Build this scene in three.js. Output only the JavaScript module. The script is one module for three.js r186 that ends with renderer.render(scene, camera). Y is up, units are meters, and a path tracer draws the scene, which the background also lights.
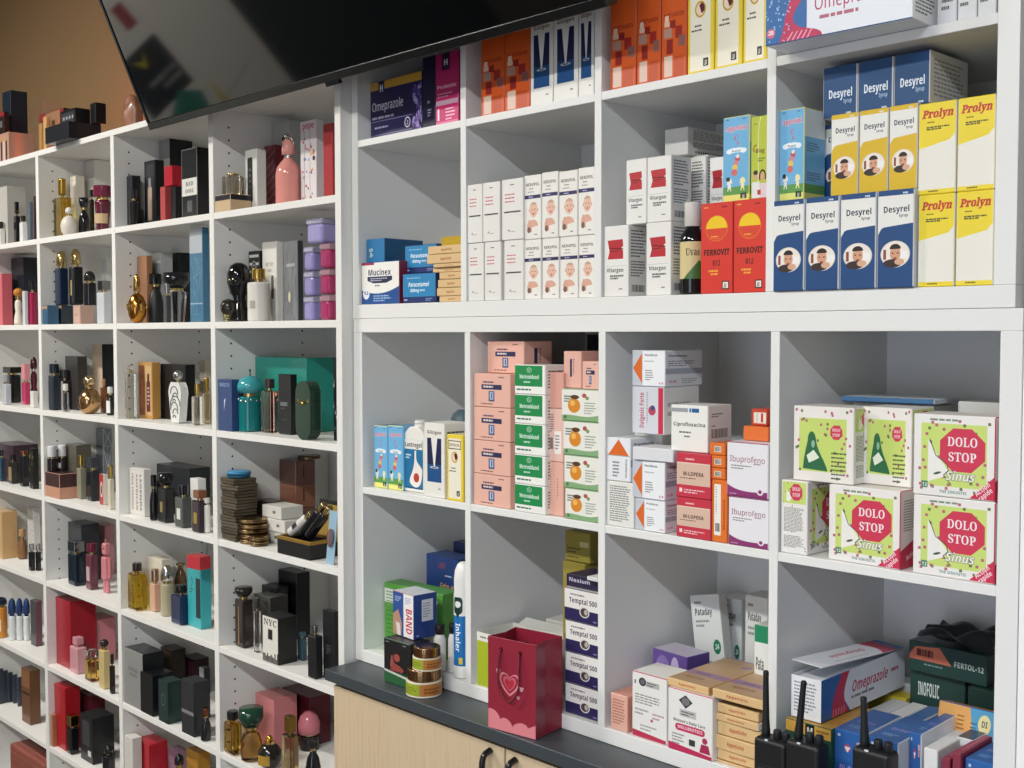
import * as THREE from 'three';
import { RectAreaLightUniformsLib } from 'three/addons/lights/RectAreaLightUniformsLib.js';
import { RoundedBoxGeometry } from 'three/addons/geometries/RoundedBoxGeometry.js';
import { mergeGeometries } from 'three/addons/utils/BufferGeometryUtils.js';

// ------------------------------------------------------------------ camera
const scene = new THREE.Scene();
const F = 1150, CX = 512, CY = 384;                       // focal length in pixels of a 1024 x 768 frame
const camera = new THREE.PerspectiveCamera(2 * Math.atan(CY / F) * 180 / Math.PI, 1024 / 768, 0.05, 40);
const EYE = new THREE.Vector3(2.0529, 0.7477, 1.5132);
const RX = new THREE.Vector3(0.69755, -0.00086, -0.71653), RY = new THREE.Vector3(-0.03063, 0.99905, -0.03102), RZ = new THREE.Vector3(0.71588, 0.04359, 0.69686);
camera.position.copy(EYE);
camera.quaternion.setFromRotationMatrix(new THREE.Matrix4().makeBasis(RX, RY, RZ));
scene.add(camera);

// ------------------------------------------------------------------ light: three ceiling strip lamps (built as fittings, warm at one end of the shop, cool at the other)
const renderer = new THREE.WebGLRenderer({ antialias: true });
renderer.toneMapping = THREE.LinearToneMapping;
renderer.toneMappingExposure = 2.62;
renderer.shadowMap.enabled = true;
RectAreaLightUniformsLib.init();
scene.background = new THREE.Color(0x0b0c0e);
const CEIL = 2.5;
const LAMPS = [   // x, z, length, colour, intensity
  [-1.9, 1.9, 1.2, 0xfffaf4, 84],
  [0.7, 2.75, 1.2, 0xfffbea, 54],
  [2.7, 2.8, 1.2, 0xe9f1ff, 63],
];
// daylight through the glazed shop door opposite the shelves
const DOOR = { x0: 1.1, x1: 2.5, y0: -0.8, y1: 1.3, colour: 0xdde8ff, intensity: 0.95 };

// ------------------------------------------------------------------ helpers
let seed = 7;
const rnd = () => { seed = (seed * 1664525 + 1013904223) >>> 0; return seed / 4294967296; };
const used = {};
function numbered(n) { const k = used[n] = (used[n] ?? -1) + 1; return k ? `${n}_${String(k).padStart(3, '0')}` : n; }
function tag(o, label, category, group) { o.userData.label = label; o.userData.category = category; if (group) o.userData.group = group; return o; }
function mesh(name, geo, m, parent) { const o = new THREE.Mesh(geo, m); o.name = name; o.castShadow = o.receiveShadow = true; (parent ?? scene).add(o); return o; }
function thing(name, label, category, pos = [0, 0, 0], group) { const o = new THREE.Group(); o.name = numbered(name); o.position.set(...pos); scene.add(o); return tag(o, label, category, group); }
function struct(name, geo, m) { const o = mesh(name, geo, m); o.userData.kind = 'structure'; return o; }
function part(name, geo, m, parent, x = 0, y = 0, z = 0) { const o = mesh(name, geo, m, parent); o.position.set(x, y, z); return o; }
// pixel -> world: a ray through a photo pixel, met with the plane that the thing touches
function ray(px, py) { return RX.clone().multiplyScalar((px - CX) / F).addScaledVector(RY, -(py - CY) / F).addScaledVector(RZ, -1); }
function atZ(px, py, z) { const v = ray(px, py); return EYE.clone().addScaledVector(v, (z - EYE.z) / v.z); }
function atY(px, py, y) { const v = ray(px, py); return EYE.clone().addScaledVector(v, (y - EYE.y) / v.y); }
function atX(px, py, x) { const v = ray(px, py); return EYE.clone().addScaledVector(v, (x - EYE.x) / v.x); }
function proj(p) { const q = p.clone().sub(EYE); const d = -q.dot(RZ); return [CX + F * q.dot(RX) / d, CY - F * q.dot(RY) / d]; }
// materials
const mats = {};
function mat(c, roughness = 0.5, metalness = 0, extra) {
  const k = JSON.stringify([c, roughness, metalness, extra]);
  return mats[k] ??= new THREE.MeshPhysicalMaterial({ color: new THREE.Color(c), roughness, metalness, ...extra });
}
const gloss = (c, r = 0.12) => mat(c, r, 0, { clearcoat: 0.3, clearcoatRoughness: 0.05, specularIntensity: 0.7 });
const metal = (c, r = 0.2) => mat(c, r, 1);
const glassM = (c, dist = 0.11) => { const k = 'glass' + c + dist; return mats[k] ??= new THREE.MeshPhysicalMaterial({ color: 0xffffff, roughness: 0.03, transmission: 1, thickness: 0.03, ior: 1.45, attenuationColor: new THREE.Color(c), attenuationDistance: dist }); };
const filmM = () => mats.film ??= new THREE.MeshPhysicalMaterial({ color: 0xffffff, roughness: 0.12, transmission: 1, thickness: 0, ior: 1.3 });
// print atlas: every printed face is one rectangle of a page
const pages = [];
function newPage() {
  const c = document.createElement('canvas'); c.width = c.height = 2048;
  const tx = new THREE.CanvasTexture(c); tx.colorSpace = THREE.SRGBColorSpace; tx.anisotropy = 8;
  const p = { c, g: c.getContext('2d'), tx, x: 4, y: 4, rowH: 0, sw: {}, id: pages.length };
  p.g.fillStyle = '#fff'; p.g.fillRect(0, 0, 2048, 2048);
  p.mat = new THREE.MeshPhysicalMaterial({ map: tx, roughness: 0.42, clearcoat: 0.15, clearcoatRoughness: 0.25 });
  p.glossy = new THREE.MeshPhysicalMaterial({ map: tx, roughness: 0.3, specularIntensity: 0.6, clearcoat: 0.2, clearcoatRoughness: 0.08 });
  pages.push(p); return p;
}
let page = newPage();
function alloc(w, h) {
  if (page.x + w + 4 > 2048) { page.x = 4; page.y += page.rowH + 8; page.rowH = 0; }
  if (page.y + h + 4 > 2048) { page = newPage(); }
  const r = { x: page.x, y: page.y, w, h, page }; page.x += w + 8; page.rowH = Math.max(page.rowH, h); return r;
}
const uvOf = r => ({ u0: (r.x + 0.5) / 2048, u1: (r.x + r.w - 0.5) / 2048, v0: 1 - (r.y + r.h - 0.5) / 2048, v1: 1 - (r.y + 0.5) / 2048, page: r.page });
function sw(c, pg = page) { if (pg.sw[c]) return pg.sw[c]; const s = page; page = pg; const r = alloc(8, 8); page = s; r.page.g.fillStyle = c; r.page.g.fillRect(r.x - 3, r.y - 3, 14, 14); return pg.sw[c] = uvOf(r); }
class G {   // drawing units: the face is 100 wide and H high
  constructor(r) { this.r = r; this.g = r.page.g; this.s = r.w / 100; this.H = r.h / this.s; }
  begin() { const { g, r, s } = this; g.save(); g.beginPath(); g.rect(r.x - 3, r.y - 3, r.w + 6, r.h + 6); g.clip(); g.translate(r.x, r.y); g.scale(s, s); }
  end() { this.g.restore(); }
  bg(c) { this.r1(-9, -9, 118, this.H + 18, c); return this; }
  r1(x, y, w, h, c, rad = 0) { const g = this.g; g.fillStyle = c; g.beginPath(); if (rad) g.roundRect(x, y, w, h, rad); else g.rect(x, y, w, h); g.fill(); return this; }
  st(x, y, w, h, c, lw = 1) { const g = this.g; g.strokeStyle = c; g.lineWidth = lw; g.strokeRect(x, y, w, h); return this; }
  el(x, y, rx, ry, c, rot = 0) { const g = this.g; g.fillStyle = c; g.beginPath(); g.ellipse(x, y, rx, ry, rot, 0, 7); g.fill(); return this; }
  ring(x, y, rx, ry, c, lw = 1) { const g = this.g; g.strokeStyle = c; g.lineWidth = lw; g.beginPath(); g.ellipse(x, y, rx, ry, 0, 0, 7); g.stroke(); return this; }
  po(pts, c) { const g = this.g; g.fillStyle = c; g.beginPath(); pts.forEach(([x, y], i) => i ? g.lineTo(x, y) : g.moveTo(x, y)); g.closePath(); g.fill(); return this; }
  ln(pts, c, lw = 1) { const g = this.g; g.strokeStyle = c; g.lineWidth = lw; g.lineJoin = 'round'; g.beginPath(); pts.forEach(([x, y], i) => i ? g.lineTo(x, y) : g.moveTo(x, y)); g.stroke(); return this; }
  cv(d, c, lw) { const g = this.g; g.beginPath(); d(g); if (lw) { g.strokeStyle = c; g.lineWidth = lw; g.stroke(); } else { g.fillStyle = c; g.fill(); } return this; }
  t(s, x, y, size, c, o = {}) {   // o: a align, w fitted width, b bold, f font, i italic, rot
    const g = this.g; g.save(); g.translate(x, y); if (o.rot) g.rotate(o.rot);
    g.font = `${o.i ? 'italic ' : ''}${o.b === 0 ? '' : 'bold '}${size}px ${o.f ?? 'sans-serif'}`; g.textAlign = o.a ?? 'center'; g.textBaseline = 'middle'; g.fillStyle = c;
    if (o.w) { const m = g.measureText(s).width; if (m > 0) g.scale(o.w / m, 1); }
    if (o.o) { g.strokeStyle = o.o; g.lineWidth = o.ow ?? size * 0.15; g.lineJoin = 'round'; g.strokeText(s, 0, 0); }
    g.fillText(s, 0, 0); g.restore(); return this;
  }
  fine(x, y, w, n, dy, c, th) {   // lines of print too small to read
    const g = this.g; g.fillStyle = c;
    for (let i = 0; i < n; i++) { let u = x; const end = x + w * (i === n - 1 ? 0.6 : 0.8 + 0.2 * rnd()); while (u < end) { const l = Math.min(w * (0.05 + 0.13 * rnd()), end - u); g.fillRect(u, y + i * dy, l, th ?? dy * 0.45); u += l + w * 0.025; } }
    return this;
  }
  bars(x, y, w, h, c = '#222') { const g = this.g; g.fillStyle = c; let u = x; while (u < x + w) { const l = w * (0.012 + 0.03 * rnd()); g.fillRect(u, y, Math.min(l, x + w - u), h); u += l + w * (0.015 + 0.025 * rnd()); } return this; }
}
const PXMM = 2.7;
function art(wmm, hmm, fn, k = 1) { const r = alloc(Math.round(wmm * PXMM * k), Math.round(hmm * PXMM * k)); const g = new G(r); g.begin(); fn(g); g.end(); return uvOf(r); }
// box with chamfered edges; each face takes one rectangle of the print atlas. origin: middle of the base
function boxGeo(w, h, d, faces, c = 0.0012) {
  const P = [], U = [], N = [], x = w / 2, z = d / 2; c = Math.min(c, w / 6, h / 6, d / 6);
  const V = (sx, sy, sz, ax) => [sx * (x - (ax === 0 ? 0 : c)), h / 2 + sy * (h / 2 - (ax === 1 ? 0 : c)), sz * (z - (ax === 2 ? 0 : c))];
  const fl = [faces.f, faces.r, faces.t, faces.l, faces.k, faces.b].map(q => q ?? faces.c);
  const tri = (a, b, e, ua, ub, ue) => { P.push(...a, ...b, ...e); U.push(...ua, ...ub, ...ue); const n = new THREE.Vector3(b[0] - a[0], b[1] - a[1], b[2] - a[2]).cross(new THREE.Vector3(e[0] - a[0], e[1] - a[1], e[2] - a[2])).normalize(); for (let i = 0; i < 3; i++) N.push(n.x, n.y, n.z); };
  const quad = (a, b, e, f, r) => { const A = [r.u0, r.v0], B = [r.u1, r.v0], E = [r.u1, r.v1], D = [r.u0, r.v1]; tri(a, b, e, A, B, E); tri(a, e, f, A, E, D); };
  const edge = (a, b, e, f, r) => { const m = [r.u0 + (r.u1 - r.u0) * 0.01, r.v0 + (r.v1 - r.v0) * 0.01]; tri(a, b, e, m, m, m); tri(a, e, f, m, m, m); };
  quad(V(-1, -1, 1, 2), V(1, -1, 1, 2), V(1, 1, 1, 2), V(-1, 1, 1, 2), fl[0]);
  quad(V(1, -1, 1, 0), V(1, -1, -1, 0), V(1, 1, -1, 0), V(1, 1, 1, 0), fl[1]);
  quad(V(-1, 1, 1, 1), V(1, 1, 1, 1), V(1, 1, -1, 1), V(-1, 1, -1, 1), fl[2]);
  quad(V(-1, -1, -1, 0), V(-1, -1, 1, 0), V(-1, 1, 1, 0), V(-1, 1, -1, 0), fl[3]);
  quad(V(1, -1, -1, 2), V(-1, -1, -1, 2), V(-1, 1, -1, 2), V(1, 1, -1, 2), fl[4]);
  quad(V(-1, -1, -1, 1), V(1, -1, -1, 1), V(1, -1, 1, 1), V(-1, -1, 1, 1), fl[5]);
  for (const sy of [-1, 1]) for (const sz of [-1, 1]) { const q = [V(-1, sy, sz, 2), V(1, sy, sz, 2), V(1, sy, sz, 1), V(-1, sy, sz, 1)]; if (sy * sz < 0) q.reverse(); edge(...q, sz > 0 ? fl[0] : fl[4]); }
  for (const sx of [-1, 1]) for (const sz of [-1, 1]) { const q = [V(sx, -1, sz, 2), V(sx, -1, sz, 0), V(sx, 1, sz, 0), V(sx, 1, sz, 2)]; if (sx * sz < 0) q.reverse(); edge(...q, sx > 0 ? fl[1] : fl[3]); }
  for (const sx of [-1, 1]) for (const sy of [-1, 1]) { const q = [V(sx, sy, 1, 0), V(sx, sy, -1, 0), V(sx, sy, -1, 1), V(sx, sy, 1, 1)]; if (sx * sy < 0) q.reverse(); edge(...q, sx > 0 ? fl[1] : fl[3]); }
  for (const sx of [-1, 1]) for (const sy of [-1, 1]) for (const sz of [-1, 1]) { const q = [V(sx, sy, sz, 0), V(sx, sy, sz, 1), V(sx, sy, sz, 2)]; if (sx * sy * sz < 0) q.reverse(); const r = fl[0], m = [r.u0 + 0.0005, r.v0 + 0.0005]; tri(q[0], q[1], q[2], m, m, m); }
  const geo = new THREE.BufferGeometry();
  geo.setAttribute('position', new THREE.Float32BufferAttribute(P, 3)); geo.setAttribute('normal', new THREE.Float32BufferAttribute(N, 3)); geo.setAttribute('uv', new THREE.Float32BufferAttribute(U, 2));
  return geo;
}
function facesOf(f) { { const ps = new Set(Object.values(f).filter(v => v && v.page).map(v => v.page.id)); if (ps.size > 1) console.log('MIXED PAGES', new Error().stack.split('\n')[3]); } const pg = Object.values(f).find(v => v && v.page)?.page ?? page; const o = {}; for (const k in f) o[k] = typeof f[k] === 'string' ? sw(f[k], pg) : f[k]; o.c ??= sw('#eeeeea', pg); return [o, pg]; }
// a carton standing at (x, y, z) = middle of its base
function carton(label, x, y, z, w, h, d, faces, o = {}) {
  const [fc, pg] = facesOf(faces);
  const m = mesh(numbered(o.name ?? 'medicine_box'), boxGeo(w, h, d, fc), o.gloss ? pg.glossy : pg.mat);
  m.position.set(x, y + 0.0005, z); if (o.turn) m.rotation.y = o.turn;
  return tag(m, label, o.cat ?? 'box', o.group);
}
// a carton whose front face spans photo pixels x0..x1 with its top at yt, standing on height Y with its front at depth z
function cartonPx(label, x0, x1, yt, Y, z, d, faces, o = {}) {
  const a = atZ(x0, yt, z), b = atZ(x1, yt, z), h = o.h ?? a.y - Y;
  const turn = o.turn ?? 0; let w = b.x - a.x - 0.0008, xc = (a.x + b.x) / 2; const off = Y < 0.76 ? 0.0294 : 0.0188;
  if (!o.free) {   // keep it between the two uprights of its cell
    const i = Math.max(0, Math.min(3, Math.floor((xc - off + 0.008) / 0.351))), lo = off + i * 0.351 + 0.0007, hi = lo + 0.335 - 0.0014, ex = d * Math.abs(Math.sin(turn)) / 2;
    const l = Math.max(lo + ex, xc - w / 2), r = Math.min(hi - ex, xc + w / 2); xc = (l + r) / 2; w = r - l;
  }
  return carton(label, xc, Y, z - d / 2, w, h - 0.0008, d, faces, { ...o, turn });
}
const boxG = (w, h, d, r = 0.002) => new RoundedBoxGeometry(w, h, d, 2, Math.min(r, w / 3, h / 3, d / 3));
const cyl = (r0, r1, h, n = 28) => new THREE.CylinderGeometry(r1, r0, h, n);   // r0 bottom, r1 top
const lathe = (pts, n = 32) => new THREE.LatheGeometry(pts.map(([r, y]) => new THREE.Vector2(r, y)), n);
const tube = (pts, r, n = 24) => new THREE.TubeGeometry(new THREE.CatmullRomCurve3(pts.map(p => new THREE.Vector3(...p))), n, r, 8);

// ------------------------------------------------------------------ room
function noiseTex(size, fn) { const d = new Uint8Array(size * size * 4); for (let y = 0; y < size; y++) for (let x = 0; x < size; x++) { const c = fn(x, y); d.set([c[0], c[1], c[2], 255], (y * size + x) * 4); } const t = new THREE.DataTexture(d, size, size); t.magFilter = THREE.LinearFilter; t.minFilter = THREE.LinearMipmapLinearFilter; t.generateMipmaps = true; t.wrapS = t.wrapT = THREE.RepeatWrapping; t.needsUpdate = true; return t; }
const grainBump = noiseTex(256, () => { const v = 118 + rnd() * 20; return [v, v, v]; });
const white = new THREE.MeshPhysicalMaterial({ color: new THREE.Color().setRGB(0.80, 0.80, 0.775), roughness: 0.42, clearcoat: 0.1, clearcoatRoughness: 0.3 });
const whiteL = new THREE.MeshPhysicalMaterial({ color: new THREE.Color().setRGB(0.78, 0.775, 0.74), roughness: 0.45 });
const wallPaint = new THREE.MeshStandardMaterial({ color: new THREE.Color().setRGB(0.25, 0.155, 0.068), roughness: 0.85, bumpMap: grainBump, bumpScale: 0.0006 });
const wallWhite = new THREE.MeshStandardMaterial({ color: new THREE.Color().setRGB(0.90, 0.90, 0.89), roughness: 0.8, bumpMap: grainBump, bumpScale: 0.0006 });
const ROOM = { x0: -3.2, x1: 4.2, z0: -0.38, z1: 3.6, y0: -0.86 };
const slab = (x0, x1, y0, y1, z0, z1) => { const g = new THREE.BoxGeometry(x1 - x0, y1 - y0, z1 - z0); g.translate((x0 + x1) / 2, (y0 + y1) / 2, (z0 + z1) / 2); return g; };
const pale = mat('#6f6b66', 0.85);
struct('floor', slab(ROOM.x0 - .1, ROOM.x1 + .1, ROOM.y0 - .1, ROOM.y0, ROOM.z0 - .1, ROOM.z1 + .1), mat('#5c544b', 0.4));
struct('ceiling', slab(ROOM.x0 - .1, ROOM.x1 + .1, CEIL, CEIL + .1, ROOM.z0 - .1, ROOM.z1 + .1), mat('#8f8d89', 0.9));
struct('wall_back', slab(ROOM.x0 - .1, 1.6, ROOM.y0, CEIL, ROOM.z0 - .1, ROOM.z0), wallPaint);
struct('wall_right', slab(1.4478, ROOM.x1 + .1, ROOM.y0, CEIL, ROOM.z0 - .1, -0.001), wallWhite);
struct('wall_left', slab(ROOM.x0 - .1, ROOM.x0, ROOM.y0, CEIL, ROOM.z0, ROOM.z1), mat('#33383b', 0.8));
{ // front wall with the opening for the door
  const q = DOOR, z0 = ROOM.z1, z1 = ROOM.z1 + .1;
  struct('wall_front', mergeGeometries([slab(ROOM.x0 - .1, q.x0, ROOM.y0, CEIL, z0, z1), slab(q.x1, ROOM.x1 + .1, ROOM.y0, CEIL, z0, z1), slab(q.x0, q.x1, q.y1, CEIL, z0, z1), slab(q.x0, q.x1, ROOM.y0, q.y0, z0, z1)]), pale);
  const fr = mat('#3a3c3f', 0.4, 0.5), d = new THREE.Group(); d.name = 'door_1'; d.userData.kind = 'structure'; scene.add(d);
  for (const x of [q.x0 + 0.03, (q.x0 + q.x1) / 2, q.x1 - 0.03]) part('door_stile', slab(x - 0.03, x + 0.03, q.y0, q.y1, z0, z0 + 0.05), fr, d);
  for (const y of [q.y0 + 0.03, q.y1 - 0.03]) part('door_rail', slab(q.x0, q.x1, y - 0.03, y + 0.03, z0, z0 + 0.05), fr, d);
  part('bright_street', slab(q.x0, q.x1, q.y0, q.y1, z1 + 0.01, z1 + 0.02), new THREE.MeshStandardMaterial({ color: 0x888888, emissive: q.colour, emissiveIntensity: 0.25 }), d);
  const l = new THREE.RectAreaLight(q.colour, q.intensity, q.x1 - q.x0, q.y1 - q.y0); l.position.set((q.x0 + q.x1) / 2, (q.y0 + q.y1) / 2, z0 - 0.01); d.add(l);   // shines towards -z
}
struct('wall_side', slab(ROOM.x1, ROOM.x1 + .1, ROOM.y0, CEIL, -0.03, ROOM.z1), pale);
LAMPS.forEach(([x, z, len, c, I], i) => {
  const t = thing('ceiling_strip_lamp', ['warm white ceiling strip lamp over the perfume shelves side', 'neutral white ceiling strip lamp facing the medicine shelves', 'cool white ceiling strip lamp towards the white wall'][i], 'lamp', [x, CEIL - 0.06, z]);
  part('housing', boxG(len + 0.04, 0.05, 0.16), mat('#e6e6e6', 0.4), t, 0, 0.035, 0);
  part('diffuser', boxG(len, 0.02, 0.13), new THREE.MeshStandardMaterial({ color: 0xffffff, emissive: c, emissiveIntensity: 4 }), t, 0, 0.002, 0);
  const l = new THREE.RectAreaLight(c, I, len, 0.13); l.position.set(0, -0.012, 0); l.rotation.x = -Math.PI / 2; t.add(l);
});

// ------------------------------------------------------------------ shelf units
const W = 0.335, T = 0.016, D = 0.335;
const LEV = { um: [1.1515, 1.1662], ub: [0.7811, 0.8113], lt: [0.7508, 0.7806], lm: [0.3985, 0.4128], lb: [0.0262, 0.0531] };
function cubeUnit(label, x0, tf, yb, ym, yt, xl = 0) {
  const t = thing('cube_shelf_unit', label, 'shelf unit', [x0, yb[0], 0]);
  const wTot = 2 * tf + 4 * W + 3 * T, H = yt[1] - yb[0], m = white, y = v => v - yb[0];
  const add = (n, a, b, c, d, z0 = -D, z1 = 0) => { const g = boxG(b - a, d - c, z1 - z0, 0.0012); part(n, g, m, t, (a + b) / 2, (c + d) / 2, (z0 + z1) / 2); };
  add('bottom_board', xl, wTot, 0, y(yb[1])); add('top_board', xl, wTot, y(yt[0]), H);
  add('side_panel', xl, tf, y(yb[1]), y(yt[0])); add('side_panel', wTot - tf, wTot, y(yb[1]), y(yt[0]));
  for (let i = 0; i < 4; i++) { const a = tf + i * (W + T); if (i) add('divider', a - T, a, y(yb[1]), y(yt[0])); add('shelf_board', a, a + W, y(ym[0]), y(ym[1]), -D, -0.0006); }
  add('back_panel', xl, wTot, 0, H, -D - 0.008, -D);
  return t;
}
const TF = 0.0294;
cubeUnit('lower white cube shelf unit standing on the dark countertop', 0, TF, LEV.lb, LEV.lm, LEV.lt);
cubeUnit('upper white cube shelf unit stacked on the other cube unit', -0.0106, TF, LEV.ub, LEV.um, [1.503, 1.533], 0.0086);
const XU = i => 0.0188 + i * (W + T), XL = i => 0.0294 + i * (W + T);     // left inner edge of column i
const FZ = 0.029, DL = 0.34;                                                // front plane and depth of the perfume unit
const LV = [1.328, 1.0515, 0.7785, 0.505, 0.229, -0.045, -0.319, -0.585, -0.84];   // tops of its boards
{
  const t = thing('display_shelf_unit', 'tall white shelf unit with rows of pin holes, full of perfume', 'shelf unit', [0, ROOM.y0, 0]);
  const B = 0.017, y = v => v - ROOM.y0, xs = [-2.19, -1.634, -1.102, -0.553, -0.0143];   // divider centres
  const add = (n, a, b, c, d, z0, z1) => part(n, boxG(b - a, d - c, z1 - z0, 0.001), whiteL, t, (a + b) / 2, (c + d) / 2, (z0 + z1) / 2);
  const dv = 0.0215;
  xs.forEach((x, i) => {
    const p = add(i === 0 || i === 4 ? 'side_panel' : 'divider', x - dv / 2, x + dv / 2, 0, y(LV[0] - B), FZ - DL, FZ);
    const holes = [];
    for (let Y = y(LV[0]) - 0.06; Y > 0.1; Y -= 0.032) for (const z of [FZ - 0.045, FZ - 0.26]) { const g = new THREE.CylinderGeometry(0.0028, 0.0028, 0.0008, 8); g.rotateZ(Math.PI / 2); g.translate(dv / 2, Y - (y(LV[0] - B)) / 2, z - (FZ - DL / 2)); holes.push(g); }
    if (i < 4) { const h = mesh('pin_holes', mergeGeometries(holes), mat('#3a3733', 0.9), p); h.userData.kind = 'stuff'; }
  });
  add('top_board', xs[0] - dv / 2, xs[4] + dv / 2, y(LV[0] - B), y(LV[0]), FZ - DL, FZ);
  for (let i = 0; i < 4; i++) for (let k = 1; k < LV.length; k++) add('shelf_board', xs[i] + dv / 2, xs[i + 1] - dv / 2, y(LV[k] - B), y(LV[k]), FZ - DL, FZ - 0.0008);
  add('back_panel', xs[0], xs[4], 0, y(LV[0] - B), FZ - DL - 0.006, FZ - DL);
}
// ------------------------------------------------------------------ counter
{
  const t = thing('base_cabinet', 'light oak base cabinet with doors under the dark countertop', 'cabinet', [0, ROOM.y0, 0]);
  const oak = new THREE.MeshPhysicalMaterial({ roughness: 0.5, map: null });
  const cw = 512, c = document.createElement('canvas'); c.width = c.height = cw; const g = c.getContext('2d'); g.fillStyle = '#cbb697'; g.fillRect(0, 0, cw, cw);
  for (let i = 0; i < 1500; i++) { const x = rnd() * cw, y = rnd() * cw, l = 30 + rnd() * 160; g.strokeStyle = `rgba(${rnd() > .5 ? '150,122,86' : '226,208,178'},${0.06 + rnd() * 0.16})`; g.lineWidth = 0.6 + rnd() * 1.6; g.beginPath(); g.moveTo(x, y); g.bezierCurveTo(x + rnd() * 6 - 3, y + l / 3, x + rnd() * 6 - 3, y + l * 2 / 3, x + rnd() * 4 - 2, y + l); g.stroke(); }
  oak.map = new THREE.CanvasTexture(c); oak.map.colorSpace = THREE.SRGBColorSpace;
  const top = 0.001 - ROOM.y0, fz = 0.078;
  part('carcass', boxG(1.43, top - 0.1, 0.36), oak, t, 0.02 + 0.715, 0.1 + (top - 0.1) / 2 - 0.002, fz - 0.02 - 0.18);
  part('plinth', boxG(1.38, 0.1, 0.3), mat('#2b2d30', 0.6), t, 0.735, 0.05, -0.12);
  const split = atZ(505, 753, 0.078).x, edges = [0.024, split, split + 0.4, 1.444];
  for (let i = 0; i < 3; i++) {
    const w = edges[i + 1] - edges[i] - 0.004, d = part('door', boxG(w, top - 0.125, 0.019, 0.0015), oak, t, (edges[i] + edges[i + 1]) / 2, 0.115 + (top - 0.125) / 2, fz - 0.009);
    const hx = i === 0 ? w / 2 - 0.034 : -w / 2 + 0.028;
    const hd = part('handle', tube([[0, 0.02, 0.006], [0, 0.012, 0.024], [0, -0.05, 0.027], [0, -0.11, 0.024], [0, -0.118, 0.006]], 0.006), gloss('#1c1d20', 0.25), d, hx, (top - 0.125) / 2 - 0.032, 0.005);
    hd.userData.label = 'black bow handle';
  }
  const ct = mesh('countertop', boxG(1.434, 0.0247, 0.43, 0.002), new THREE.MeshPhysicalMaterial({ color: new THREE.Color('#3c4348'), roughness: 0.38, bumpMap: grainBump, bumpScale: 0.0002 }));
  ct.position.set(0.012 + 0.717, 0.0257 - 0.01235, 0.092 - 0.215); tag(ct, 'dark slate grey countertop slab under the cube shelf units', 'countertop');
}
// ------------------------------------------------------------------ television
{
  const z0 = 0.1, a = atZ(150, 127, z0), b = atZ(608, 12, z0), w = b.x - a.x, h = w * 0.563, tilt = 0.4073;
  const t = thing('television', 'large black flat television tilted down above the shelves', 'television', [(a.x + b.x) / 2, (a.y + b.y) / 2, z0]);
  t.rotation.x = tilt;
  const fr = mat('#0c0d0f', 0.25), bz = 0.009;
  part('back_cover', boxG(w, h, 0.03, 0.008), mat('#111214', 0.5), t, 0, h / 2, -0.02);
  part('screen', boxG(w - 2 * bz, h - bz * 3, 0.004, 0.001), new THREE.MeshPhysicalMaterial({ color: 0x040506, roughness: 0.05, ior: 1.5 }), t, 0, h / 2 + bz / 2, -0.003);
  part('bezel', boxG(w, bz * 2, 0.012), fr, t, 0, bz, -0.004); part('bezel', boxG(w, bz, 0.012), fr, t, 0, h - bz / 2, -0.004);
  part('bezel', boxG(bz, h - 3 * bz, 0.012), fr, t, -w / 2 + bz / 2, h / 2 + bz / 2, -0.004); part('bezel', boxG(bz, h - 3 * bz, 0.012), fr, t, w / 2 - bz / 2, h / 2 + bz / 2, -0.004);
  part('sensor', boxG(0.045, 0.012, 0.012), gloss('#1a1c1f'), t, 0.02, -0.003, -0.004);
  part('housing', boxG(w * 0.5, h * 0.45, 0.06, 0.01), mat('#15161a', 0.5), t, 0, h * 0.42, -0.06);
  const arm = part('wall_bracket', boxG(0.3, 0.06, 0.04), mat('#222222', 0.4, 0.6), t, 0, h * 0.55, -0.11); arm.rotation.x = -tilt;
  const arm2 = part('bracket_arm', boxG(0.06, 0.05, 0.62), mat('#222222', 0.4, 0.6), t, 0, h * 0.55, -0.13); arm2.rotation.x = -tilt; arm2.position.z -= 0.26; arm2.position.y += 0.11;
}

// ------------------------------------------------------------------ banner by the far side wall: the television mirrors it
{
  const a = art(90, 215, g => { const H = g.H, U = z => 100 - (z - 1.15) / 0.9 * 100, V = y => (1.35 - y) / 2.15 * H; g.bg('#d3d1c9');
    const rc = (z0, z1, y0, y1, c) => g.r1(U(z1), V(y1), U(z0) - U(z1), V(y0) - V(y1), c);
    rc(1.3, 1.6, 0.72, 1.0, '#23282b'); g.po([[U(1.4), V(0.98)], [U(1.45), V(0.9)], [U(1.5), V(0.98)], [U(1.45), V(0.94)]], '#b9a83a'); g.fine(U(1.58), V(0.85), 22, 2, 5, '#8a8d8a', 3); g.po([[U(1.38), V(0.52)], [U(1.56), V(0.5)], [U(1.6), V(0.66)], [U(1.5), V(0.74)], [U(1.36), V(0.66)]], '#2f7a68'); g.po([[U(1.64), V(0.5)], [U(1.69), V(0.5)], [U(1.67), V(0.68)]], '#c9b13a'); rc(1.5, 1.57, 1.08, 1.2, '#8c2f33'); g.ln([[U(1.2), V(0.45)], [U(1.95), V(0.6)]], '#a9a8a2', 1); });
  const t = thing('rollup_banner', 'white roll-up banner with dark and teal panels by the side wall', 'banner', [-3.1, ROOM.y0 + 0.001, 1.6]);
  const [fc, pg] = facesOf({ f: a, c: '#d3d1c9' });
  const b = part('banner_sheet', boxGeo(0.9, 2.15, 0.004, fc, 0.0005), pg.mat, t, 0, 0.06, 0); b.rotation.y = Math.PI / 2;
  part('banner_foot', boxG(0.12, 0.06, 0.94), metal('#8a8c8e', 0.4), t, 0, 0.03, 0);
}

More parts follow.
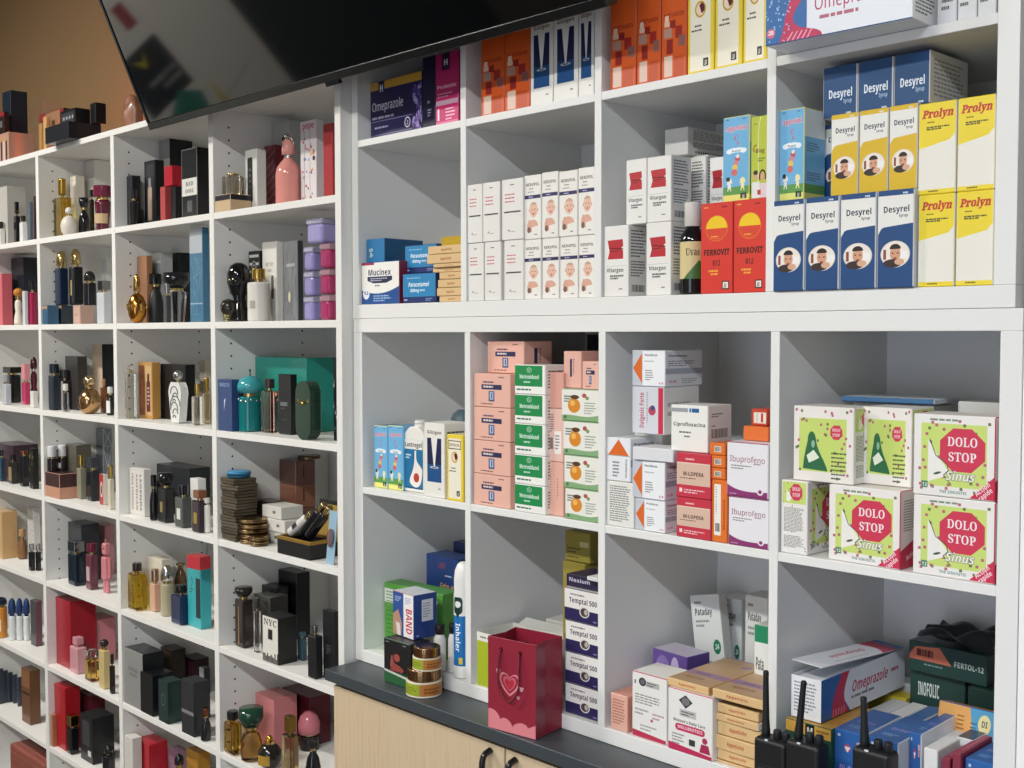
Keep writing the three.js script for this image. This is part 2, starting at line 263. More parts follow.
// ------------------------------------------------------------------ medicine boxes, upper unit
const Y1 = LEV.um[1], Y2 = LEV.ub[1], Y3 = LEV.lm[1], Y4 = LEV.lb[1];
const textSide = (c = '#efefea', n = 16, wm = 50, hm = 100, ink = '#5b5b5b') => art(wm, hm, g => { g.bg(c); const dy = g.H / (n + 3); g.fine(10, dy * 1.6, 80, n, dy, ink); });
const sig = g => g;   // marker for plain faces
// --- top row, first cell
const aOmeNavy = art(150, 95, g => { g.bg('#231f4d').r1(0, 0, 100, 9, '#c79a3a').r1(16, 0, 12, 15, '#231f4d').t('H', 22, 8, 11, '#e9e4f2').t('Omeprazole', 3, 27, 13, '#f1eef8', { a: 'left', b: 0, w: 62 }).fine(3, 38, 72, 1, 4, '#c9c3dd', 2.6).ln([[0, 43], [82, 43]], '#8f88b5', 0.8).ln([[0, 58], [82, 58]], '#8f88b5', 0.8).fine(8, 49, 46, 1, 4, '#aaa2cc', 2).ring(73, 50, 5, 5, '#e9e4f2', 1.4).t('2', 73, 50, 6, '#e9e4f2').fine(12, 60, 40, 1, 4, '#c9c3dd', 2); for (let i = 0; i < 60; i++) g.el(84 + rnd() * 16, 12 + rnd() * 52, 1 + rnd() * 3, 1 + rnd() * 3, ['#6b55a0', '#9b86c9', '#4b3a86', '#b8a5dd'][i & 3]); });
cartonPx('dark navy carton with gold band and purple picture strip', 368, 422, 84, Y1, -0.035, 0.07, { f: aOmeNavy, c: '#1d1a42' }, { turn: 0 });
const aNavySide = art(42, 130, g => { g.bg('#1b1838').t('H+', 50, g.H * 0.62, 20, '#d8d4e6').fine(40, g.H * 0.72, 30, 3, 12, '#b9b4cf'); });
cartonPx('plain dark navy carton standing beside the magenta carton', 422.3, 435, 58, Y1, -0.03, 0.09, { f: aNavySide, c: '#1b1838' }, { turn: 0 });
const aProb = art(75, 190, g => { const H = g.H; g.bg('#b0215f').r1(28, 0, 36, H * 0.24, '#2a1230', 6).t('H', 46, H * 0.13, 30, '#e8e0ea').t('Probiotic', 50, H * 0.47, 18, '#f4dbe6', { b: 0, w: 88 }).fine(8, H * 0.56, 80, 2, 10, '#e7a9c4', 4).r1(0, H * 0.66, 100, H * 0.07, '#c9a3b6').r1(0, H * 0.73, 100, H, '#d02a70').r1(8, H * 0.77, 8, H * 0.17, '#f6e3ec').fine(44, H * 0.78, 46, 4, 12, '#f6d4e2', 5).r1(0, H * 0.96, 100, 9, '#e77aa6'); });
cartonPx('magenta carton beside the cell divider under the television', 435.2, 458.4, 55, Y1, -0.012, 0.07, { f: aProb, c: '#a81f5a' }, { turn: 0 });
// --- top row, second cell
const aApet = art(60, 150, g => { const H = g.H; g.bg('#d2581f').t('APETAMIN', 50, H * 0.36, 15, '#8a2b12', { w: 84 }); const q = [[12, 45, 16, 12, '#e8c6b0'], [34, 52, 22, 10, '#8d1f1c'], [10, 53, 22, 6, '#e2bfa8'], [56, 60, 28, 15, '#9c241d'], [8, 61, 34, 12, '#b08a7c'], [20, 75, 26, 18, '#8d1f1c'], [70, 72, 26, 14, '#8a5a55'], [10, 95, 34, 26, '#e0c4b4'], [50, 97, 40, 40, '#c24a17']]; for (const [x, y, w, h, c] of q) g.r1(x, y / 125 * H * 1.02 - 2, w, h / 125 * H, c); });
const nth = ['nearest the divider', 'in the middle of the three', 'farthest from the divider'];
[[480.8, 504.3], [504.5, 529.8]].forEach(([a, b], i) => cartonPx(['orange carton with square pattern standing against the divider under the television', 'orange carton with square pattern next to the dark blue V cartons'][i], a, b, 42 - i * 7, Y1, -0.016, 0.06, { f: aApet, c: '#cc521c' }, { turn: 0, h: 0.165 }));
const aGliz = art(62, 150, g => { const H = g.H; g.bg('#e8e6df').t('Glizigen', 50, H * 0.12, 15, '#5a3a2c', { w: 74 }).r1(14, H * 0.2, 72, H * 0.6, '#16204a').r1(14, H * 0.56, 72, H * 0.24, '#1d4f87').po([[34, H * 0.2], [66, H * 0.2], [53, H * 0.59], [47, H * 0.59]], '#e8e6df').el(50, H * 0.6, 22, 3.4, '#d9d6c8').el(50, H * 0.6, 13, 1.6, '#1d4f87').fine(70, H * 0.88, 20, 1, 4, '#444', 3.4); });
const aGlizSide = textSide('#e8e6df', 12);
[[530.2, 553], [553.4, 578], [578.5, 594]].forEach(([a, b], i) => cartonPx(['white carton with blue V picture touching the orange carton', 'white carton with blue V picture between two like it under the television', 'white carton with blue V picture against the second divider'][i], a, b, 24 - i * 6, Y1, -0.016, 0.06, { f: aGliz, r: aGlizSide, c: '#e8e6df' }, { turn: 0, h: 0.165 }));
// --- top row, third cell
[[610, 636.4], [636.8, 661], [661.4, 687]].forEach(([a, b], i) => cartonPx(`orange carton with square pattern in the row of three, ${['beside the divider', 'in the middle', 'beside the yellow-edged cartons'][i]}`, a, b, 0, Y1, -0.012, 0.06, { f: aApet, c: '#c34d1a' }, { turn: 0, h: 0.165 }));
const aDus = art(62, 150, g => { const H = g.H; g.bg('#efe9d6').r1(0, 0, 8, H, '#e8cf3c').r1(0, 0, 100, H * 0.05, '#e8cf3c').r1(88, 0, 12, H, '#e8cf3c').r1(0, H * 0.97, 100, H, '#e8cf3c').st(10, H * 0.09, 76, H * 0.12, '#4a3320', 3).t('DUSSCOL', 48, H * 0.15, 15, '#4a3320', { w: 66, f: 'serif' }).el(48, H * 0.34, 21, 21, '#c9a227').el(48, H * 0.34, 16, 16, '#efd9c0').cv(c => { c.arc(52, H * 0.33, 13, -1.6, 1.5); c.lineTo(44, H * 0.3); }, '#5d1622').fine(26, H * 0.5, 44, 1, 5, '#4a4a4a', 4).fine(14, H * 0.545, 68, 1, 5, '#4a4a4a', 4).r1(60, H * 0.85, 20, 20, '#2f2f2f').t('JJ', 70, H * 0.85 + 10, 13, '#efe9d6'); });
[[687.6, 714.6], [715, 742.8], [743.2, 767.6]].forEach(([a, b], i) => cartonPx(`white carton with yellow edges and round head picture, ${['beside the orange cartons', 'middle of the upper three', 'against the third divider'][i]}`, a, b, 0, Y1, -0.014, 0.06, { f: aDus, r: '#e2c531', c: '#e8cf3c' }, { turn: 0, h: 0.158 }));
// --- top row, fourth cell: long carton jutting over the board's edge
const aOmeLong = art(230, 90, g => { const H = g.H; g.bg('#e9edf3').r1(0, 0, 30, H, '#2f6aa8').cv(c => { c.moveTo(26, 0); c.bezierCurveTo(34, H * .3, 22, H * .4, 20, H * .62); c.bezierCurveTo(20, H * .9, 40, H * .8, 41, H); c.lineTo(10, H); c.bezierCurveTo(14, H * .8, 14, H * .55, 16, H * .45); c.bezierCurveTo(18, H * .2, 24, H * .2, 22, 0); }, '#c2345e').po([[30, 0], [60, 0], [42, H], [40, H * 0.9], [30, H * 0.5]], '#e9edf3'); for (let i = 0; i < 60; i++) g.el(rnd() * 18, rnd() * H, 0.3 + rnd() * 0.5, 0.3 + rnd() * 0.5, '#9cc4e6'); g.el(4, H * 0.82, 3.2, 3.2, '#d46a86').t('20', 4, H * 0.82, 3.6, '#fff').t('Omeprazole', 60, H * 0.48, 12, '#b8325c', { w: 50, b: 0 }).fine(39, H * 0.68, 44, 1, 3, '#b8607c', 2.2); for (let i = 0; i < 5; i++) g.ln([[20 + i * 3.4, H * 0.86], [16 + i * 3.6, H]], '#e9a9bd', 0.9); });
{
  const a = atY(763, 46.8, Y1), b = atY(914.6, 19.3, Y1);
  carton('long blue and white carton jutting out over the shelf edge', (a.x + b.x) / 2, Y1, 0.058 - 0.04, b.x - a.x, 0.088, 0.08, { f: aOmeLong, b: '#dfe7f2', r: textSide('#f0f0ee', 14, 60, 70), c: '#dfe7f2' }, { turn: 0.04 });
  [[939, 957], [957.5, 977], [977.5, 996.5]].forEach(([x0, x1], i) => cartonPx(`slim white small-print carton in the row of three, ${['touching the long blue carton', 'middle one', 'against the outer side panel'][i]}`, x0, x1, 0, Y1, -0.012, 0.1, { f: textSide('#dedfe0', 10, 40, 100), c: '#dedfe0' }, { turn: 0, h: 0.13 }));
}
// --- second row, first cell
const aMuc = art(100, 105, g => { const H = g.H; g.bg('#f2f0ea').r1(0, 0, 34, 6, '#a02340').t('Mucinex', 48, 25, 21, '#22264a', { w: 62 }).r1(16, 36, 66, 10, '#22264a').po([[16, 46], [82, 46], [66, 53], [32, 53]], '#22264a').fine(24, 40, 50, 2, 5, '#cfd2e4', 2.4).fine(36, 58, 22, 1, 4, '#555', 3).cv(c => { c.moveTo(0, 70); c.quadraticCurveTo(50, 92, 100, 62); c.lineTo(100, H + 4); c.lineTo(0, H + 4); }, '#1c4f93').el(12, H * 0.76, 9, 14, '#eef2f6').t('12', 12, H * 0.74, 12, '#22264a').fine(32, H * 0.8, 50, 3, 6, '#a9c5e6', 3); });
cartonPx('white and blue cold medicine carton under the blue carton', 360, 399.3, 263, Y2, -0.008, 0.05, { f: aMuc, r: '#7e1c33', t: '#1c4f93', c: '#7e1c33' }, { turn: 0 });
const topMuc = atZ(360, 263, -0.008).y;
const aBD = art(75, 75, g => { g.bg('#2677ad').t('G', 26, 48, 26, '#e9e2c8', { rot: -1.57 }).t('ip', 26, 70, 22, '#e9e2c8', { rot: -1.57 }); });
cartonPx('teal blue carton lying on the white and blue one', 360.8, 384, 240, topMuc, -0.02, 0.11, { f: aBD, r: '#15557f', t: '#2a6f9c', c: '#1d6a9c' }, { turn: 0.02 });
const aPara = art(90, 78, g => { const H = g.H; g.bg('#2b84b8').r1(0, H * 0.8, 100, H, '#1c2f66').fine(12, H * 0.13, 70, 1, 4, '#9fd0ea', 2.4).t('Paracetamol', 48, H * 0.37, 18, '#f2f8fb', { w: 64, i: 1 }).t('500mg', 36, H * 0.58, 13, '#f2f8fb', { w: 28, i: 1 }).fine(53, H * 0.55, 24, 1, 5, '#cfe6f3', 5).fine(4, H * 0.88, 16, 1, 4, '#cfd8ee', 4).fine(70, H * 0.86, 26, 2, 5, '#8ea4d0', 2.5); });
cartonPx('blue tablet carton at the bottom, beside the tan cartons', 402.5, 435.8, 274, Y2, -0.012, 0.06, { f: aPara, c: '#1c2f66', t: '#2b84b8' }, { turn: 0 });
{ const yb = atZ(403, 274, -0.012).y; cartonPx('blue tablet carton lying on the other blue tablet carton', 404.8, 437, 246, yb + 0.001, -0.03, 0.06, { f: aPara, c: '#1c2f66', t: '#2b84b8' }, { turn: 0 }); }
const aTan = art(85, 18, g => { g.bg('#dcbb88').t('Appetivite', 55, 11, 9, '#9a4a2c', { w: 32 }); });
const aTanTop = art(85, 60, g => { g.bg('#c2a277').po([[0, 8], [100, 30], [100, 38], [0, 16]], '#9a76a0').t('Appetivite', 48, 50, 10, '#7c4a3a', { w: 40 }); });
const ordS = ['bottom', 'second from the bottom', 'third from the bottom', 'fourth from the bottom', 'fifth from the bottom', 'sixth from the bottom', 'second from the top', 'top'];
{
  const L = [[439, 296], [436.5, 287.8], [437.6, 279.4], [439, 272], [432.5, 267.6], [433, 263.6], [426.6, 254.5], [427.6, 246]]; let y = Y2;
  L.forEach(([x0, yt], i) => { const t = atZ(x0 + 8, yt, -0.006).y; cartonPx(`flat tan carton, ${ordS[i]} of the stack beside the blue cartons`, x0, 462, yt, y, -0.006 - (i === 4 ? 0.006 : 0), 0.055, { f: aTan, t: aTanTop, c: '#d6b684' }, { turn: 0.0, h: t - y }); y = t; });
  cartonPx('small yellow carton on top of the tan stack', 441, 461, 237, y, -0.03, 0.04, { f: '#b99a17', c: '#b99a17' }, { turn: 0 });
}
// --- second row, second cell
const aSyr = art(45, 130, g => { const H = g.H; g.bg('#e6e4df').fine(38, H * 0.08, 34, 1, 5, '#555', 5); for (const y of [0.24, 0.30, 0.36]) g.fine(14, H * y, 78, 1, 6, '#c2455a', 5); g.r1(10, H * 0.53, 80, 7, '#3b3b3b').ln([[28, H * 0.84], [40, H * 0.87]], '#666', 3).ln([[28, H * 0.87], [36, H * 0.83]], '#666', 2).fine(44, H * 0.865, 34, 1, 4, '#8a8a8a', 3); });
const aNer = art(52, 130, g => {
  const H = g.H; g.bg('#ebe8e1').t('NERUPOL', 50, H * 0.14, 17, '#4c4c4c', { w: 84 }).fine(28, H * 0.2, 44, 1, 5, '#777', 4).fine(20, H * 0.25, 62, 1, 5, '#999', 4).r1(0, H * 0.31, 100, H * 0.055, '#2d2757').fine(26, H * 0.33, 46, 1, 4, '#cbc7e0', 4)
    .el(50, H * 0.8, 34, H * 0.1, '#dcab95').el(30, H * 0.78, 9, H * 0.08, '#d8a48d').el(56, H * 0.54, 25, 31, '#e6bda8').el(31, H * 0.55, 4, 7, '#dba890').el(81, H * 0.55, 4, 7, '#dba890').cv(c => { c.ellipse(56, H * 0.475, 21, 13, 0, 3.3, 6.1); }, '#c7a48c').el(47, H * 0.535, 2.8, 2.2, '#4a3a34').el(65, H * 0.535, 2.8, 2.2, '#4a3a34').el(56, H * 0.61, 5.4, 4.4, '#b0665c').el(56, H * 0.575, 2.6, 2, '#d8a08a').el(44, H * 0.59, 5, 4, '#e2a594').el(68, H * 0.59, 5, 4, '#e2a594').el(28, H * 0.86, 11, 12, '#7a5c50').po([[46, H * 0.82], [100, H * 0.79], [100, H * 0.9], [46, H * 0.9]], '#ebe8e1').fine(62, H * 0.93, 28, 1, 4, '#555', 4);
});
{
  const lo = [[467.5, 483.6], [484.4, 501], [503.8, 523.4]], up = [[466, 482.3], [482.6, 500], [501.6, 523.2]], ltop = [244, 243, 241.6], utop = [185.4, 183, 180], wh = ['nearest the shelf divider', 'in the middle of three', 'beside the baby-photo cartons'];
  const yT = atZ(470, 244, -0.01).y;
  lo.forEach(([a, b], i) => cartonPx(`slim white carton with red lettering, lower row, ${wh[i]}`, a, b, ltop[i], Y2, -0.004, 0.05, { f: aSyr, c: '#e6e4df' }, { turn: 0, h: yT - Y2 }));
  up.forEach(([a, b], i) => cartonPx(`slim white carton with red lettering, upper row, ${wh[i]}`, a, b, utop[i], yT, -0.003, 0.05, { f: aSyr, c: '#dedcd6' }, { turn: 0 }));
  const nl = [[524.2, 541.2], [542, 559.2], [559.8, 578.2], [578.6, 595.4]], nu = [[524, 541.2], [541.6, 558.2], [558.8, 577.6], [578, 595]], ut = [176, 172.7, 171.7, 168.2], w4 = ['beside the slim white cartons', 'second from the slim white cartons', 'second from the divider', 'against the divider'];
  const yN = atZ(526, 240, -0.008).y;
  nl.forEach(([a, b], i) => cartonPx(`white carton with baby photo, lower row, ${w4[i]}`, a, b, 240, Y2, -0.008, 0.05, { f: aNer, c: '#e6e3dc' }, { turn: 0, h: yN - Y2 }));
  nu.forEach(([a, b], i) => cartonPx(`white carton with baby photo, upper row, ${w4[i]}`, a, b, ut[i], yN, -0.008, 0.05, { f: aNer, c: '#e6e3dc' }, { turn: 0 }));
}
// --- second row, third cell
const aVit = art(58, 125, g => { const H = g.H; g.bg('#e9e7e2').po([[14, H * 0.2], [78, H * 0.19], [80, H * 0.29], [72, H * 0.31], [80, H * 0.36], [80, H * 0.47], [14, H * 0.47], [22, H * 0.36]], '#b92a34').ln([[22, H * 0.31], [80, H * 0.33]], '#5b1419', 3).ln([[22, H * 0.36], [60, H * 0.35]], '#5b1419', 2.4).t('Vitargon', 46, H * 0.63, 17, '#3a3a3a', { w: 72 }).ln([[6, H * 0.575], [90, H * 0.565]], '#999', 0.8).fine(24, H * 0.70, 58, 2, H * 0.035, '#555', 5).fine(62, H * 0.89, 26, 1, 4, '#777', 4); });
const aVitS = art(50, 125, g => { const H = g.H; g.bg('#e6e4df').fine(12, H * 0.06, 78, 9, H * 0.045, '#5a5a5a').fine(12, H * 0.5, 78, 6, H * 0.04, '#5a5a5a').bars(16, H * 0.84, 68, H * 0.1); });
{
  const yT = atZ(604, 227, -0.012).y;
  cartonPx('white carton with red block, lower pair, against the divider', 603.8, 628, 226, Y2, -0.006, 0.055, { f: aVit, r: aVitS, c: '#e6e4df' }, { turn: 0.03, h: yT - Y2 });
  cartonPx('white carton with red block, lower pair, beside the syrup bottle', 646, 671.2, 226, Y2, -0.01, 0.055, { f: aVit, r: aVitS, c: '#e6e4df' }, { turn: 0, h: yT - Y2 });
  cartonPx('white carton with red block, upper row, nearest the divider', 626, 646.6, 160.4, yT, -0.016, 0.055, { f: aVit, r: aVitS, c: '#e6e4df' }, { turn: 0 });
  cartonPx('white carton with red block, upper row, showing its side of small print', 647, 671.4, 157.6, yT, -0.012, 0.055, { f: aVit, r: aVitS, c: '#e6e4df' }, { turn: 0 });
  for (const [x0, x1, z, l] of [[689.5, 706, -0.10, 'white carton with red block, upper row, half hidden by the upper small-print carton'], [709.5, 726, -0.095, 'white carton with red block, upper row, partly behind the blue cartoon carton']]) { cartonPx(l, x0, x1, 158, yT, z, 0.055, { f: x0 < 700 ? aVitS : aVit, r: aVitS, c: '#e6e4df' }, { turn: 0 }); }
  cartonPx('white carton of small print stacked low behind the syrup bottle', 686, 722, 230, Y2, -0.1, 0.055, { f: aVitS, c: '#e6e4df' }, { turn: 0, h: yT - Y2 });
  cartonPx('plain white carton lying at the back on the upper cartons', 664.5, 688, 137, yT + 0.13, -0.14, 0.13, { r: aVitS, c: '#e6e4df' }, { turn: 0, h: 0.05 });
  cartonPx('white carton standing behind the upper red block row', 664, 708, 158, yT, -0.16, 0.1, { r: aVitS, c: '#e6e4df' }, { turn: 0, h: 0.1298 });
  cartonPx('white carton standing behind the lower red block row', 664, 708, 158, Y2, -0.16, 0.1, { r: aVitS, c: '#e6e4df' }, { turn: 0, h: yT - Y2 });
}
{ // syrup bottle
  const p = atZ(692.5, 293, -0.035), r = 0.021, H = atZ(692, 203, -0.035).y - Y2;
  const t = thing('syrup_bottle', 'dark syrup bottle with white cap beside the red cartons', 'bottle', [p.x, Y2 + 0.0006, -0.035]);
  part('bottle_body', lathe([[0, 0], [r * 0.95, 0], [r, 0.004], [r, H * 0.55], [r * 0.93, H * 0.64], [r * 0.55, H * 0.72], [r * 0.5, H * 0.8], [0, H * 0.8]]), gloss('#151517', 0.1), t);
  part('cap', lathe([[0, H * 0.74], [r * 0.66, H * 0.74], [r * 0.66, H * 0.985], [r * 0.6, H], [0, H]]), mat('#d6d2ca', 0.4), t);
  const aL = art(120, 45, g => { const h = g.H; g.bg('#d8c48e').po([[60, h], [80, h * 0.5], [100, h * 0.8], [100, h]], '#3f6b33').t('Uvas', 22, h * 0.3, 10, '#2b1d14', { f: 'serif', w: 18 }).t('Pyl', 30, h * 0.52, 11, '#2b1d14', { f: 'serif', w: 14 }).t('Uvas', 72, h * 0.3, 10, '#2b1d14', { f: 'serif', w: 18 }).fine(6, h * 0.3, 8, 5, 4, '#6b5a36'); });
  const lb = new THREE.CylinderGeometry(r + 0.0004, r + 0.0004, H * 0.4, 32, 1, true), uv = lb.attributes.uv; for (let i = 0; i < uv.count; i++) uv.setXY(i, aL.u0 + (aL.u1 - aL.u0) * uv.getX(i), aL.v0 + (aL.v1 - aL.v0) * uv.getY(i));
  part('paper_label', lb, aL.page.mat, t, 0, H * 0.37, 0).rotation.y = 2.4;
}
const aFer = art(75, 185, g => { const H = g.H; g.bg('#d8392d').fine(8, 8, 24, 1, 5, '#f0a94a', 4).fine(66, 9, 28, 1, 5, '#7a1713', 4).cv(c => { c.arc(50, H * 0.28, 34, Math.PI, 0); }, '#f0c81f'); for (let i = 0; i < 9; i++) { const yy = H * 0.28 + 3 + i * 4.1; const hw = Math.sqrt(Math.max(0, 34 * 34 - (yy - H * 0.28) ** 2)); g.ln([[50 - hw, yy], [50 + hw, yy]], i < 6 ? '#e0662c' : '#eb8a3c', 1); } g.ring(50, H * 0.28, 35, 35, '#e8912c', 1.2).fine(32, H * 0.365, 38, 1, 5, '#f3c33a', 3).t('FERROVIT', 50, H * 0.55, 22, '#3b1510', { w: 84, o: '#3b1510', ow: 1 }).t('B12', 50, H * 0.665, 20, '#3b1510', { w: 26 }).fine(24, H * 0.745, 52, 1, 6, '#f0b33a', 5).fine(32, H * 0.78, 38, 1, 6, '#f0b33a', 5).r1(68, H * 0.87, 23, 23, '#2c1a18').r1(71, H * 0.87 + 3, 17, 17, '#efe4da').t('JJ', 79, H * 0.87 + 12, 12, '#2c1a18'); });
[[700.8, 733.2], [733.6, 766.6]].forEach(([a, b], i) => cartonPx(['red tonic carton with yellow sun, beside the syrup bottle', 'red tonic carton with yellow sun, against the divider'][i], a, b, i ? 200.5 : 204, Y2, -0.004, 0.06, { f: aFer, c: '#c93328' }, { turn: 0 }));
const yFer = atZ(700.8, 204, -0.004).y;
const aApp = art(68, 205, g => {
  const H = g.H; g.bg('#6fb2dc').fine(8, 6, 22, 1, 4, '#2f4a63', 3.4).fine(74, 7, 20, 1, 4, '#2f4a63', 3.4).t('Appetini', 50, H * 0.13, 24, '#d2546c', { w: 84, f: 'serif', o: '#e9d7dd', ow: 2 }).t('C', 50, H * 0.25, 26, '#d2546c', { f: 'serif' }).t('B', 56, H * 0.32, 16, '#d2546c', { f: 'serif' });
  for (const [x, y, r] of [[24, .405, 13], [40, .395, 17], [60, .395, 18], [78, .405, 13]]) g.el(x, H * y, r, 9, '#eef3f6'); g.t('frutal', 50, H * 0.405, 10, '#3c5a70', { w: 34 });
  for (const [x, y, r, c] of [[56, .5, 10, '#c94b54'], [50, .55, 10, '#d9838a'], [46, .6, 11, '#e6c65a'], [44, .66, 12, '#d46a6a'], [56, .47, 7, '#e9e3d6']]) g.el(x, H * y, r, r, c);
  g.r1(-4, H * 0.83, 108, H * 0.1, '#5f9a4c').r1(-4, H * 0.925, 108, H * 0.1, '#e7e37c'); for (const [x, c] of [[24, '#e9e6de'], [76, '#efe6b0']]) { g.el(x, H * 0.76, 10, 11, c).el(x, H * 0.82, 7, 10, c).ln([[x - 12, H * 0.79], [x + 12, H * 0.78]], c, 4).ln([[x - 4, H * 0.84], [x - 6, H * 0.88]], c, 4).ln([[x + 4, H * 0.84], [x + 6, H * 0.88]], c, 4); } g.el(19, H * 0.735, 8, 8, '#2a2f2b').r1(68, H * 0.91, 24, 20, '#2c3a2c').t('JJ', 80, H * 0.91 + 11, 13, '#eee');
});
const aAppS = art(60, 205, g => { const H = g.H; g.bg('#6fb2dc').r1(-4, -4, 108, H * 0.32, '#dfe6e8').fine(12, H * 0.37, 60, 4, H * 0.028, '#2f5a7c').fine(12, H * 0.7, 74, 4, H * 0.026, '#2f5a7c').r1(-4, H * 0.83, 108, H * 0.11, '#5f9a4c').r1(-4, H * 0.93, 108, H * 0.1, '#e7e37c'); });
cartonPx('sky blue cartoon carton standing on the red tonic cartons', 723, 750, 118.2, yFer, -0.02, 0.065, { f: aApp, r: aAppS, t: '#dfe6e8', c: '#6fb2dc' }, { turn: 0 });
const aBio = art(60, 205, g => { const H = g.H; g.bg('#b7c23f').fine(14, H * 0.08, 30, 1, 5, '#5c6a18', 4).cv(c => { c.moveTo(60, 0); c.bezierCurveTo(20, H * .3, 70, H * .6, 30, H); }, '#e3e8b8', 4).t('Biog', 56, H * 0.42, 24, '#5a2018', { w: 58 }).cv(c => { c.arc(28, H * 0.39, 14, 2, 5); }, '#a8322a', 6).fine(44, H * 0.51, 50, 2, 9, '#5c6a18', 5).el(28, H * 0.72, 15, 19, '#d9a98c').el(28, H * 0.685, 15, 10, '#3a2a22').el(72, H * 0.74, 14, 18, '#d5a083').cv(c => { c.ellipse(73, H * 0.74, 19, 26, 0, 2.6, 6.8); }, '#2c211d', 8).r1(4, H * 0.8, 50, H * 0.2, '#e3e4e0').r1(54, H * 0.82, 50, H * 0.2, '#dfc9cf').r1(40, H * 0.9, 22, H * 0.06, '#b9412f'); });
cartonPx('lime green carton with couple photo beside the sky blue carton', 751, 768, 117, yFer, -0.012, 0.065, { f: aBio, c: '#b7c23f' }, { turn: 0, h: atZ(751, 117, -0.012).y - yFer });
// --- second row, fourth cell
const aDes = (hue, white_ = '#e9e8e2') => art(75, 205, g => { const H = g.H; g.bg(hue).r1(-4, H * 0.05, 108, H * 0.33, white_).cv(c => { c.moveTo(-4, H * 0.36); c.lineTo(8, H * 0.36); c.quadraticCurveTo(4, H * 0.37, 104, H * 0.335); c.lineTo(104, H * 0.42); c.lineTo(-4, H * 0.42); }, white_).cv(c => { c.moveTo(-4, H * 0.48); c.quadraticCurveTo(2, H * 0.385, 20, H * 0.375); c.lineTo(104, H * 0.345); c.lineTo(104, H * 0.6); c.lineTo(-4, H * 0.6); }, hue).po([[-4, H * 0.37], [12, H * 0.375], [2, H * 0.44], [-4, H * 0.5]], white_).t('Desyrel', 52, H * 0.195, 25, '#222c44', { w: 76 }).t('Syrup', 72, H * 0.265, 11, '#555b66', { w: 26 }).fine(70, H * 0.022, 24, 1, 5, '#dfe4ee', 5).el(50, H * 0.66, 42, 38, '#e3d9cb').el(50, H * 0.66, 39, 35, '#efe6dc').el(50, H * 0.655, 15, 20, '#d59f80').cv(c => { c.ellipse(50, H * 0.605, 16, 14, 0, 3.1, 6.3); }, '#2a1f1c').r1(66, H * 0.63, 20, 20, '#f3f1ee').r1(16, H * 0.61, 8, 28, '#8a4a3c').el(42, H * 0.755, 26, 12, '#3a2d2c').el(62, H * 0.74, 14, 9, '#d9ab8c').el(43, H * 0.65, 2.4, 2, '#222').el(57, H * 0.65, 2.4, 2, '#222').el(50, H * 0.705, 5, 3, '#8c3a33'); });
const aDesB = aDes('#1d4a7e'), aDesY = aDes('#dcb62c');
const aDesT = art(75, 75, g => { const H = g.H; g.bg('#1c4a7a').t('Desyrel', 52, H * 0.55, 24, '#e6ebf2', { w: 74 }).t('Syrup', 74, H * 0.72, 11, '#aebfd4', { w: 26 }).fine(70, H * 0.94, 24, 1, 4, '#cfd9e8', 4); });
const wD = ['beside the divider', 'second from the divider', 'third from the divider', 'beside the yellow comic-style carton'];
[[772.4, 804.6], [805.6, 839.4], [840.4, 876.5], [877.5, 914.6]].forEach(([a, b], i) => cartonPx(`white and blue syrup carton with round photo, bottom row, ${wD[i].replace('comic-style carton', 'cartons')}`, a, b, 201.3, Y2, 0.005, 0.06, { f: aDesB, t: '#22518c', c: '#d6d9de' }, { turn: 0, h: atZ(772, 201.3, 0.005).y - Y2 }));
const yDes = atZ(772, 201.3, 0.005).y;
const aPro = art(80, 205, g => { const H = g.H; g.bg('#ece9dd').po([[-4, -4], [104, -4], [104, H * 0.33], [84, H * 0.42], [40, H * 0.46], [-4, H * 0.5]], '#eed63a').t('Prolyn', 50, H * 0.115, 30, '#c23a35', { w: 86, f: 'serif', i: 1, o: '#c23a35', ow: 2 }).fine(22, H * 0.2, 34, 1, 5, '#7a6a20', 3.6).fine(20, H * 0.255, 68, 2, H * 0.022, '#4c4a30', 4).r1(-4, H * 0.955, 108, H * 0.06, '#eed63a').fine(26, H * 0.968, 48, 1, 4, '#6b6020', 4).r1(-4, -4, 108, H * 0.02, '#eed63a'); });
const aProS = '#e9e3c8';
[[918.4, 955.4], [956.4, 994.6]].forEach(([a, b], i) => { const nm = ['beside the syrup cartons', 'against the outer side panel'][i], yt = [195.7, 190][i]; cartonPx(`yellow and white carton with red lettering, lower row, ${nm}`, a, b, yt, Y2, -0.004, 0.06, { f: aPro, c: aProS, t: '#eed63a' }, { turn: 0, h: atZ(918, 195.7, -0.004).y - Y2 }); });
const yPro = atZ(918, 195.7, -0.004).y;
[[918.8, 957], [957.8, 996]].forEach(([a, b], i) => cartonPx(`yellow and white carton with red lettering, upper row, ${['beside the yellow photo cartons', 'against the outer side panel'][i]}`, a, b, 104.7, yPro, -0.006, 0.06, { f: aPro, c: aProS, t: '#eed63a' }, { turn: 0, h: atZ(918, 104.7, -0.006).y - yPro }));
cartonPx('sky blue cartoon carton standing on the white and blue syrup cartons', 776.6, 804.8, 111, yDes, -0.01, 0.06, { f: aApp, r: aAppS, t: '#dfe6e8', c: '#6fb2dc' }, { turn: 0 });
[[831, 858.8], [859.4, 888.8], [889.4, 918.2]].forEach(([a, b], i) => cartonPx(`white and yellow syrup carton with round photo, ${['beside the sky blue carton', 'in the middle', 'beside the red-lettered cartons'][i]}`, a, b, 115.4 - i * 5, yDes, -0.012, 0.06, { f: aDesY, t: '#dcb62c', c: '#d9d5c6' }, { turn: 0, h: atZ(831, 115.4, -0.012).y - yDes }));
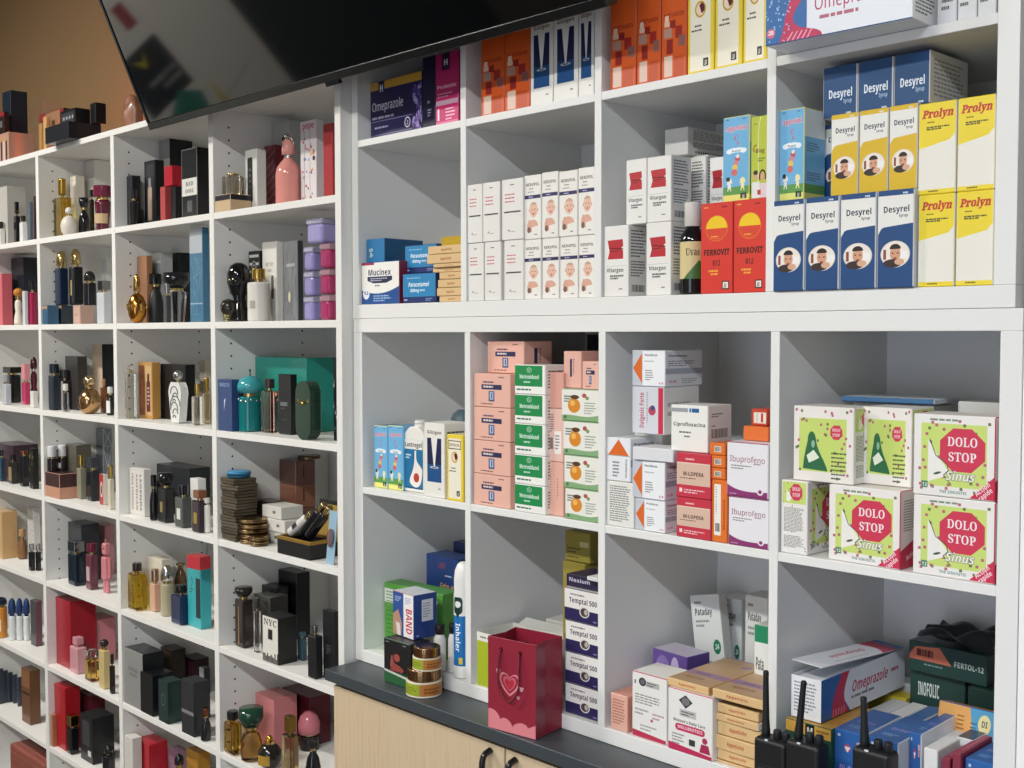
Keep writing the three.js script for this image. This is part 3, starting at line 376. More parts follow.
{ const yB = atZ(831, 115.4, -0.012).y;
  [[823, 857.4], [858, 893.2], [894, 930.4]].forEach(([a, b], i) => {
    const p = cartonPx(`blue syrup carton lying on top of the yellow ones, ${['beside the sky blue carton', 'middle of three', 'showing its white side'][i]}`, a, b, 68.6 - i * 4, yB, -0.03, 0.12, { f: aDesT, r: textSide('#dcdcdc', 9, 80, 60, '#9b9b9b'), c: '#dcdcdc', t: '#1c4a7a' }, { turn: 0, h: atZ(823, 68.6, -0.03).y - yB });
  });
  [[823, 857], [858, 893], [894, 930]].forEach(([a, b], i) => cartonPx(`white and blue carton standing behind the yellow syrup cartons, ${['nearest the sky blue carton', 'middle one', 'nearest the red-lettered cartons'][i]}`, a, b, 115.4, yDes, -0.075, 0.06, { f: aDesB, c: '#dfe0e0' }, { turn: 0, h: yB - yDes }));
}

// ------------------------------------------------------------------ medicine boxes, lower unit
page = newPage();
// --- third row, first cell
[[373.4, 387.4], [387.8, 403]].forEach(([a, b], i) => cartonPx(['sky blue cartoon carton beside the shelf frame end of the short row', 'sky blue cartoon carton touching the white gel bottle'][i], a, b, 425, Y3, -0.02, 0.06, { f: aApp, t: '#5b93b8', c: '#6fb2dc' }, { turn: 0 }));
{ // gel bottle
  const a = atZ(404, 455, -0.025), b = atZ(423, 455, -0.025), H = atZ(413, 420.5, -0.025).y - Y3, w = b.x - a.x;
  const t = thing('gel_bottle', 'white flat gel bottle with blue label and ribbed neck', 'bottle', [(a.x + b.x) / 2, Y3 + 0.0005, -0.045]);
  const s = new THREE.Shape(); s.moveTo(-w / 2, 0); s.lineTo(w / 2, 0); s.lineTo(w / 2, H * 0.72); s.quadraticCurveTo(w / 2, H * 0.8, w * 0.2, H * 0.87); s.lineTo(-w * 0.2, H * 0.87); s.quadraticCurveTo(-w / 2, H * 0.8, -w / 2, H * 0.72); s.closePath();
  const g = new THREE.ExtrudeGeometry(s, { depth: 0.03, bevelEnabled: true, bevelSize: 0.003, bevelThickness: 0.004, bevelSegments: 3 }); g.translate(0, 0.003, -0.015);
  part('bottle_body', g, mat('#e9e7df', 0.35), t);
  part('neck', cyl(w * 0.19, w * 0.19, H * 0.13, 24), mat('#e4e2da', 0.35), t, 0, H * 0.93, 0);
  for (let i = 0; i < 2; i++) part('thread', new THREE.TorusGeometry(w * 0.2, 0.0016, 6, 24).rotateX(Math.PI / 2), mat('#d8d6cf', 0.35), t, 0, H * (0.91 + i * 0.05), 0);
  const aL = art(60, 95, g => { const h = g.H; g.bg('#1d6f9e').r1(-4, -4, 108, h * 0.22, '#e9e7df').t('Lastrogel', 50, h * 0.1, 20, '#2b2b2b', { w: 94 }).fine(8, h * 0.3, 34, 2, 9, '#cfe3ee', 5).cv(c => { c.moveTo(66, h * 0.22); c.bezierCurveTo(60, h * 0.5, 80, h * 0.45, 98, h * 0.6); c.bezierCurveTo(100, h, 60, h * 1.04, 30, h * 0.88); c.bezierCurveTo(26, h * 0.7, 60, h * 0.7, 56, h * 0.22); }, '#efe6df').el(66, h * 0.77, 15, 15, '#b4402f').r1(-4, h * 0.97, 108, 9, '#174f74'); });
  const lg = boxGeo(w * 0.96, H * 0.68, 0.0006, facesOf({ f: aL, c: '#1d6f9e' })[0], 0.0001); part('paper_label', lg, aL.page.mat, t, 0, H * 0.05, 0.0199);
}
cartonPx('white gel carton behind the gel bottle', 404, 420, 428, Y3, -0.08, 0.05, { c: '#e2e3e5' }, { turn: 0 });
cartonPx('tall white carton with blue V picture beside the gel bottle', 424, 444.4, 422, Y3, -0.008, 0.07, { f: aGliz, r: aGlizSide, c: '#e8e6df' }, { turn: 0 });
[[446.8, 463.2], [464.2, 480]].forEach(([a, b], i) => i ? 0 : cartonPx('white yellow-edged carton with round head picture beside the V picture carton', a, b, 433.8, Y3, -0.004, 0.05, { f: aDus, r: '#e2c531', t: '#d9cf9a', c: '#e8cf3c' }, { turn: 0 }));
cartonPx('cream carton with brown lettering behind the yellow-edged carton', 445.5, 463, 423, Y3, -0.075, 0.07, { f: art(60, 150, g => { g.bg('#ddd8ca').t('Gluformin', 50, 24, 15, '#5a3a2c', { w: 74 }); }), c: '#ddd8ca' }, { turn: 0 });
{ const p = atZ(463, 418, -0.22), y = Y3 + 0.0005; const t = thing('hand_grip_bottle', 'grey blue domed bottle at the back of the gel shelf', 'bottle', [p.x - 0.005, y, -0.22]); const h = atZ(463, 410, -0.22).y - Y3; part('bottle_body', lathe([[0, 0], [0.028, 0], [0.03, 0.006], [0.03, h * 0.75], [0.018, h * 0.8]]), mat('#c9ccd0', 0.4), t); part('cap', lathe([[0.024, h * 0.78], [0.025, h * 0.86], [0.019, h * 0.95], [0.008, h], [0, h]]), mat('#5d747f', 0.4), t); }
// --- third row, second cell
const aRaf = art(92, 78, g => { const H = g.H; g.bg('#e8b5a4').fine(70, 6, 24, 1, 4, '#7a5a58', 3).fine(26, H * 0.22, 50, 1, 6, '#4a3f5c', 4).r1(22, H * 0.32, 56, 13, '#2a3057').fine(27, H * 0.36, 46, 1, 6, '#e9d6d0', 5).r1(42, H * 0.52, 16, 27, '#35507e').r1(45, H * 0.55, 10, 20, '#b9c3d8').r1(49, H * 0.57, 3, 16, '#35507e').fine(20, H * 0.9, 58, 1, 4, '#7a5a58', 3); });
const aRafV = art(60, 110, g => { const H = g.H; g.bg('#e3b0a0').r1(36, H * 0.2, 12, H * 0.5, '#2a3057').fine(54, H * 0.2, 8, 8, H * 0.06, '#4a3f5c'); });
const st4 = ['bottom', 'second from the bottom', 'second from the top', 'top'];
{
  const tops = [472.7, 439.4, 406.3, 373]; let y = Y3;
  tops.forEach((yt, i) => { const t = atZ(473.5, yt, -0.006).y; cartonPx(`salmon pink carton, ${st4[i]} of the four-high stack by the divider`, 473.4, 510.2, yt, y, -0.006 - i * 0.0005, 0.07, { f: aRaf, r: '#e8b5a4', c: '#e0ac9b' }, { turn: 0, h: t - y }); y = t; });
  cartonPx('salmon pink carton lying across the top of the pink stack', 487, 525, 341, y, -0.03, 0.075, { f: aRaf, r: aRafV, c: '#e0ac9b' }, { turn: -0.03 });
  const aMet = art(85, 75, g => { const H = g.H; g.bg('#f0f0ea').r1(-4, -4, 96, H * 0.74 + 4, '#1f8a4c').ring(48, H * 0.16, 7, 7, '#dff0e4', 1.4).t('L', 48, H * 0.16, 9, '#dff0e4').t('Metronidazol', 48, H * 0.4, 17, '#e9f5ec', { w: 66, f: 'serif' }).fine(30, H * 0.56, 36, 1, 5, '#bfe2cb', 5).fine(6, H * 0.83, 80, 1, 5, '#3d6b50', 5); });
  const gt = [483, 453.7, 423, 393.8, 364.4]; y = Y3;
  const st5 = ['bottom', 'second from the bottom', 'middle', 'second from the top', 'top'];
  gt.forEach((yt, i) => { const t = atZ(515, yt, 0.0).y; cartonPx(`green and white tablet carton, ${st5[i]} of the five-high stack`, 514.4, 545.4, yt, y, 0.0, 0.07, { f: aMet, r: textSide('#f0f0ea', 6, 70, 60), c: '#e6e6df' }, { turn: 0, h: t - y }); y = t; });
  // pink column seen edge-on
  const aPe = art(55, 110, g => { const H = g.H; g.bg('#e3b09f').fine(14, H * 0.12, 8, 14, H * 0.05, '#a0645c').fine(60, H * 0.3, 10, 8, H * 0.05, '#a0645c'); });
  const aPe2 = art(55, 110, g => { const H = g.H; g.bg('#e6bdb0').fine(12, H * 0.1, 30, 8, H * 0.045, '#7a5a58').r1(44, H * 0.42, 44, H * 0.44, '#efe9e4').bars(10, H * 0.55, 26, H * 0.22).fine(50, H * 0.5, 32, 5, H * 0.06, '#777'); });
  y = Y3; [[461, aPe, 547.5], [408, aPe2, 547], [372, '#d9a090', 546.5]].forEach(([yt, f, x0], i) => { const t = atZ(x0, yt, -0.012).y; cartonPx(`salmon pink carton, end on, beside the green stack, ${['lowest', 'with white sticker', 'uppermost'][i]}`, x0, 563.5, yt, y, -0.012, 0.07, { f, c: '#deab9b' }, { turn: 0, h: t - y }); y = t; });
  const aFru = art(92, 78, g => { const H = g.H; g.bg('#e9e8df').cv(c => { c.moveTo(-4, H * 0.86); c.bezierCurveTo(30, H * 0.75, 60, H * 0.98, 104, H * 0.78); c.lineTo(104, H + 4); c.lineTo(-4, H + 4); }, '#86ad7c').fine(6, H * 0.2, 24, 3, 7, '#5c6a5a', 4).el(34, H * 0.52, 17, 20, '#d98a2b').el(30, H * 0.44, 7, 8, '#efb860').el(36, H * 0.24, 12, 6, '#5b3a24').fine(62, H * 0.4, 32, 5, 7, '#8b9488', 3).el(62, H * 0.18, 6, 6, '#b5524e').el(70, H * 0.26, 5, 5, '#7c9a62').r1(6, H * 0.86, 7, 8, '#3f6e43'); });
  const ft = [487.5, 454.5, 420.5, 388.6]; y = Y3;
  ft.forEach((yt, i) => { const t = atZ(566, yt, -0.004).y; cartonPx(`white and green carton with orange fruit, ${st4[i]} of the divider stack`, 564.8 - (i === 3 ? 3.5 : i), 599, yt, y, -0.004, 0.07, { f: aFru, c: '#dedfd5' }, { turn: 0, h: t - y }); y = t; });
  cartonPx('salmon pink carton standing on the fruit cartons', 563.4, 581.5, 351, y, -0.02, 0.09, { f: aRafV, c: '#deab9b' }, { turn: 0 });
  cartonPx('small salmon pink carton on the fruit cartons against the divider', 582, 598.8, 361, y, -0.01, 0.07, { f: aRaf, c: '#deab9b' }, { turn: 0, h: atZ(582, 361, -0.01).y - y });
  carton('black carton at the back behind the pink stack', XL(1) + 0.2, Y3, -0.27, 0.2, 0.333, 0.08, { c: '#17181c' }, { turn: 0 });
}
// --- third row, third cell
const aTri = art(88, 95, g => { const H = g.H; g.bg('#eef0f2').r1(-4, -4, 36, H + 8, '#c5cad2').po([[2, H * 0.5], [30, H * 0.06], [30, H * 0.94]], '#dd6a28').t('Pravidorus', 38, H * 0.12, 10, '#333', { a: 'left', w: 40 }).fine(38, H * 0.28, 50, 1, 5, '#999', 2.6).fine(40, H * 0.55, 26, 5, 7, '#777', 3).t('K/B', 90, H * 0.92, 9, '#c85a8a', { w: 14 }); });
const aTriS = art(75, 95, g => { const H = g.H; g.bg('#e4e6ea').t('Pravidorus', 8, H * 0.14, 12, '#2e2e2e', { a: 'left', w: 50 }).fine(8, H * 0.28, 80, 3, 8, '#7b7f88', 3.5).r1(-4, H * 0.5, 108, H * 0.16, '#aab0bd').t('K/B', 20, H * 0.88, 12, '#c85a8a').fine(44, H * 0.8, 46, 3, 7, '#999', 3); });
{
  const yA = atZ(606, 480, -0.004).y;
  cartonPx('white carton of small print standing at the bottom beside the divider', 605.4, 634, 480, Y3, -0.004, 0.08, { f: textSide('#e6e6e0', 16, 75, 95, '#777'), c: '#e6e6e0' }, { turn: 0 });
  const aTriUp = art(75, 75, g => { const H = g.H; g.bg('#e8eaee').po([[4, H * 0.4], [96, H * 0.4], [50, H * 0.02]], '#dd6a28').r1(-4, H * 0.4, 108, 2, '#9aa').t('Pravidorus', 84, H * 0.7, 11, '#444', { w: 44, rot: 1.57 }).fine(24, H * 0.55, 34, 5, 8, '#777', 4); });
  cartonPx('white carton with upright orange triangle at the end of the shelf by the divider', 604.6, 630.6, 436.5, yA, -0.004, 0.11, { f: aTriUp, r: aTriS, c: '#e6e8ec' }, { turn: 0 });
  let y = Y3, t = atZ(634.8, 497.5, -0.004).y;
  cartonPx('white carton with orange arrow side, bottom of its stack', 634.8, 665.3, 497.5, y, -0.004, 0.07, { f: aTri, r: aTriS, c: '#e6e8eb' }, { turn: 0 }); y = t; t = atZ(632, 459, -0.004).y;
  cartonPx('white carton with orange arrow side, under the flat white carton', 632, 665.3, 459, y, -0.004, 0.07, { f: aTri, r: aTriS, c: '#e6e8eb' }, { turn: 0 }); y = t;
  cartonPx('flat white carton tucked above the orange arrow cartons', 632.5, 672, 446, y, 0.0, 0.06, { c: '#dfe0e2' }, { turn: 0.05 });
  const t2 = atZ(632, 433, -0.03).y;
  const aDal = art(90, 130, g => { const H = g.H; g.bg('#d4d6dc').t('Dalgesic Forte', 30, H * 0.5, 19, '#b53a52', { rot: -1.57, w: H * 0.78 }).fine(46, H * 0.1, 5, 14, H * 0.05, '#8b8f99', 4).el(64, H * 0.5, 12, 15, '#b9455c').el(66, H * 0.44, 7, 8, '#3b4a86').r1(84, -4, 20, H + 8, '#c8304e'); });
  cartonPx('plain white carton holding up the red-edged carton', 634, 662, 433, y, -0.068, 0.08, { c: '#e0e0dc' }, { turn: 0, h: t2 - y });
  cartonPx('silver and white carton with red edge and upright lettering', 632, 664, 386, t2, -0.03, 0.1, { f: aDal, r: textSide('#e8e6e2', 2, 80, 130, '#b5b2ae'), c: '#e8e6e2' }, { turn: 0 });
  const t3 = atZ(632, 386, -0.03).y;
  cartonPx('white carton with orange arrow side, topmost on the red-edged carton', 631.6, 664.2, 350, t3, -0.03, 0.11, { f: aTri, r: aTriS, c: '#dcdee2' }, { turn: 0.03 });
  const aCip = art(95, 120, g => { const H = g.H; g.bg('#edece6').r1(0, 7, 46, 11, '#9aa0a6').r1(50, 7, 5, 11, '#1d6fa8').r1(57, 7, 20, 11, '#1f5f9c').t('Ciprofloxacina', 50, H * 0.41, 14, '#2d2d2d', { w: 90 }).fine(22, H * 0.57, 56, 1, 6, '#444', 4).fine(36, H * 0.66, 26, 1, 6, '#444', 4); });
  const aCipS = art(80, 120, g => { const H = g.H; g.bg('#e8e7e2').fine(14, H * 0.16, 50, 2, 8, '#666', 4).bars(14, H * 0.5, 70, H * 0.2).fine(14, H * 0.42, 30, 1, 6, '#666', 4).fine(14, H * 0.86, 50, 1, 6, '#666', 4); });
  const aLop = art(90, 95, g => { const H = g.H; g.bg('#c8384a').r1(-4, H * 0.2, 108, H * 0.52, '#d9b9a4').r1(-4, H * 0.2, 108, 3, '#e6cfc0').fine(26, H * 0.1, 44, 1, 5, '#f2ccd0', 4).t('M-LOPERA', 50, H * 0.46, 14, '#3d1f1c', { w: 62 }).fine(10, H * 0.55, 78, 1, 4, '#7a5a50', 2.4).r1(8, H * 0.8, 9, 10, '#f1d6d8').fine(22, H * 0.82, 66, 2, 6, '#f1ccd1', 3); });
  let yl = Y3; [[496.4], [452]].forEach(([yt], i) => { const tt = atZ(676, yt, 0).y; cartonPx(`red and beige carton with black lettering, ${['bottom', 'top'][i]} of the pair`, 676.2, 711, yt, yl, 0, 0.07, { f: aLop, c: '#c8384a' }, { turn: 0, h: tt - yl }); yl = tt; });
  const aOS = art(55, 30, g => { g.bg('#e0742e').r1(30, 12, 46, 30, '#eee6da').bars(34, 15, 38, 24); });
  const aOV = art(45, 160, g => { const H = g.H; g.bg('#e0742e').r1(14, H * 0.06, 46, H * 0.84, '#efece4', 4).fine(24, H * 0.1, 8, 12, H * 0.04, '#777').bars(22, H * 0.7, 30, H * 0.14).t('Ibumesina', 82, H * 0.55, 18, '#8a3315', { rot: -1.57, w: H * 0.5 }); });
  let yo = atZ(712.5, 479, -0.004).y; cartonPx('orange carton standing upright with white label strip', 711.6, 727.6, 479, Y3, -0.003, 0.07, { f: aOV, c: '#d96c28' }, { turn: 0 });
  [467, 454.6, 442].forEach((yt, i) => { const tt = atZ(706, yt, -0.002).y; cartonPx(`small orange carton with barcode, ${['bottom', 'middle', 'top'][i]} of three on the upright carton`, 709.4, 725.4, yt, yo, -0.003, 0.06, { f: aOS, c: '#d96c28' }, { turn: 0, h: tt - yo }); yo = tt; });
  carton('plain white carton standing behind the red and beige pair', atZ(690, 470, -0.12).x + 0.02, Y3, -0.12, 0.1, yl - Y3, 0.08, { c: '#e0e0dc' }, { turn: 0 });
  cartonPx('white carton with blue squares and barcode side on the red and beige pair', 670.8, 707, 404, yl, -0.012, 0.07, { f: aCip, r: aCipS, c: '#e3e2dc' }, { turn: 0.04 });
  const aIbu = art(105, 128, g => { const H = g.H; g.bg('#e9e7ea').t('Ibuprofeno', 50, H * 0.3, 19, '#8a3d62', { w: 88, b: 0 }).fine(10, H * 0.42, 50, 2, 6, '#777', 2.4).fine(66, H * 0.37, 28, 1, 5, '#8a5a72', 2.4).cv(c => { c.moveTo(-4, H * 0.76); c.bezierCurveTo(20, H * 0.93, 60, H * 0.92, 104, H * 0.88); c.lineTo(104, H + 4); c.lineTo(-4, H + 4); }, '#8c3670').cv(c => { c.moveTo(-4, H * 0.76); c.bezierCurveTo(20, H * 0.91, 60, H * 0.9, 104, H * 0.86); }, '#e9e7ea', 1.6).el(82, H * 0.885, 8, 8, '#e9e7ea').el(82, H * 0.885, 4.4, 4.4, '#8c3670').fine(6, H * 0.95, 30, 1, 5, '#c892b4', 3); });
  let yi = Y3; [[495.6, 728.4, 770.2], [441, 726.8, 768.6]].forEach(([yt, a, b], i) => { const tt = atZ(a, yt, 0.0).y; cartonPx(`white carton with purple wave base, ${['bottom', 'top'][i]} of the pair by the divider`, a, b, yt, yi, 0.0, 0.075, { f: aIbu, c: '#e9e7ea' }, { turn: 0, h: tt - yi }); yi = tt; });
  cartonPx('flat orange carton lying on the purple wave pair', 743, 768.4, 425.5, yi, -0.03, 0.09, { c: '#dd6f33' }, { turn: 0 });
  const yz = atZ(743, 425.5, -0.03).y;
  cartonPx('red and white carton on the flat orange carton', 751, 767, 408.5, yz, -0.04, 0.06, { f: art(60, 50, g => { g.bg('#c2452f').r1(14, 14, 90, 60, '#e4ddd2').fine(34, 20, 8, 7, 8, '#7a3a30').r1(64, 18, 16, 50, '#b9402e'); }), c: '#c2452f' }, { turn: 0 });
  carton('tall white carton at the back behind the orange cartons', XL(2) + 0.262, Y3, -0.27, 0.13, atZ(700, 392, -0.24).y - Y3, 0.1, { f: textSide('#dcdcda', 8, 100, 160, '#9d9da0'), c: '#dcdcda' }, { turn: 0 });
}
// --- third row, fourth cell: checked lime cartons
const dots = (g, x0, y0, x1, y1, n) => { for (let i = 0; i < n; i++) { const x = x0 + rnd() * (x1 - x0), y = y0 + rnd() * (y1 - y0); g.r1(x - 2, y - 1.8, 3.8, 3.6, i % 3 ? '#b9677c' : '#6d7a4a', 1); } };
const doloSign = (g, x, y, r) => { const p = []; for (let i = 0; i < 8; i++) { const a = Math.PI / 8 + i * Math.PI / 4; p.push([x + r * Math.cos(a) * 1.08, y + r * Math.sin(a)]); } g.po(p, '#cf3a55').t('DOLO', x, y - r * 0.34, r * 0.55, '#f4e9ea', { w: r * 1.35, f: 'serif' }).t('STOP', x, y + r * 0.3, r * 0.55, '#f4e9ea', { w: r * 1.25, f: 'serif' }); };
const aDF = art(150, 145, g => {
  const H = g.H; g.bg('#ece8e4').fine(20, 4, 60, 1, 4, '#7d8f78', 2.4).r1(9, H * 0.1, 82, H * 0.78, '#cadd78'); dots(g, 3, 3, 97, H - 3, 44); g.po([[18, H * 0.3], [30, H * 0.5], [44, H * 0.68], [38, H * 0.76], [22, H * 0.82], [18, H * 0.84]], '#efece6'); doloSign(g, 61, H * 0.42, 28);
  g.ln([[20, H * 0.3], [28, H * 0.5], [42, H * 0.6], [44, H * 0.68], [38, H * 0.74], [48, H * 0.86]], '#3a3f36', 1).el(30, H * 0.72, 5, 1.4, '#37503a', -0.3).t('Sinus', 58, H * 0.74, 15, '#efece6', { w: 36, i: 1, o: '#6a6f66', ow: 1.2 }).t('THE SINUSITIS', 50, H * 0.94, 5, '#5c8a86', { w: 34 }).po([[66, H + 4], [104, H * 0.68], [104, H + 4]], '#c9304f').t('Action', 86, H * 0.87, 8.5, '#f4e0e4', { rot: -0.72, w: 22 }).t('rapide', 90, H * 0.935, 8, '#f4e0e4', { rot: -0.72, w: 20 }).r1(10, H * 0.83, 8, 8, '#3f7a5e').t('12', 14, H * 0.87, 6, '#e4efe4');
});
const aDB = art(150, 145, g => { const H = g.H; g.bg('#ebe6df').r1(9, H * 0.15, 80, H * 0.72, '#c8da74'); dots(g, 3, 3, 97, H - 3, 40); g.cv(c => { c.moveTo(16, H * 0.84); c.bezierCurveTo(18, H * .6, 24, H * .5, 24, H * .42); c.bezierCurveTo(26, H * .3, 36, H * .3, 38, H * .44); c.bezierCurveTo(40, H * .6, 56, H * .75, 58, H * .86); c.closePath(); }, '#2c6b45').po([[22, H * 0.66], [34, H * 0.58], [44, H * 0.68], [36, H * 0.72], [26, H * 0.76]], '#e6ebd8').el(33, H * 0.5, 3, 5, '#8fb89a'); doloSign(g, 72, H * 0.33, 10); g.fine(64, H * 0.6, 26, 7, 5.4, '#44513a', 2); });
const aDS = art(75, 145, g => { const H = g.H; g.bg('#ebe8e4').r1(4, 2, 92, H * 0.3, '#c6d974'); dots(g, 4, 4, 96, H - 4, 12); g.po([[20, H * 0.12], [40, H * 0.22], [30, H * 0.29], [18, H * 0.27]], '#efece6'); doloSign(g, 58, H * 0.15, 24); g.fine(10, H * 0.37, 80, 18, H * 0.019, '#6d716a').fine(10, H * 0.76, 80, 9, H * 0.019, '#6d716a'); });
const aDR = art(70, 145, g => { const H = g.H; g.bg('#e6ddd6').fine(16, H * 0.12, 70, 12, H * 0.035, '#8a8680').po([[-4, H * 0.78], [104, H * 0.6], [104, H + 4], [-4, H + 4]], '#c22c4a').t('Action', 60, H * 0.84, 18, '#f4e0e4', { rot: -0.3, w: 60 }); });
{
  const f1 = { f: aDF, r: aDR, c: '#e3ddd6' };
  const yR = atZ(914, 494, -0.005).y, yM = atZ(829, 484, -0.005).y;
  cartonPx('lime dotted carton with red octagon, bottom one against the outer side panel', 913.4, 996, 494, Y3, -0.005, 0.07, f1, { turn: 0, h: yR - Y3 });
  cartonPx('lime dotted carton with red octagon, standing on another against the outer panel', 913.8, 996.4, 413, yR, -0.005, 0.07, f1, { turn: 0 });
  cartonPx('lime dotted carton with red octagon, bottom one beside the turned carton', 828.8, 902, 484, Y3, -0.006, 0.055, f1, { turn: -0.02, h: yM - Y3 });
  // turned carton in the corner: small side to the front
  cartonPx('lime dotted carton turned to show its side of small print', 781, 808, 481.5, Y3, -0.004, 0.125, { f: aDS, r: aDF, c: '#e3ddd6' }, { turn: 0, h: yM - Y3 });
  cartonPx('lime dotted carton with green cloaked figure on top beside the divider', 793.5, 853.4, 405, yM, -0.012, 0.07, { f: aDB, r: aDS, c: '#e3ddd6' }, { turn: 0.03 });
  cartonPx('lime dotted carton lying back between two others on the top', 862, 912.4, 407, yM, -0.045, 0.07, { f: aDB, r: aDS, c: '#e3ddd6' }, { turn: 0, h: atZ(880, 407, -0.045).y - yM });
  cartonPx('lime dotted carton pushed back under the one lying between', 866, 911, 484, Y3, -0.075, 0.07, { c: '#e3ddd6' }, { turn: 0, h: yM - Y3 });
  carton('blue edged white carton lying flat across the lime cartons', XL(3) + 0.105, atZ(829, 405, -0.03).y, -0.18, 0.15, 0.008, 0.1, { f: '#4a79a8', l: '#4a79a8', c: '#d5dade' }, { turn: 0.05 });
  carton('plain white carton standing behind the stacked lime cartons', XL(3) + 0.262, Y3, -0.22, 0.12, atZ(940, 401, -0.16).y - Y3, 0.1, { c: '#dcdcd8' }, { turn: 0 });
  carton('plain white carton standing behind the cloaked figure carton', XL(3) + 0.1, Y3, -0.22, 0.14, atZ(829, 407, -0.03).y - Y3, 0.1, { c: '#dcdcd8' }, { turn: 0 });
}
// --- bottom row, first cell
{
  const aGr = art(150, 150, g => { const H = g.H; g.bg('#58a03e').r1(0, H * 0.08, 20, H * 0.22, '#dfe5d6').fine(3, H * 0.12, 14, 5, 5, '#7a9a6c', 2).t('Grip', 76, H * 0.14, 18, '#e4efd8', { w: 30, i: 1 }).fine(4, H * 0.42, 14, 8, 7, '#3f7d2c', 2); });
  cartonPx('large green carton standing behind the bandage carton', 380, 441, 590, Y4, -0.06, 0.05, { f: aGr, t: '#4e8f38', c: '#4e8f38' }, { turn: 0.05, h: atZ(380, 580, -0.06).y - Y4 });
  const aGb = art(90, 150, g => { const H = g.H; g.bg('#23407e').t('LIFE', 50, H * 0.1, 15, '#a8404e', { w: 22 }).fine(60, H * 0.2, 34, 1, 5, '#c8d0e4', 3).t('Grip as', 68, H * 0.33, 16, '#d8a95a', { w: 50 }).po([[30, H * 0.44], [100, H * 0.38], [100, H * 0.48], [40, H * 0.5]], '#a8552e'); });
  cartonPx('dark blue carton standing behind the green carton', 426, 458, 553, Y4, -0.15, 0.06, { f: aGb, c: '#1f3970', t: '#2f4a80' }, { turn: 0 });
  cartonPx('deep blue carton at the very back against the divider', 453, 468, 541, Y4, -0.22, 0.07, { c: '#1b2f63' }, { turn: 0 });
  const aFood = art(80, 90, g => { const H = g.H; g.bg('#2a2a44').r1(0, 0, 100, 14, '#c9ae4c').po([[30, H], [36, H * 0.3], [90, H * 0.34], [96, H]], '#a0623f').el(62, H * 0.55, 22, 12, '#c98d62').t('W', 10, H * 0.5, 14, '#d8d4c8'); });
  cartonPx('dark carton with yellow band and food photo behind the small bottles', 432, 456, 600, Y4, -0.114, 0.033, { f: aFood, t: '#b9a246', c: '#2a2a44' }, { turn: 0 });
  // black carton and jars stand on the counter in front of the frame
  const yc = 0.0257, aBk = art(85, 140, g => { const H = g.H; g.bg('#16161a').fine(6, 8, 22, 1, 5, '#8a8a8a', 4).fine(72, 8, 22, 1, 5, '#8a8a8a', 4).r1(-4, H * 0.72, 108, H * 0.3, '#245c34').po([[-4, H * 0.7], [104, H * 0.78], [104, H * 0.83], [-4, H * 0.75]], '#c9c6c0').el(50, H * 0.38, 12, 15, '#9c4a44').cv(c => { c.ellipse(50, H * 0.35, 15, 16, 0, 2.8, 6.6); }, '#2a1513', 6).po([[24, H * 0.7], [34, H * 0.4], [42, H * 0.52], [60, H * 0.55], [78, H * 0.62], [70, H * 0.7]], '#8f423c').po([[24, H * 0.62], [28, H * 0.36], [34, H * 0.34], [34, H * 0.6]], '#a0504a'); });
  const p = cartonPx('black and green carton with figure photo, on the countertop under the bandage carton', 383.6, 410, 637, yc, 0.055, 0.053, { f: aBk, t: '#202126', c: '#16161a' }, { turn: 0.0, h: atZ(384, 637, 0.055).y - yc });
  const yb = atZ(384, 637, 0.055).y;
  const aBand = art(75, 150, g => { const H = g.H; g.bg('#2b4f96').po([[-4, H * 0.55], [26, H * 0.4], [44, H * 0.7], [40, H], [-4, H]], '#b58a74').po([[14, H * 0.7], [34, H * 0.72], [38, H], [20, H]], '#dcd6d0').r1(52, -4, 52, H + 8, '#ece9e6').t('BAND', 78, H * 0.62, 40, '#c0293c', { rot: 1.57, w: H * 0.6 }).fine(60, H * 0.08, 30, 4, 8, '#8fa4c8', 4).fine(10, H * 0.1, 34, 3, 9, '#c3d0ea', 4); });
  const aBandS = art(75, 150, g => { const H = g.H; g.bg('#1f3f83').r1(34, H * 0.12, 50, H * 0.5, '#d7dae0').fine(40, H * 0.2, 36, 6, H * 0.06, '#8a93a5').fine(10, H * 0.92, 20, 1, 5, '#c3d0ea', 5); });
  cartonPx('blue and white bandage carton with red letters on the black carton', 392.2, 415, 590, yb + 0.0005, 0.028, 0.06, { f: aBand, r: aBandS, t: '#cdd2da', c: '#2b4f96' }, { turn: -0.06 });
  const aJar = art(160, 42, g => { const H = g.H; for (let k = 0; k < 2; k++) { const o = k * 50; g.r1(o - 1, -4, 22, H + 8, '#9aa832').r1(o + 20, -4, 31, H + 8, '#b4763a').fine(o + 3, H * 0.3, 14, 3, 4.5, '#667420', 2).fine(o + 24, H * 0.35, 22, 2, 6, '#7d4a1e', 3); } g.r1(-4, -4, 108, 5.5, '#ded8c6').r1(-4, H - 3, 108, 8, '#ded8c6'); });
  const jar = (label, x, z, y, R, h) => {
    const t = thing('cosmetic_jar', label, 'jar', [x, y + 0.0005, z]), bh = h * 0.56;
    const g = new THREE.CylinderGeometry(R, R, bh * 0.94, 40, 1, true), uv = g.attributes.uv; for (let i = 0; i < uv.count; i++) uv.setXY(i, aJar.u0 + (aJar.u1 - aJar.u0) * uv.getX(i), aJar.v0 + (aJar.v1 - aJar.v0) * uv.getY(i));
    part('jar_body', lathe([[0, 0], [R * 0.97, 0], [R * 0.99, 0.002], [R * 0.99, bh * 0.98], [R * 0.9, bh], [0, bh]]), mat('#ded8c6', 0.3), t);
    part('paper_label', g, aJar.page.glossy, t, 0, bh * 0.5, 0).rotation.y = 2.5;
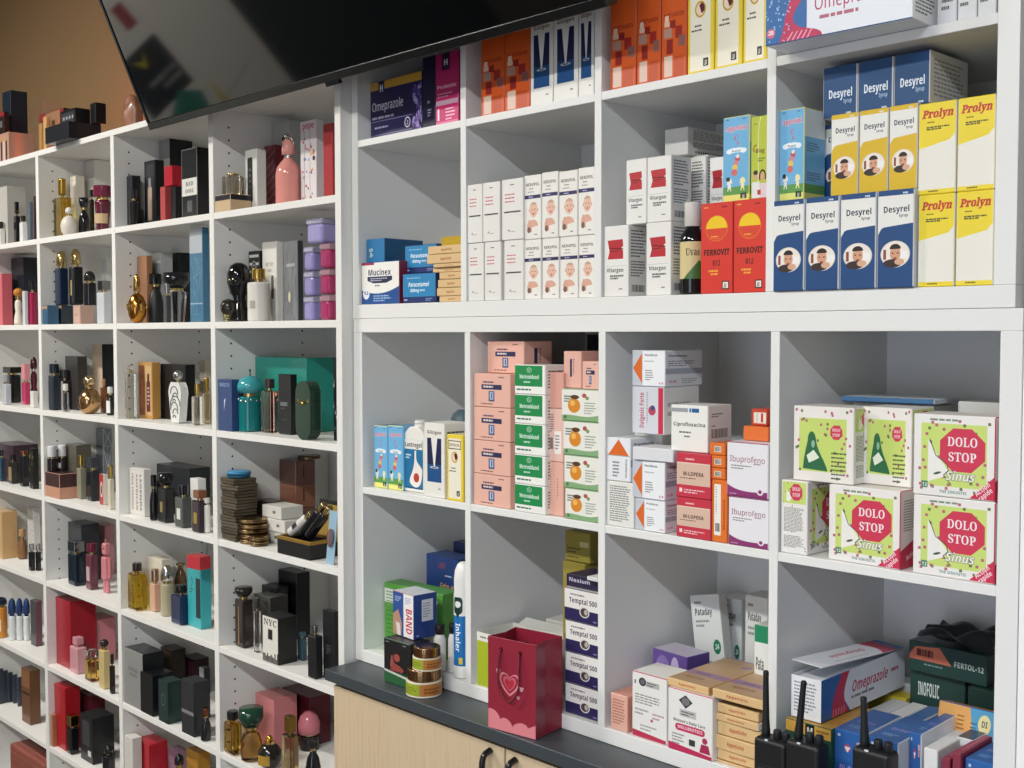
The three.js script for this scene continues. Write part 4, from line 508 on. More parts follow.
    const cg = []; const n = 30; cg.push(lathe([[0, bh], [R * 0.86, bh], [R * 0.9, bh + 0.002], [R * 0.9, h * 0.97], [R * 0.84, h], [0, h]], 40)); const c = part('lid', cg[0], metal('#b08a66', 0.25), t); c.userData.label = 'bronze ribbed lid';
    const rg = []; for (let i = 0; i < n; i++) { const b = new THREE.BoxGeometry(0.0022, h * 0.36, 0.0016); b.translate(0, bh + h * 0.21, R * 0.9); b.rotateY(i / n * Math.PI * 2); rg.push(b); } mesh('lid_ribs', mergeGeometries(rg), metal('#8a6644', 0.3), c);
  };
  const q = atY(424, 694, yc); const zj = 0.06 - 0.012; const R1 = 0.0365, h1 = atZ(424, 667, zj).y - yc;
  jar('lower jar of the two, lime and brown label, bronze lid, on the countertop', atZ(424, 690, zj).x, zj, yc, R1, h1);
  jar('smaller upper jar with bronze lid stacked on the other jar', atZ(427, 655, zj).x, zj, yc + h1, R1 * 0.8, h1 * 0.84);
  const vial = (label, x0, x1, yt, z) => { const a = atZ((x0 + x1) / 2, yt, z), h = a.y - Y4, R = (x1 - x0) / 2 * 0.0019; const t = thing('pill_bottle', label, 'bottle', [a.x, Y4 + 0.0005, z]); part('bottle_body', lathe([[0, 0], [R * 0.96, 0], [R, 0.002], [R, h * 0.68], [R * 0.7, h * 0.78], [R * 0.62, h * 0.84], [0, h * 0.84]]), mat('#e6e4e0', 0.3), t); part('cap', lathe([[0, h * 0.8], [R * 0.8, h * 0.8], [R * 0.82, h * 0.97], [R * 0.76, h], [0, h]]), mat('#1d1b1b', 0.4), t); };
  vial('small white bottle with black cap nearest the bandage carton', 424, 436, 622, -0.052);
  vial('small white bottle with black cap just behind the two jars', 433, 446.6, 624.5, -0.016);
  vial('small white bottle with black cap beside the tall inhaler', 447.6, 458.4, 623.5, -0.03);
  // inhaler
  const zI = -0.024, pI = atZ(463.5, 620, zI), hI = atZ(463, 562, zI).y - Y4, RI = 0.0195;
  const t = thing('inhaler_tube', 'tall rounded white and blue inhaler tube against the divider', 'inhaler', [pI.x - 0.0005, Y4 + 0.0005, zI]);
  part('base_cap', lathe([[0, 0], [RI * 0.94, 0], [RI, 0.003], [RI, hI * 0.11], [0, hI * 0.11]]), mat('#d9d8d4', 0.4), t);
  part('tube_top', lathe([[0, hI * 0.4], [RI * 0.96, hI * 0.4], [RI * 0.96, hI * 0.86], [RI * 0.85, hI * 0.93], [RI * 0.6, hI * 0.98], [RI * 0.3, hI], [0, hI]]), mat('#e9e8e4', 0.3), t);
  const aIn = art(150, 130, g => { const H = g.H; g.bg('#1f6fb0').po([[-4, -4], [104, -4], [104, H * 0.3], [-4, H * 0.3]], '#e6e6e2'); for (const o of [0, 34, 68]) { g.r1(o + 6, H * 0.04, 18, 20, '#16362c', 5).po([[o + 6, H * 0.2], [o + 24, H * 0.2], [o + 15, H * 0.33]], '#16362c').el(o + 15, H * 0.14, 6, 4, '#dfe6e0').t('Inhaler', o + 15, H * 0.6, 13, '#f0f4f8', { rot: 1.57, w: H * 0.4 }).r1(o + 17, H * 0.88, 7, 8, '#d8c23c'); } });
  const ig = new THREE.CylinderGeometry(RI, RI, hI * 0.62, 32, 1, true), uv = ig.attributes.uv; for (let i = 0; i < uv.count; i++) uv.setXY(i, aIn.u0 + (aIn.u1 - aIn.u0) * uv.getX(i), aIn.v0 + (aIn.v1 - aIn.v0) * uv.getY(i));
  part('printed_sleeve', ig, aIn.page.glossy, t, 0, hI * 0.42, 0).rotation.y = 3.4;
}
// --- bottom row, second cell
{
  const aLime = art(130, 85, g => { const H = g.H; g.bg('#e6e5de').r1(-4, H * 0.16, 108, H, '#a9b92c').ring(48, H * 0.6, 16, 16, '#d7de9c', 2).fine(6, H * 0.07, 60, 1, 4, '#8a8a80', 2); });
  const x0 = atZ(477, 655, -0.004).x, h = atZ(477, 632, -0.004).y - Y4, w = 0.16, d = 0.1;
  const t = thing('open_carton', 'open topped white and lime carton behind the red gift bag', 'box', [x0 + w / 2, Y4 + 0.0005, -0.004 - d / 2]);
  const [fc, pg] = facesOf({ f: aLime, c: '#dddcd5' });
  const wall = (a, b, c, dx, dz, f) => part('carton_wall', boxGeo(a, b, c, f ? fc : { c: sw('#dddcd5', pg) }, 0.0003), pg.mat, t, dx, 0.0012, dz);
  wall(w, h, 0.0012, 0, d / 2 - 0.0006, 1); wall(w, h, 0.0012, 0, -d / 2 + 0.0006); wall(0.0012, h, d - 0.003, -w / 2 + 0.0006, 0); wall(0.0012, h, d - 0.003, w / 2 - 0.0006, 0);
  part('carton_floor', boxGeo(w, 0.0012, d, { c: sw('#dddcd5', pg) }, 0.0003), pg.mat, t);
  const fl = part('carton_flap', boxGeo(w, 0.0012, 0.045, { c: sw('#dddcd5', pg) }, 0.0003), pg.mat, t, 0, h - 0.004, -d / 2 - 0.018); fl.rotation.x = 0.35;
  cartonPx('white carton with red stripe lying behind the gift bag', 545, 566, 618, Y4, -0.165, 0.11, { f: '#dcdbd6', t: art(80, 110, g => { g.bg('#d9d6d0').r1(6, 10, 60, 40, '#b8475a'); }), c: '#dcdbd6' }, { turn: 0.05 });
  const aTem = art(95, 75, g => { const H = g.H; g.bg('#e6e3de').fine(16, H * 0.14, 66, 1, 5, '#777', 4).t('Temptal 500', 52, H * 0.35, 18, '#2c2640', { w: 78 }).r1(-4, H * 0.62, 108, H, '#2b2655').el(56, H * 0.68, 14, 14, '#dad6d0').el(56, H * 0.68, 11, 11, '#4a4440').el(60, H * 0.67, 5, 7, '#b9b0a6').fine(80, H * 0.9, 16, 1, 4, '#9a94c0', 3); });
  let y = Y4; [681, 650, 618.8, 586.6].forEach((yt, i) => { const tt = atZ(565, yt, -0.012).y; cartonPx(`white and purple tablet carton, ${st4[i]} of the four-high stack`, 565 - (i === 3 ? 1 : 0), 601, yt, y, -0.012, 0.075, { f: aTem, t: '#d3d0ca', c: '#2b2655' }, { turn: 0, h: tt - y }); y = tt; });
  const yT = atZ(566, 573, -0.02).y;
  cartonPx('dark purple carton with white lettering on the purple tablet stack', 566, 600, 573, y, -0.02, 0.07, { f: art(90, 40, g => { g.bg('#2a2140').t('Nexium', 40, g.H * 0.42, 22, '#c9c4d4', { w: 66 }); }), c: '#2a2140' }, { turn: 0 });
  const aOl = art(90, 70, g => { const H = g.H; g.bg('#9a8c3c').fine(8, H * 0.55, 60, 2, 9, '#4c4420', 4).r1(60, H * 0.3, 36, 14, '#c9bf8c').fine(8, H * 0.85, 80, 1, 6, '#4c4420', 3); });
  const yo = atZ(563, 560, -0.1).y; cartonPx('olive yellow carton standing behind the purple tablet stack', 562.5, 585, 560, Y4, -0.1, 0.08, { f: aOl, c: '#9a8c3c', t: '#9a8c3c' }, { turn: 0 });
  cartonPx('olive yellow carton stacked on the one behind the purple cartons', 565, 590, 529, yo, -0.105, 0.08, { f: aOl, c: '#9a8c3c' }, { turn: 0, h: atZ(566, 530, -0.105).y - yo });
  cartonPx('small white carton on the dark purple carton by the divider', 586.5, 600.5, 568, yT, 0.0, 0.05, { c: '#dcdad6' }, { turn: 0, h: 0.008 });
}
// gift bag on the countertop
{
  const yc = 0.0262, a = atY(489, 727.6, yc), b = atY(532, 740, yc), w = 0.11, d = 0.08, h = atZ(489, 636, a.z).y - yc, turn = 0.13;
  const t = thing('gift_bag', 'red paper gift bag with pink heart and twisted cord handles', 'gift bag', [(a.x + b.x) / 2 - 0.004, yc, (a.z + b.z) / 2 - d / 2 - 0.002]); t.rotation.y = turn;
  const aBag = art(108, 160, g => { const H = g.H; g.bg('#8e2136').cv(c => { c.moveTo(-4, H * 0.8); c.bezierCurveTo(10, H * .76, 24, H * .82, 26, H * .88); c.bezierCurveTo(34, H * .83, 48, H * .86, 52, H * .93); c.bezierCurveTo(58, H * .86, 80, H * .84, 84, H * .9); c.lineTo(104, H * 0.84); c.lineTo(104, H + 4); c.lineTo(-4, H + 4); }, '#d9828a'); const heart = (x, y, s, c) => g.cv(k => { k.moveTo(x, y + s); k.bezierCurveTo(x - s * 1.7, y - s * 0.1, x - s * 0.8, y - s * 1.2, x, y - s * 0.35); k.bezierCurveTo(x + s * 0.8, y - s * 1.2, x + s * 1.7, y - s * 0.1, x, y + s); }, c); heart(46, H * 0.46, 22, '#d9838f'); heart(46, H * 0.46, 18, '#8e2136'); heart(46, H * 0.46, 14, '#c25a6a'); heart(46, H * 0.47, 10, '#b02a3e'); heart(22, H * 0.36, 5, '#c98a94'); heart(70, H * 0.5, 5, '#d9a3aa'); heart(64, H * 0.6, 4, '#c98a94'); });
  const aBagS = art(62, 160, g => { const H = g.H; g.bg('#8e2136').ln([[50, 0], [50, H * 0.72]], '#741629', 1).ln([[-4, H], [50, H * 0.7], [104, H]], '#741629', 1); });
  const [fc, pg] = facesOf({ f: aBag, k: aBag, r: aBagS, l: aBagS, c: '#8e2136' });
  const th = 0.0012, only = f => ({ c: sw('#8e2136', pg), ...f });
  part('front_panel', boxGeo(w, h, th, only({ f: fc.f }), 0.0002), pg.mat, t, 0, 0.0005, d / 2 - th / 2);
  part('back_panel', boxGeo(w, h, th, only({ k: fc.f }), 0.0002), pg.mat, t, 0, 0.0005, -d / 2 + th / 2);
  for (const s of [-1, 1]) for (const q of [-1, 1]) { const g = boxGeo(Math.hypot(d / 2, 0.008), h * 0.995, th, only({ f: sw('#8e2136', pg), k: sw('#8e2136', pg) }), 0.0002); const p = part('side_gusset', g, pg.mat, t, s * (w / 2 - 0.005), 0.0008, q * d / 4); p.rotation.y = Math.PI / 2 + s * q * Math.atan2(0.008, d / 2); }
  part('bag_floor', boxGeo(w - 0.004, 0.001, d - 0.004, { c: sw('#8e2136', pg) }, 0.0002), pg.mat, t, 0, 0.001, 0);
  const rope = mat('#6e1526', 0.6);
  const cord = (z0, s, drop) => { const pts = []; const n = 60; const c = new THREE.CatmullRomCurve3([[-0.024, h - 0.02, z0], [-0.025, h - 0.05, z0 + s * 0.004], [-0.022, h - drop * 0.8, z0 + s * 0.005], [0, h - drop, z0 + s * 0.006], [0.02, h - drop * 0.8, z0 + s * 0.005], [0.022, h - 0.05, z0 + s * 0.004], [0.02, h - 0.02, z0]].map(p => new THREE.Vector3(...p))); const gs = []; for (const ph of [0, Math.PI]) { const pp = []; for (let i = 0; i <= 150; i++) { const u = i / 150, p = c.getPoint(u), an = u * 90 + ph; p.x += Math.cos(an) * 0.0011; p.z += Math.sin(an) * 0.0011; pp.push(p); } gs.push(new THREE.TubeGeometry(new THREE.CatmullRomCurve3(pp), 220, 0.0013, 6)); } part('cord_handle', mergeGeometries(gs), rope, t); };
  cord(d / 2 + 0.0022, 1, 0.11); cord(-d / 2 + 0.006, 1, 0.06);
  for (const x of [-0.024, 0.02]) part('eyelet', new THREE.TorusGeometry(0.003, 0.001, 8, 16), metal('#6b2030', 0.4), t, x, h - 0.02, d / 2 + 0.0003);
}
// --- bottom row, third cell
const aTan2 = art(110, 24, g => { g.bg('#dcb985').t('Appetivite', 48, 11, 10, '#a8482e', { w: 42 }); });
const aTanTop2 = art(110, 150, g => { const H = g.H; g.bg('#b3926c').r1(-4, H * 0.6, 108, 18, '#94708f').r1(-4, -4, 108, 8, '#94708f').t('Appetivite', 40, H * 0.82, 13, '#7c4a3a', { w: 44 }).el(78, H * 0.2, 12, 7, '#94708f').fine(20, H * 0.64, 60, 1, 8, '#6d4c6c', 6); });
{
  cartonPx('salmon pink carton with torn flap at the end by the divider', 610.5, 628, 692, Y4, -0.006, 0.09, { f: textSide('#e2b09e', 9, 60, 70, '#b06a5a'), c: '#d4937f' }, { turn: 0 });
  const aWp = art(95, 160, g => { const H = g.H; g.bg('#e9e7e2').el(30, H * 0.13, 11, 11, '#2f2f33').el(30, H * 0.13, 7, 7, '#6a6a6e').r1(40, H * 0.1, 40, 15, '#b4b4b2').fine(44, H * 0.12, 32, 2, 6, '#4a4a4a').r1(6, H * 0.12, 4, 10, '#555').fine(8, H * 0.33, 84, 4, 7, '#8b8b88').fine(8, H * 0.56, 40, 2, 10, '#999').fine(60, H * 0.58, 34, 2, 10, '#b78a94').el(58, H * 0.7, 4, 4, '#c0506a').fine(24, H * 0.8, 50, 2, 9, '#999').po([[-4, H * 0.9], [104, H * 0.95], [104, H + 4], [-4, H + 4]], '#b9304f'); });
  const aWq = art(115, 160, g => { const H = g.H; g.bg('#eae8e4').po([[40, H * 0.06], [56, H * 0.16], [40, H * 0.28], [24, H * 0.16]], '#38383c').el(40, H * 0.165, 9, 9, '#77777b').r1(26, H * 0.3, 38, 16, '#bcbcba').fine(30, H * 0.33, 30, 2, 6, '#444').t("Women's Daily Care", 48, H * 0.5, 9, '#444', { w: 74 }).r1(16, H * 0.545, 68, 16, '#c22f5a', 7).t('WELLBIOTICS', 50, H * 0.6, 10, '#f4dfe6', { w: 58 }).fine(8, H * 0.72, 30, 4, 7, '#888').r1(48, H * 0.76, 14, 14, '#3b3b3b').el(84, H * 0.72, 6, 7, '#b0315a').po([[72, H * 0.92], [76, H * 0.78], [92, H * 0.78], [97, H * 0.92]], '#a82a52').po([[-4, H * 0.88], [104, H * 0.95], [104, H + 4], [-4, H + 4]], '#c22f5a'); });
  cartonPx('white probiotic carton with red base stripe and dark round emblem', 632, 667, 670, Y4, -0.006, 0.07, { f: aWp, c: '#e6e4df' }, { turn: 0 });
  cartonPx('white care carton with pink pill badge and torso picture', 668, 713, 686, Y4, 0.0, 0.03, { f: aWq, c: '#e8e6e2' }, { turn: 0, h: atZ(668, 686, 0).y - Y4 });
  const yB = atZ(668, 686, 0).y;
  cartonPx('purple and white flat carton behind the probiotic cartons', 652, 690, 658, Y4, -0.11, 0.06, { f: art(90, 60, g => { const H = g.H; g.bg('#6a4f9a').el(30, H * 0.3, 22, 16, '#8f78bd').el(66, H * 0.22, 12, 12, '#c9bce2'); }), t: '#c6bfd2', c: '#5c4490' }, { turn: -0.1, h: atZ(660, 650, -0.11).y - Y4 });
  // stack of tan cartons and the two large ones on top
  const tops = [748, 736, 722, 709, 697, 690]; let y = Y4;
  const ys = [763, 752.5, 738, 724, 716, 706]; // upper edges in the photo at the stack's front
  ys.forEach((yt, i) => { const tt = atZ(730, yt, -0.01).y; if (tt - y < 0.003) return; const wh = i === 0 || i === 3 || false; cartonPx(`flat tan carton, ${['bottom', 'second', 'third', 'fourth', 'fifth', 'sixth'][i]}${i ? ' from the bottom' : ''} of the stack beside the torso carton`, 715.5 + (i % 2) * 1.5, 760 - (i % 3), yt, y, -0.01 - (i % 2) * 0.003, 0.11, { f: aTan2, t: '#c2a277', c: i === 4 || i === 1 ? '#d9d5cc' : '#d6b684' }, { turn: i % 2 ? 0.02 : -0.01, h: tt - y }); y = tt; });
  const yT = Math.max(y, yB);
  const tt = yT + 0.016;
  cartonPx('large flat tan carton with purple stripe on top of the tan stack', 712, 765, 690, yT, -0.004, 0.17, { f: aTan2, t: aTanTop2, c: '#c9a06a' }, { turn: 0.0, h: 0.016 });
  cartonPx('large flat tan carton with purple stripe resting on the torso carton', 667, 709, 683, yT, -0.004, 0.17, { f: aTan2, t: aTanTop2, c: '#c9a06a' }, { turn: 0.0, h: 0.014 });
  // eye-drop cartons behind
  const aPat = art(70, 130, g => { const H = g.H; g.bg('#dfe1dd').fine(12, H * 0.06, 40, 1, 6, '#777', 4).t('Pataday', 42, H * 0.16, 17, '#33383a', { w: 62 }).fine(12, H * 0.24, 50, 2, 8, '#8b8f8c', 4).po([[-4, H + 4], [104, H * 0.58], [104, H + 4]], '#23855c').el(80, H * 0.5, 13, 13, '#1f7a54').t('24', 80, H * 0.5, 13, '#e4efe8'); });
  const aPatG = art(60, 110, g => { const H = g.H; g.bg('#dfe1dd').r1(-4, -4, 108, H * 0.16, '#23855c').t('Pata', 40, H * 0.32, 26, '#2f3436', { w: 60 }).fine(12, H * 0.48, 70, 3, 9, '#777', 4).r1(-4, H * 0.8, 108, H * 0.3, '#23855c'); });
  cartonPx('white and green eye-drop carton standing tall at the back corner', 721, 742, 596, Y4, -0.27, 0.05, { f: aPat, c: '#dfe1dd' }, { turn: 0 });
  cartonPx('white and green eye-drop carton standing beside the divider at the back', 745, 768, 594, Y4, -0.2, 0.05, { f: aPat, c: '#dfe1dd' }, { turn: 0 });
  cartonPx('small eye-drop carton with green bands in front of the divider', 754, 769, 624, Y4, -0.12, 0.04, { f: aPatG, c: '#d6d8d4' }, { turn: 0 });
  const lean = cartonPx('white and green eye-drop carton leaning back against the shelf side', 700, 728, 602, Y4 + 0.004, -0.2, 0.03, { f: aPat, c: '#dfe1dd' }, { turn: 0.1, h: atZ(705, 597, -0.2).y - Y4 - 0.02 }); lean.rotation.z = 0.2; lean.rotation.x = -0.12; lean.position.y += 0.018;
  const sm = cartonPx('small green cornered eye-drop carton tilted in front of the leaning one', 697, 720, 626, Y4 + 0.03, -0.13, 0.03, { f: art(70, 90, g => { const H = g.H; g.bg('#dcdfd6').t('Pataday', 62, H * 0.5, 18, '#33383a', { w: 54, rot: -0.1 }).r1(-4, H * 0.64, 40, H * 0.4, '#a5b36a').fine(44, H * 0.66, 46, 4, 9, '#777').fine(10, H * 0.1, 40, 2, 9, '#555'); }), t: '#c9cdbf', c: '#cfd3c6' }, { turn: 0.3, h: 0.05 }); sm.rotation.z = 0.22;
  cartonPx('plain white carton under the small tilted eye-drop carton', 697, 722, 660, Y4, -0.115, 0.07, { c: '#e0e0dc' }, { turn: 0, h: 0.028 });
}
page = newPage();
// --- bottom row, fourth cell
{
  const aAs = art(100, 120, g => { const H = g.H; g.bg('#1f5138').r1(-4, -4, 108, 24, '#d3a349').r1(44, -4, 20, 34, '#16261f').t('M', 54, 11, 16, '#e8e6e0').t('C', 54, 24, 10, '#e8e6e0').fine(68, 6, 28, 2, 8, '#8a6a2a', 4).t('A-S', 16, 44, 20, '#dfe5e0', { w: 24 }); });
  const zA = -0.004, yA = atZ(786, 717, zA).y;
  cartonPx('green carton with orange band and black badge at the bottom by the divider', 785, 832, 717, Y4, zA, 0.13, { f: aAs, t: '#b98d3c', c: '#1f5138' }, { turn: 0 });
  carton('white carton pushed to the back beneath the open pill carton', 1.125, Y4, -0.311, 0.08, yA - Y4, 0.036, { c: '#e0e0dc' }, { turn: 0 });
  // open carton with its end to the front
  const z0 = atY(791, 716, yA).z, x0 = atY(791, 716, yA).x, x1 = atY(825.5, 722, yA).x, zb = Math.max(atY(902, 686, yA).z, -0.32), w = x1 - x0, d = z0 - zb, h = atZ(790, 674, z0).y - yA;
  const aOF = art(200, 70, g => { const H = g.H; g.bg('#e6e8ec').po([[-4, -4], [34, -4], [22, H * 0.5], [36, H + 4], [-4, H + 4]], '#2c66a6').cv(c => { c.moveTo(26, -4); c.bezierCurveTo(16, H * .3, 10, H * .6, 12, H + 4); c.lineTo(34, H + 4); c.bezierCurveTo(26, H * .7, 20, H * .6, 34, -4); }, '#c43050'); g.t('Omeprazole', 56, H * 0.44, 13, '#bb2c4a', { w: 44, i: 1 }).fine(34, H * 0.66, 46, 1, 4, '#777', 2).fine(82, H * 0.38, 16, 1, 4, '#b56070', 3); for (let i = 0; i < 5; i++) g.ln([[14 + i * 3, H * 0.8], [13 + i * 3, H]], '#e9a9bd', 0.8); });
  const aOT = art(75, 200, g => { const H = g.H; g.bg('#e3e5ea').r1(-4, -4, 108, H * 0.22, '#2c66a6').cv(c => { c.moveTo(-4, H * 0.06); c.bezierCurveTo(40, H * .1, 70, H * .04, 104, H * 0.12); c.lineTo(104, H * 0.3); c.bezierCurveTo(60, H * .16, 30, H * .24, -4, H * 0.24); }, '#c43050').t('Omeprazole', 46, H * 0.52, 30, '#bb2c4a', { rot: 1.57, w: H * 0.4, i: 1 }).fine(78, H * 0.4, 5, 20, H * 0.02, '#888', 3); });
  const t = thing('open_pill_carton', 'open blue and white carton with red lettering and lifted lid', 'box', [(x0 + x1) / 2, yA + 0.0006, (z0 + zb) / 2]);
  const [fc, pg] = facesOf({ f: textSide('#e9eaec', 9, 60, 60, '#8d9096'), r: aOF, t: aOT, c: '#dfe2e8' });
  const pl = (n, a, b, c, f, x, y, z) => part(n, boxGeo(a, b, c, { c: sw('#dfe2e8', pg), ...f }, 0.0003), pg.mat, t, x, y, z);
  pl('end_panel', w, h, 0.001, { f: fc.f }, 0, 0, d / 2 - 0.0005); pl('end_panel', w, h, 0.001, {}, 0, 0, -d / 2 + 0.0005);
  pl('side_panel', 0.001, h, d - 0.002, { r: fc.r }, w / 2 - 0.0005, 0, 0); pl('side_panel', 0.001, h, d - 0.002, {}, -w / 2 + 0.0005, 0, 0); pl('carton_floor', w, 0.001, d, {}, 0, 0, 0);
  const lid = pl('lid', w * 1.02, 0.001, d, { t: fc.t }, 0, h + 0.008, 0); lid.rotation.x = -0.075; lid.position.y = h + 0.011; lid.rotation.z = -0.06;
  pl('inner_tray', w - 0.006, h * 0.9, d - 0.006, {}, 0, 0.0015, 0);
  // blue antacid cartons standing in a row, ends to the front
  const aDi = art(75, 115, g => { const H = g.H; g.bg('#2f63a8').fine(10, 8, 16, 1, 6, '#dfe8f4', 6).el(44, H * 0.24, 10, 9, '#c8485a').po([[33, H * 0.22], [55, H * 0.22], [44, H * 0.3]], '#dfe2ea').r1(76, H * 0.12, 18, 22, '#d8a3aa').t('12', 85, H * 0.22, 14, '#a8303c').t('Di-Gel', 46, H * 0.55, 22, '#b8a7e6', { w: 60 }).r1(16, H * 0.72, 60, 12, '#e4e9f2', 6).fine(22, H * 0.75, 46, 1, 6, '#4a6aa8', 6); });
  const aDiT = art(75, 130, g => { g.bg('#3a64a2').t('Di-Gel', 50, g.H * 0.55, 22, '#9d8fd0', { w: 60, rot: 0 }).fine(20, g.H * 0.75, 60, 2, 10, '#8fb0da', 4); });
  const dis = [[833.6, 864, 727, 0.006, 'beside the green carton'], [867, 898, 735, 0.026, 'standing proud of its row'], [908.5, 921, 731, -0.006, 'narrow one next to the white cartons']];
  dis.forEach(([a, b, yt, z, n]) => cartonPx(`blue antacid carton with pale lettering, ${n}`, a, b, yt, Y4, z - 0.02, 0.12, { f: aDi, r: '#d9dde3', t: aDiT, c: '#2f63a8' }, { turn: 0.02 }));
  const tray = [[862, 880, 712, -0.13, '#dcdcd8', 'white carton behind the blue antacid cartons, first of the row'], [882, 898, 716, -0.12, '#e1e0dc', 'white carton behind the blue antacid cartons, second of the row'], [899, 916, 720, -0.12, '#3f6aa6', 'blue topped carton behind the proud antacid carton'], [918, 934, 724, -0.1, '#3f6aa6', 'blue topped carton beside the narrow antacid carton'], [936, 954, 738, -0.07, '#dedede', 'white carton in front of the orange flat carton'], [956, 974, 736, -0.08, '#3a4a5c', 'dark topped carton under the orange flat carton']];
  tray.forEach(([a, b, yt, z, c, n]) => cartonPx(n, a, b, yt, Y4, z - 0.01, 0.1, { f: '#d9dbdf', r: '#d9dbdf', t: c, c: '#d9dbdf' }, { turn: 0.0 }));
  cartonPx('yellow display tray behind the white cartons', 868, 906, 690, Y4, -0.245, 0.038, { c: '#d8c23a' }, { turn: 0.02 });
  cartonPx('plain white carton standing upright in front of the maroon cartons', 923.5, 938, 747, Y4, 0.0, 0.07, { f: '#e2e2e0', c: '#e2e2e0' }, { turn: 0 });
  [[941, 950.5, 757, 'beside the white one'], [952, 961.5, 752, 'beside the blue carton']].forEach(([a, b, yt, n]) => cartonPx(`narrow maroon carton standing on edge, ${n}`, a, b, yt, Y4, 0.004, 0.1, { f: '#8a3448', t: art(20, 90, g => { g.bg('#9a4458').fine(20, 20, 50, 12, 30, '#d8a8b4', 10); }), c: '#7c2c40' }, { turn: 0 }));
  cartonPx('blue antacid carton in the corner against the outer panel', 965, 994, 757, Y4, -0.004, 0.11, { f: aDi, t: aDiT, c: '#2f63a8' }, { turn: 0 });
  const aFert = art(150, 70, g => { const H = g.H; g.bg('#24433c').po([[-4, H * 0.6], [8, H * 0.16], [40, H * 0.06], [56, H * 0.6]], '#d8785c').fine(10, H * 0.22, 36, 1, 14, '#5c2018', 11).t('FERTOL-12', 78, H * 0.5, 12, '#cfdad4', { w: 38 }).fine(20, H * 0.7, 40, 1, 5, '#8fa8a0', 2); });
  const yF = atZ(912, 668, -0.255).y;
  const aIno = art(150, 90, g => { const H = g.H; g.bg('#24433c').t('INOFOLIC', 34, H * 0.2, 13, '#dfe6e2', { w: 40 }).po([[-4, H * 0.6], [20, H * 0.4], [60, H * 0.36], [66, H * 0.66], [-4, H * 0.8]], '#d8785c').fine(20, H * 0.48, 36, 2, 9, '#7a2a1c', 5); });
  cartonPx('dark green and coral carton standing low at the back wall', 910, 966, 668, Y4, -0.255, 0.06, { f: aIno, c: '#1f3a34' }, { turn: 0, h: yF - Y4 });
  cartonPx('dark green and coral carton lying on top at the back wall', 909, 990, 642, yF, -0.24, 0.08, { f: aFert, t: '#2c4842', c: '#1f3a34' }, { turn: -0.05, h: 0.05 });
  cartonPx('dark green carton beside the coral one, against the outer panel', 968, 996, 668, Y4, -0.225, 0.07, { c: '#1f3a34' }, { turn: 0, h: yF - Y4 });
  const aDga = art(130, 75, g => { const H = g.H; g.bg('#dba25c').cv(c => { c.moveTo(54, -4); c.bezierCurveTo(60, H * .4, 70, H * .7, 76, H + 4); c.lineTo(104, H + 4); c.lineTo(104, -4); }, '#4f9ac4').el(14, H * 0.8, 22, 24, '#2a5c9c').r1(4, H * 0.66, 16, 18, '#3c6fb0').t('12', 12, H * 0.74, 12, '#eee').el(82, H * 0.3, 11, 12, '#e6d9a0').t('DI', 82, H * 0.3, 10, '#2a3c5c').t('GAS', 86, H * 0.66, 16, '#e8eef2', { w: 24, rot: 0.5 }).fine(34, H * 0.2, 14, 5, 5, '#8a5a2a', 2).fine(58, H * 0.3, 12, 4, 5, '#2a5c7c', 2); });
  const dg = cartonPx('orange and blue carton tipped against the dark green ones', 934, 994, 674, Y4 + 0.07, -0.125, 0.028, { f: aDga, t: '#c98f4c', c: '#c98f4c' }, { turn: -0.04, h: 0.072 }); dg.rotation.x = -0.25;
  cartonPx('white carton under the tipped orange and blue carton', 944, 992, 700, Y4, -0.152, 0.045, { c: '#e0e0dc' }, { turn: 0, h: 0.062 });
  { // crumpled black bag lying on top of the green cartons
    const g = new THREE.PlaneGeometry(0.2, 0.1, 40, 20); g.rotateX(-Math.PI / 2); const p = g.attributes.position; for (let i = 0; i < p.count; i++) { const x = p.getX(i), z = p.getZ(i); p.setY(i, 0.01 + 0.008 * Math.sin(x * 60 + Math.sin(z * 90) * 2) + 0.006 * Math.sin(z * 110 + x * 40) - 0.1 * x * x * 4); } g.computeVertexNormals();
    const b = mesh('plastic_bag', g, new THREE.MeshPhysicalMaterial({ color: 0x20282a, roughness: 0.3, side: THREE.DoubleSide })); b.position.set(1.3, yF + 0.062, -0.262); tag(b, 'crumpled dark plastic bag on the dark green cartons', 'plastic bag');
  }
}
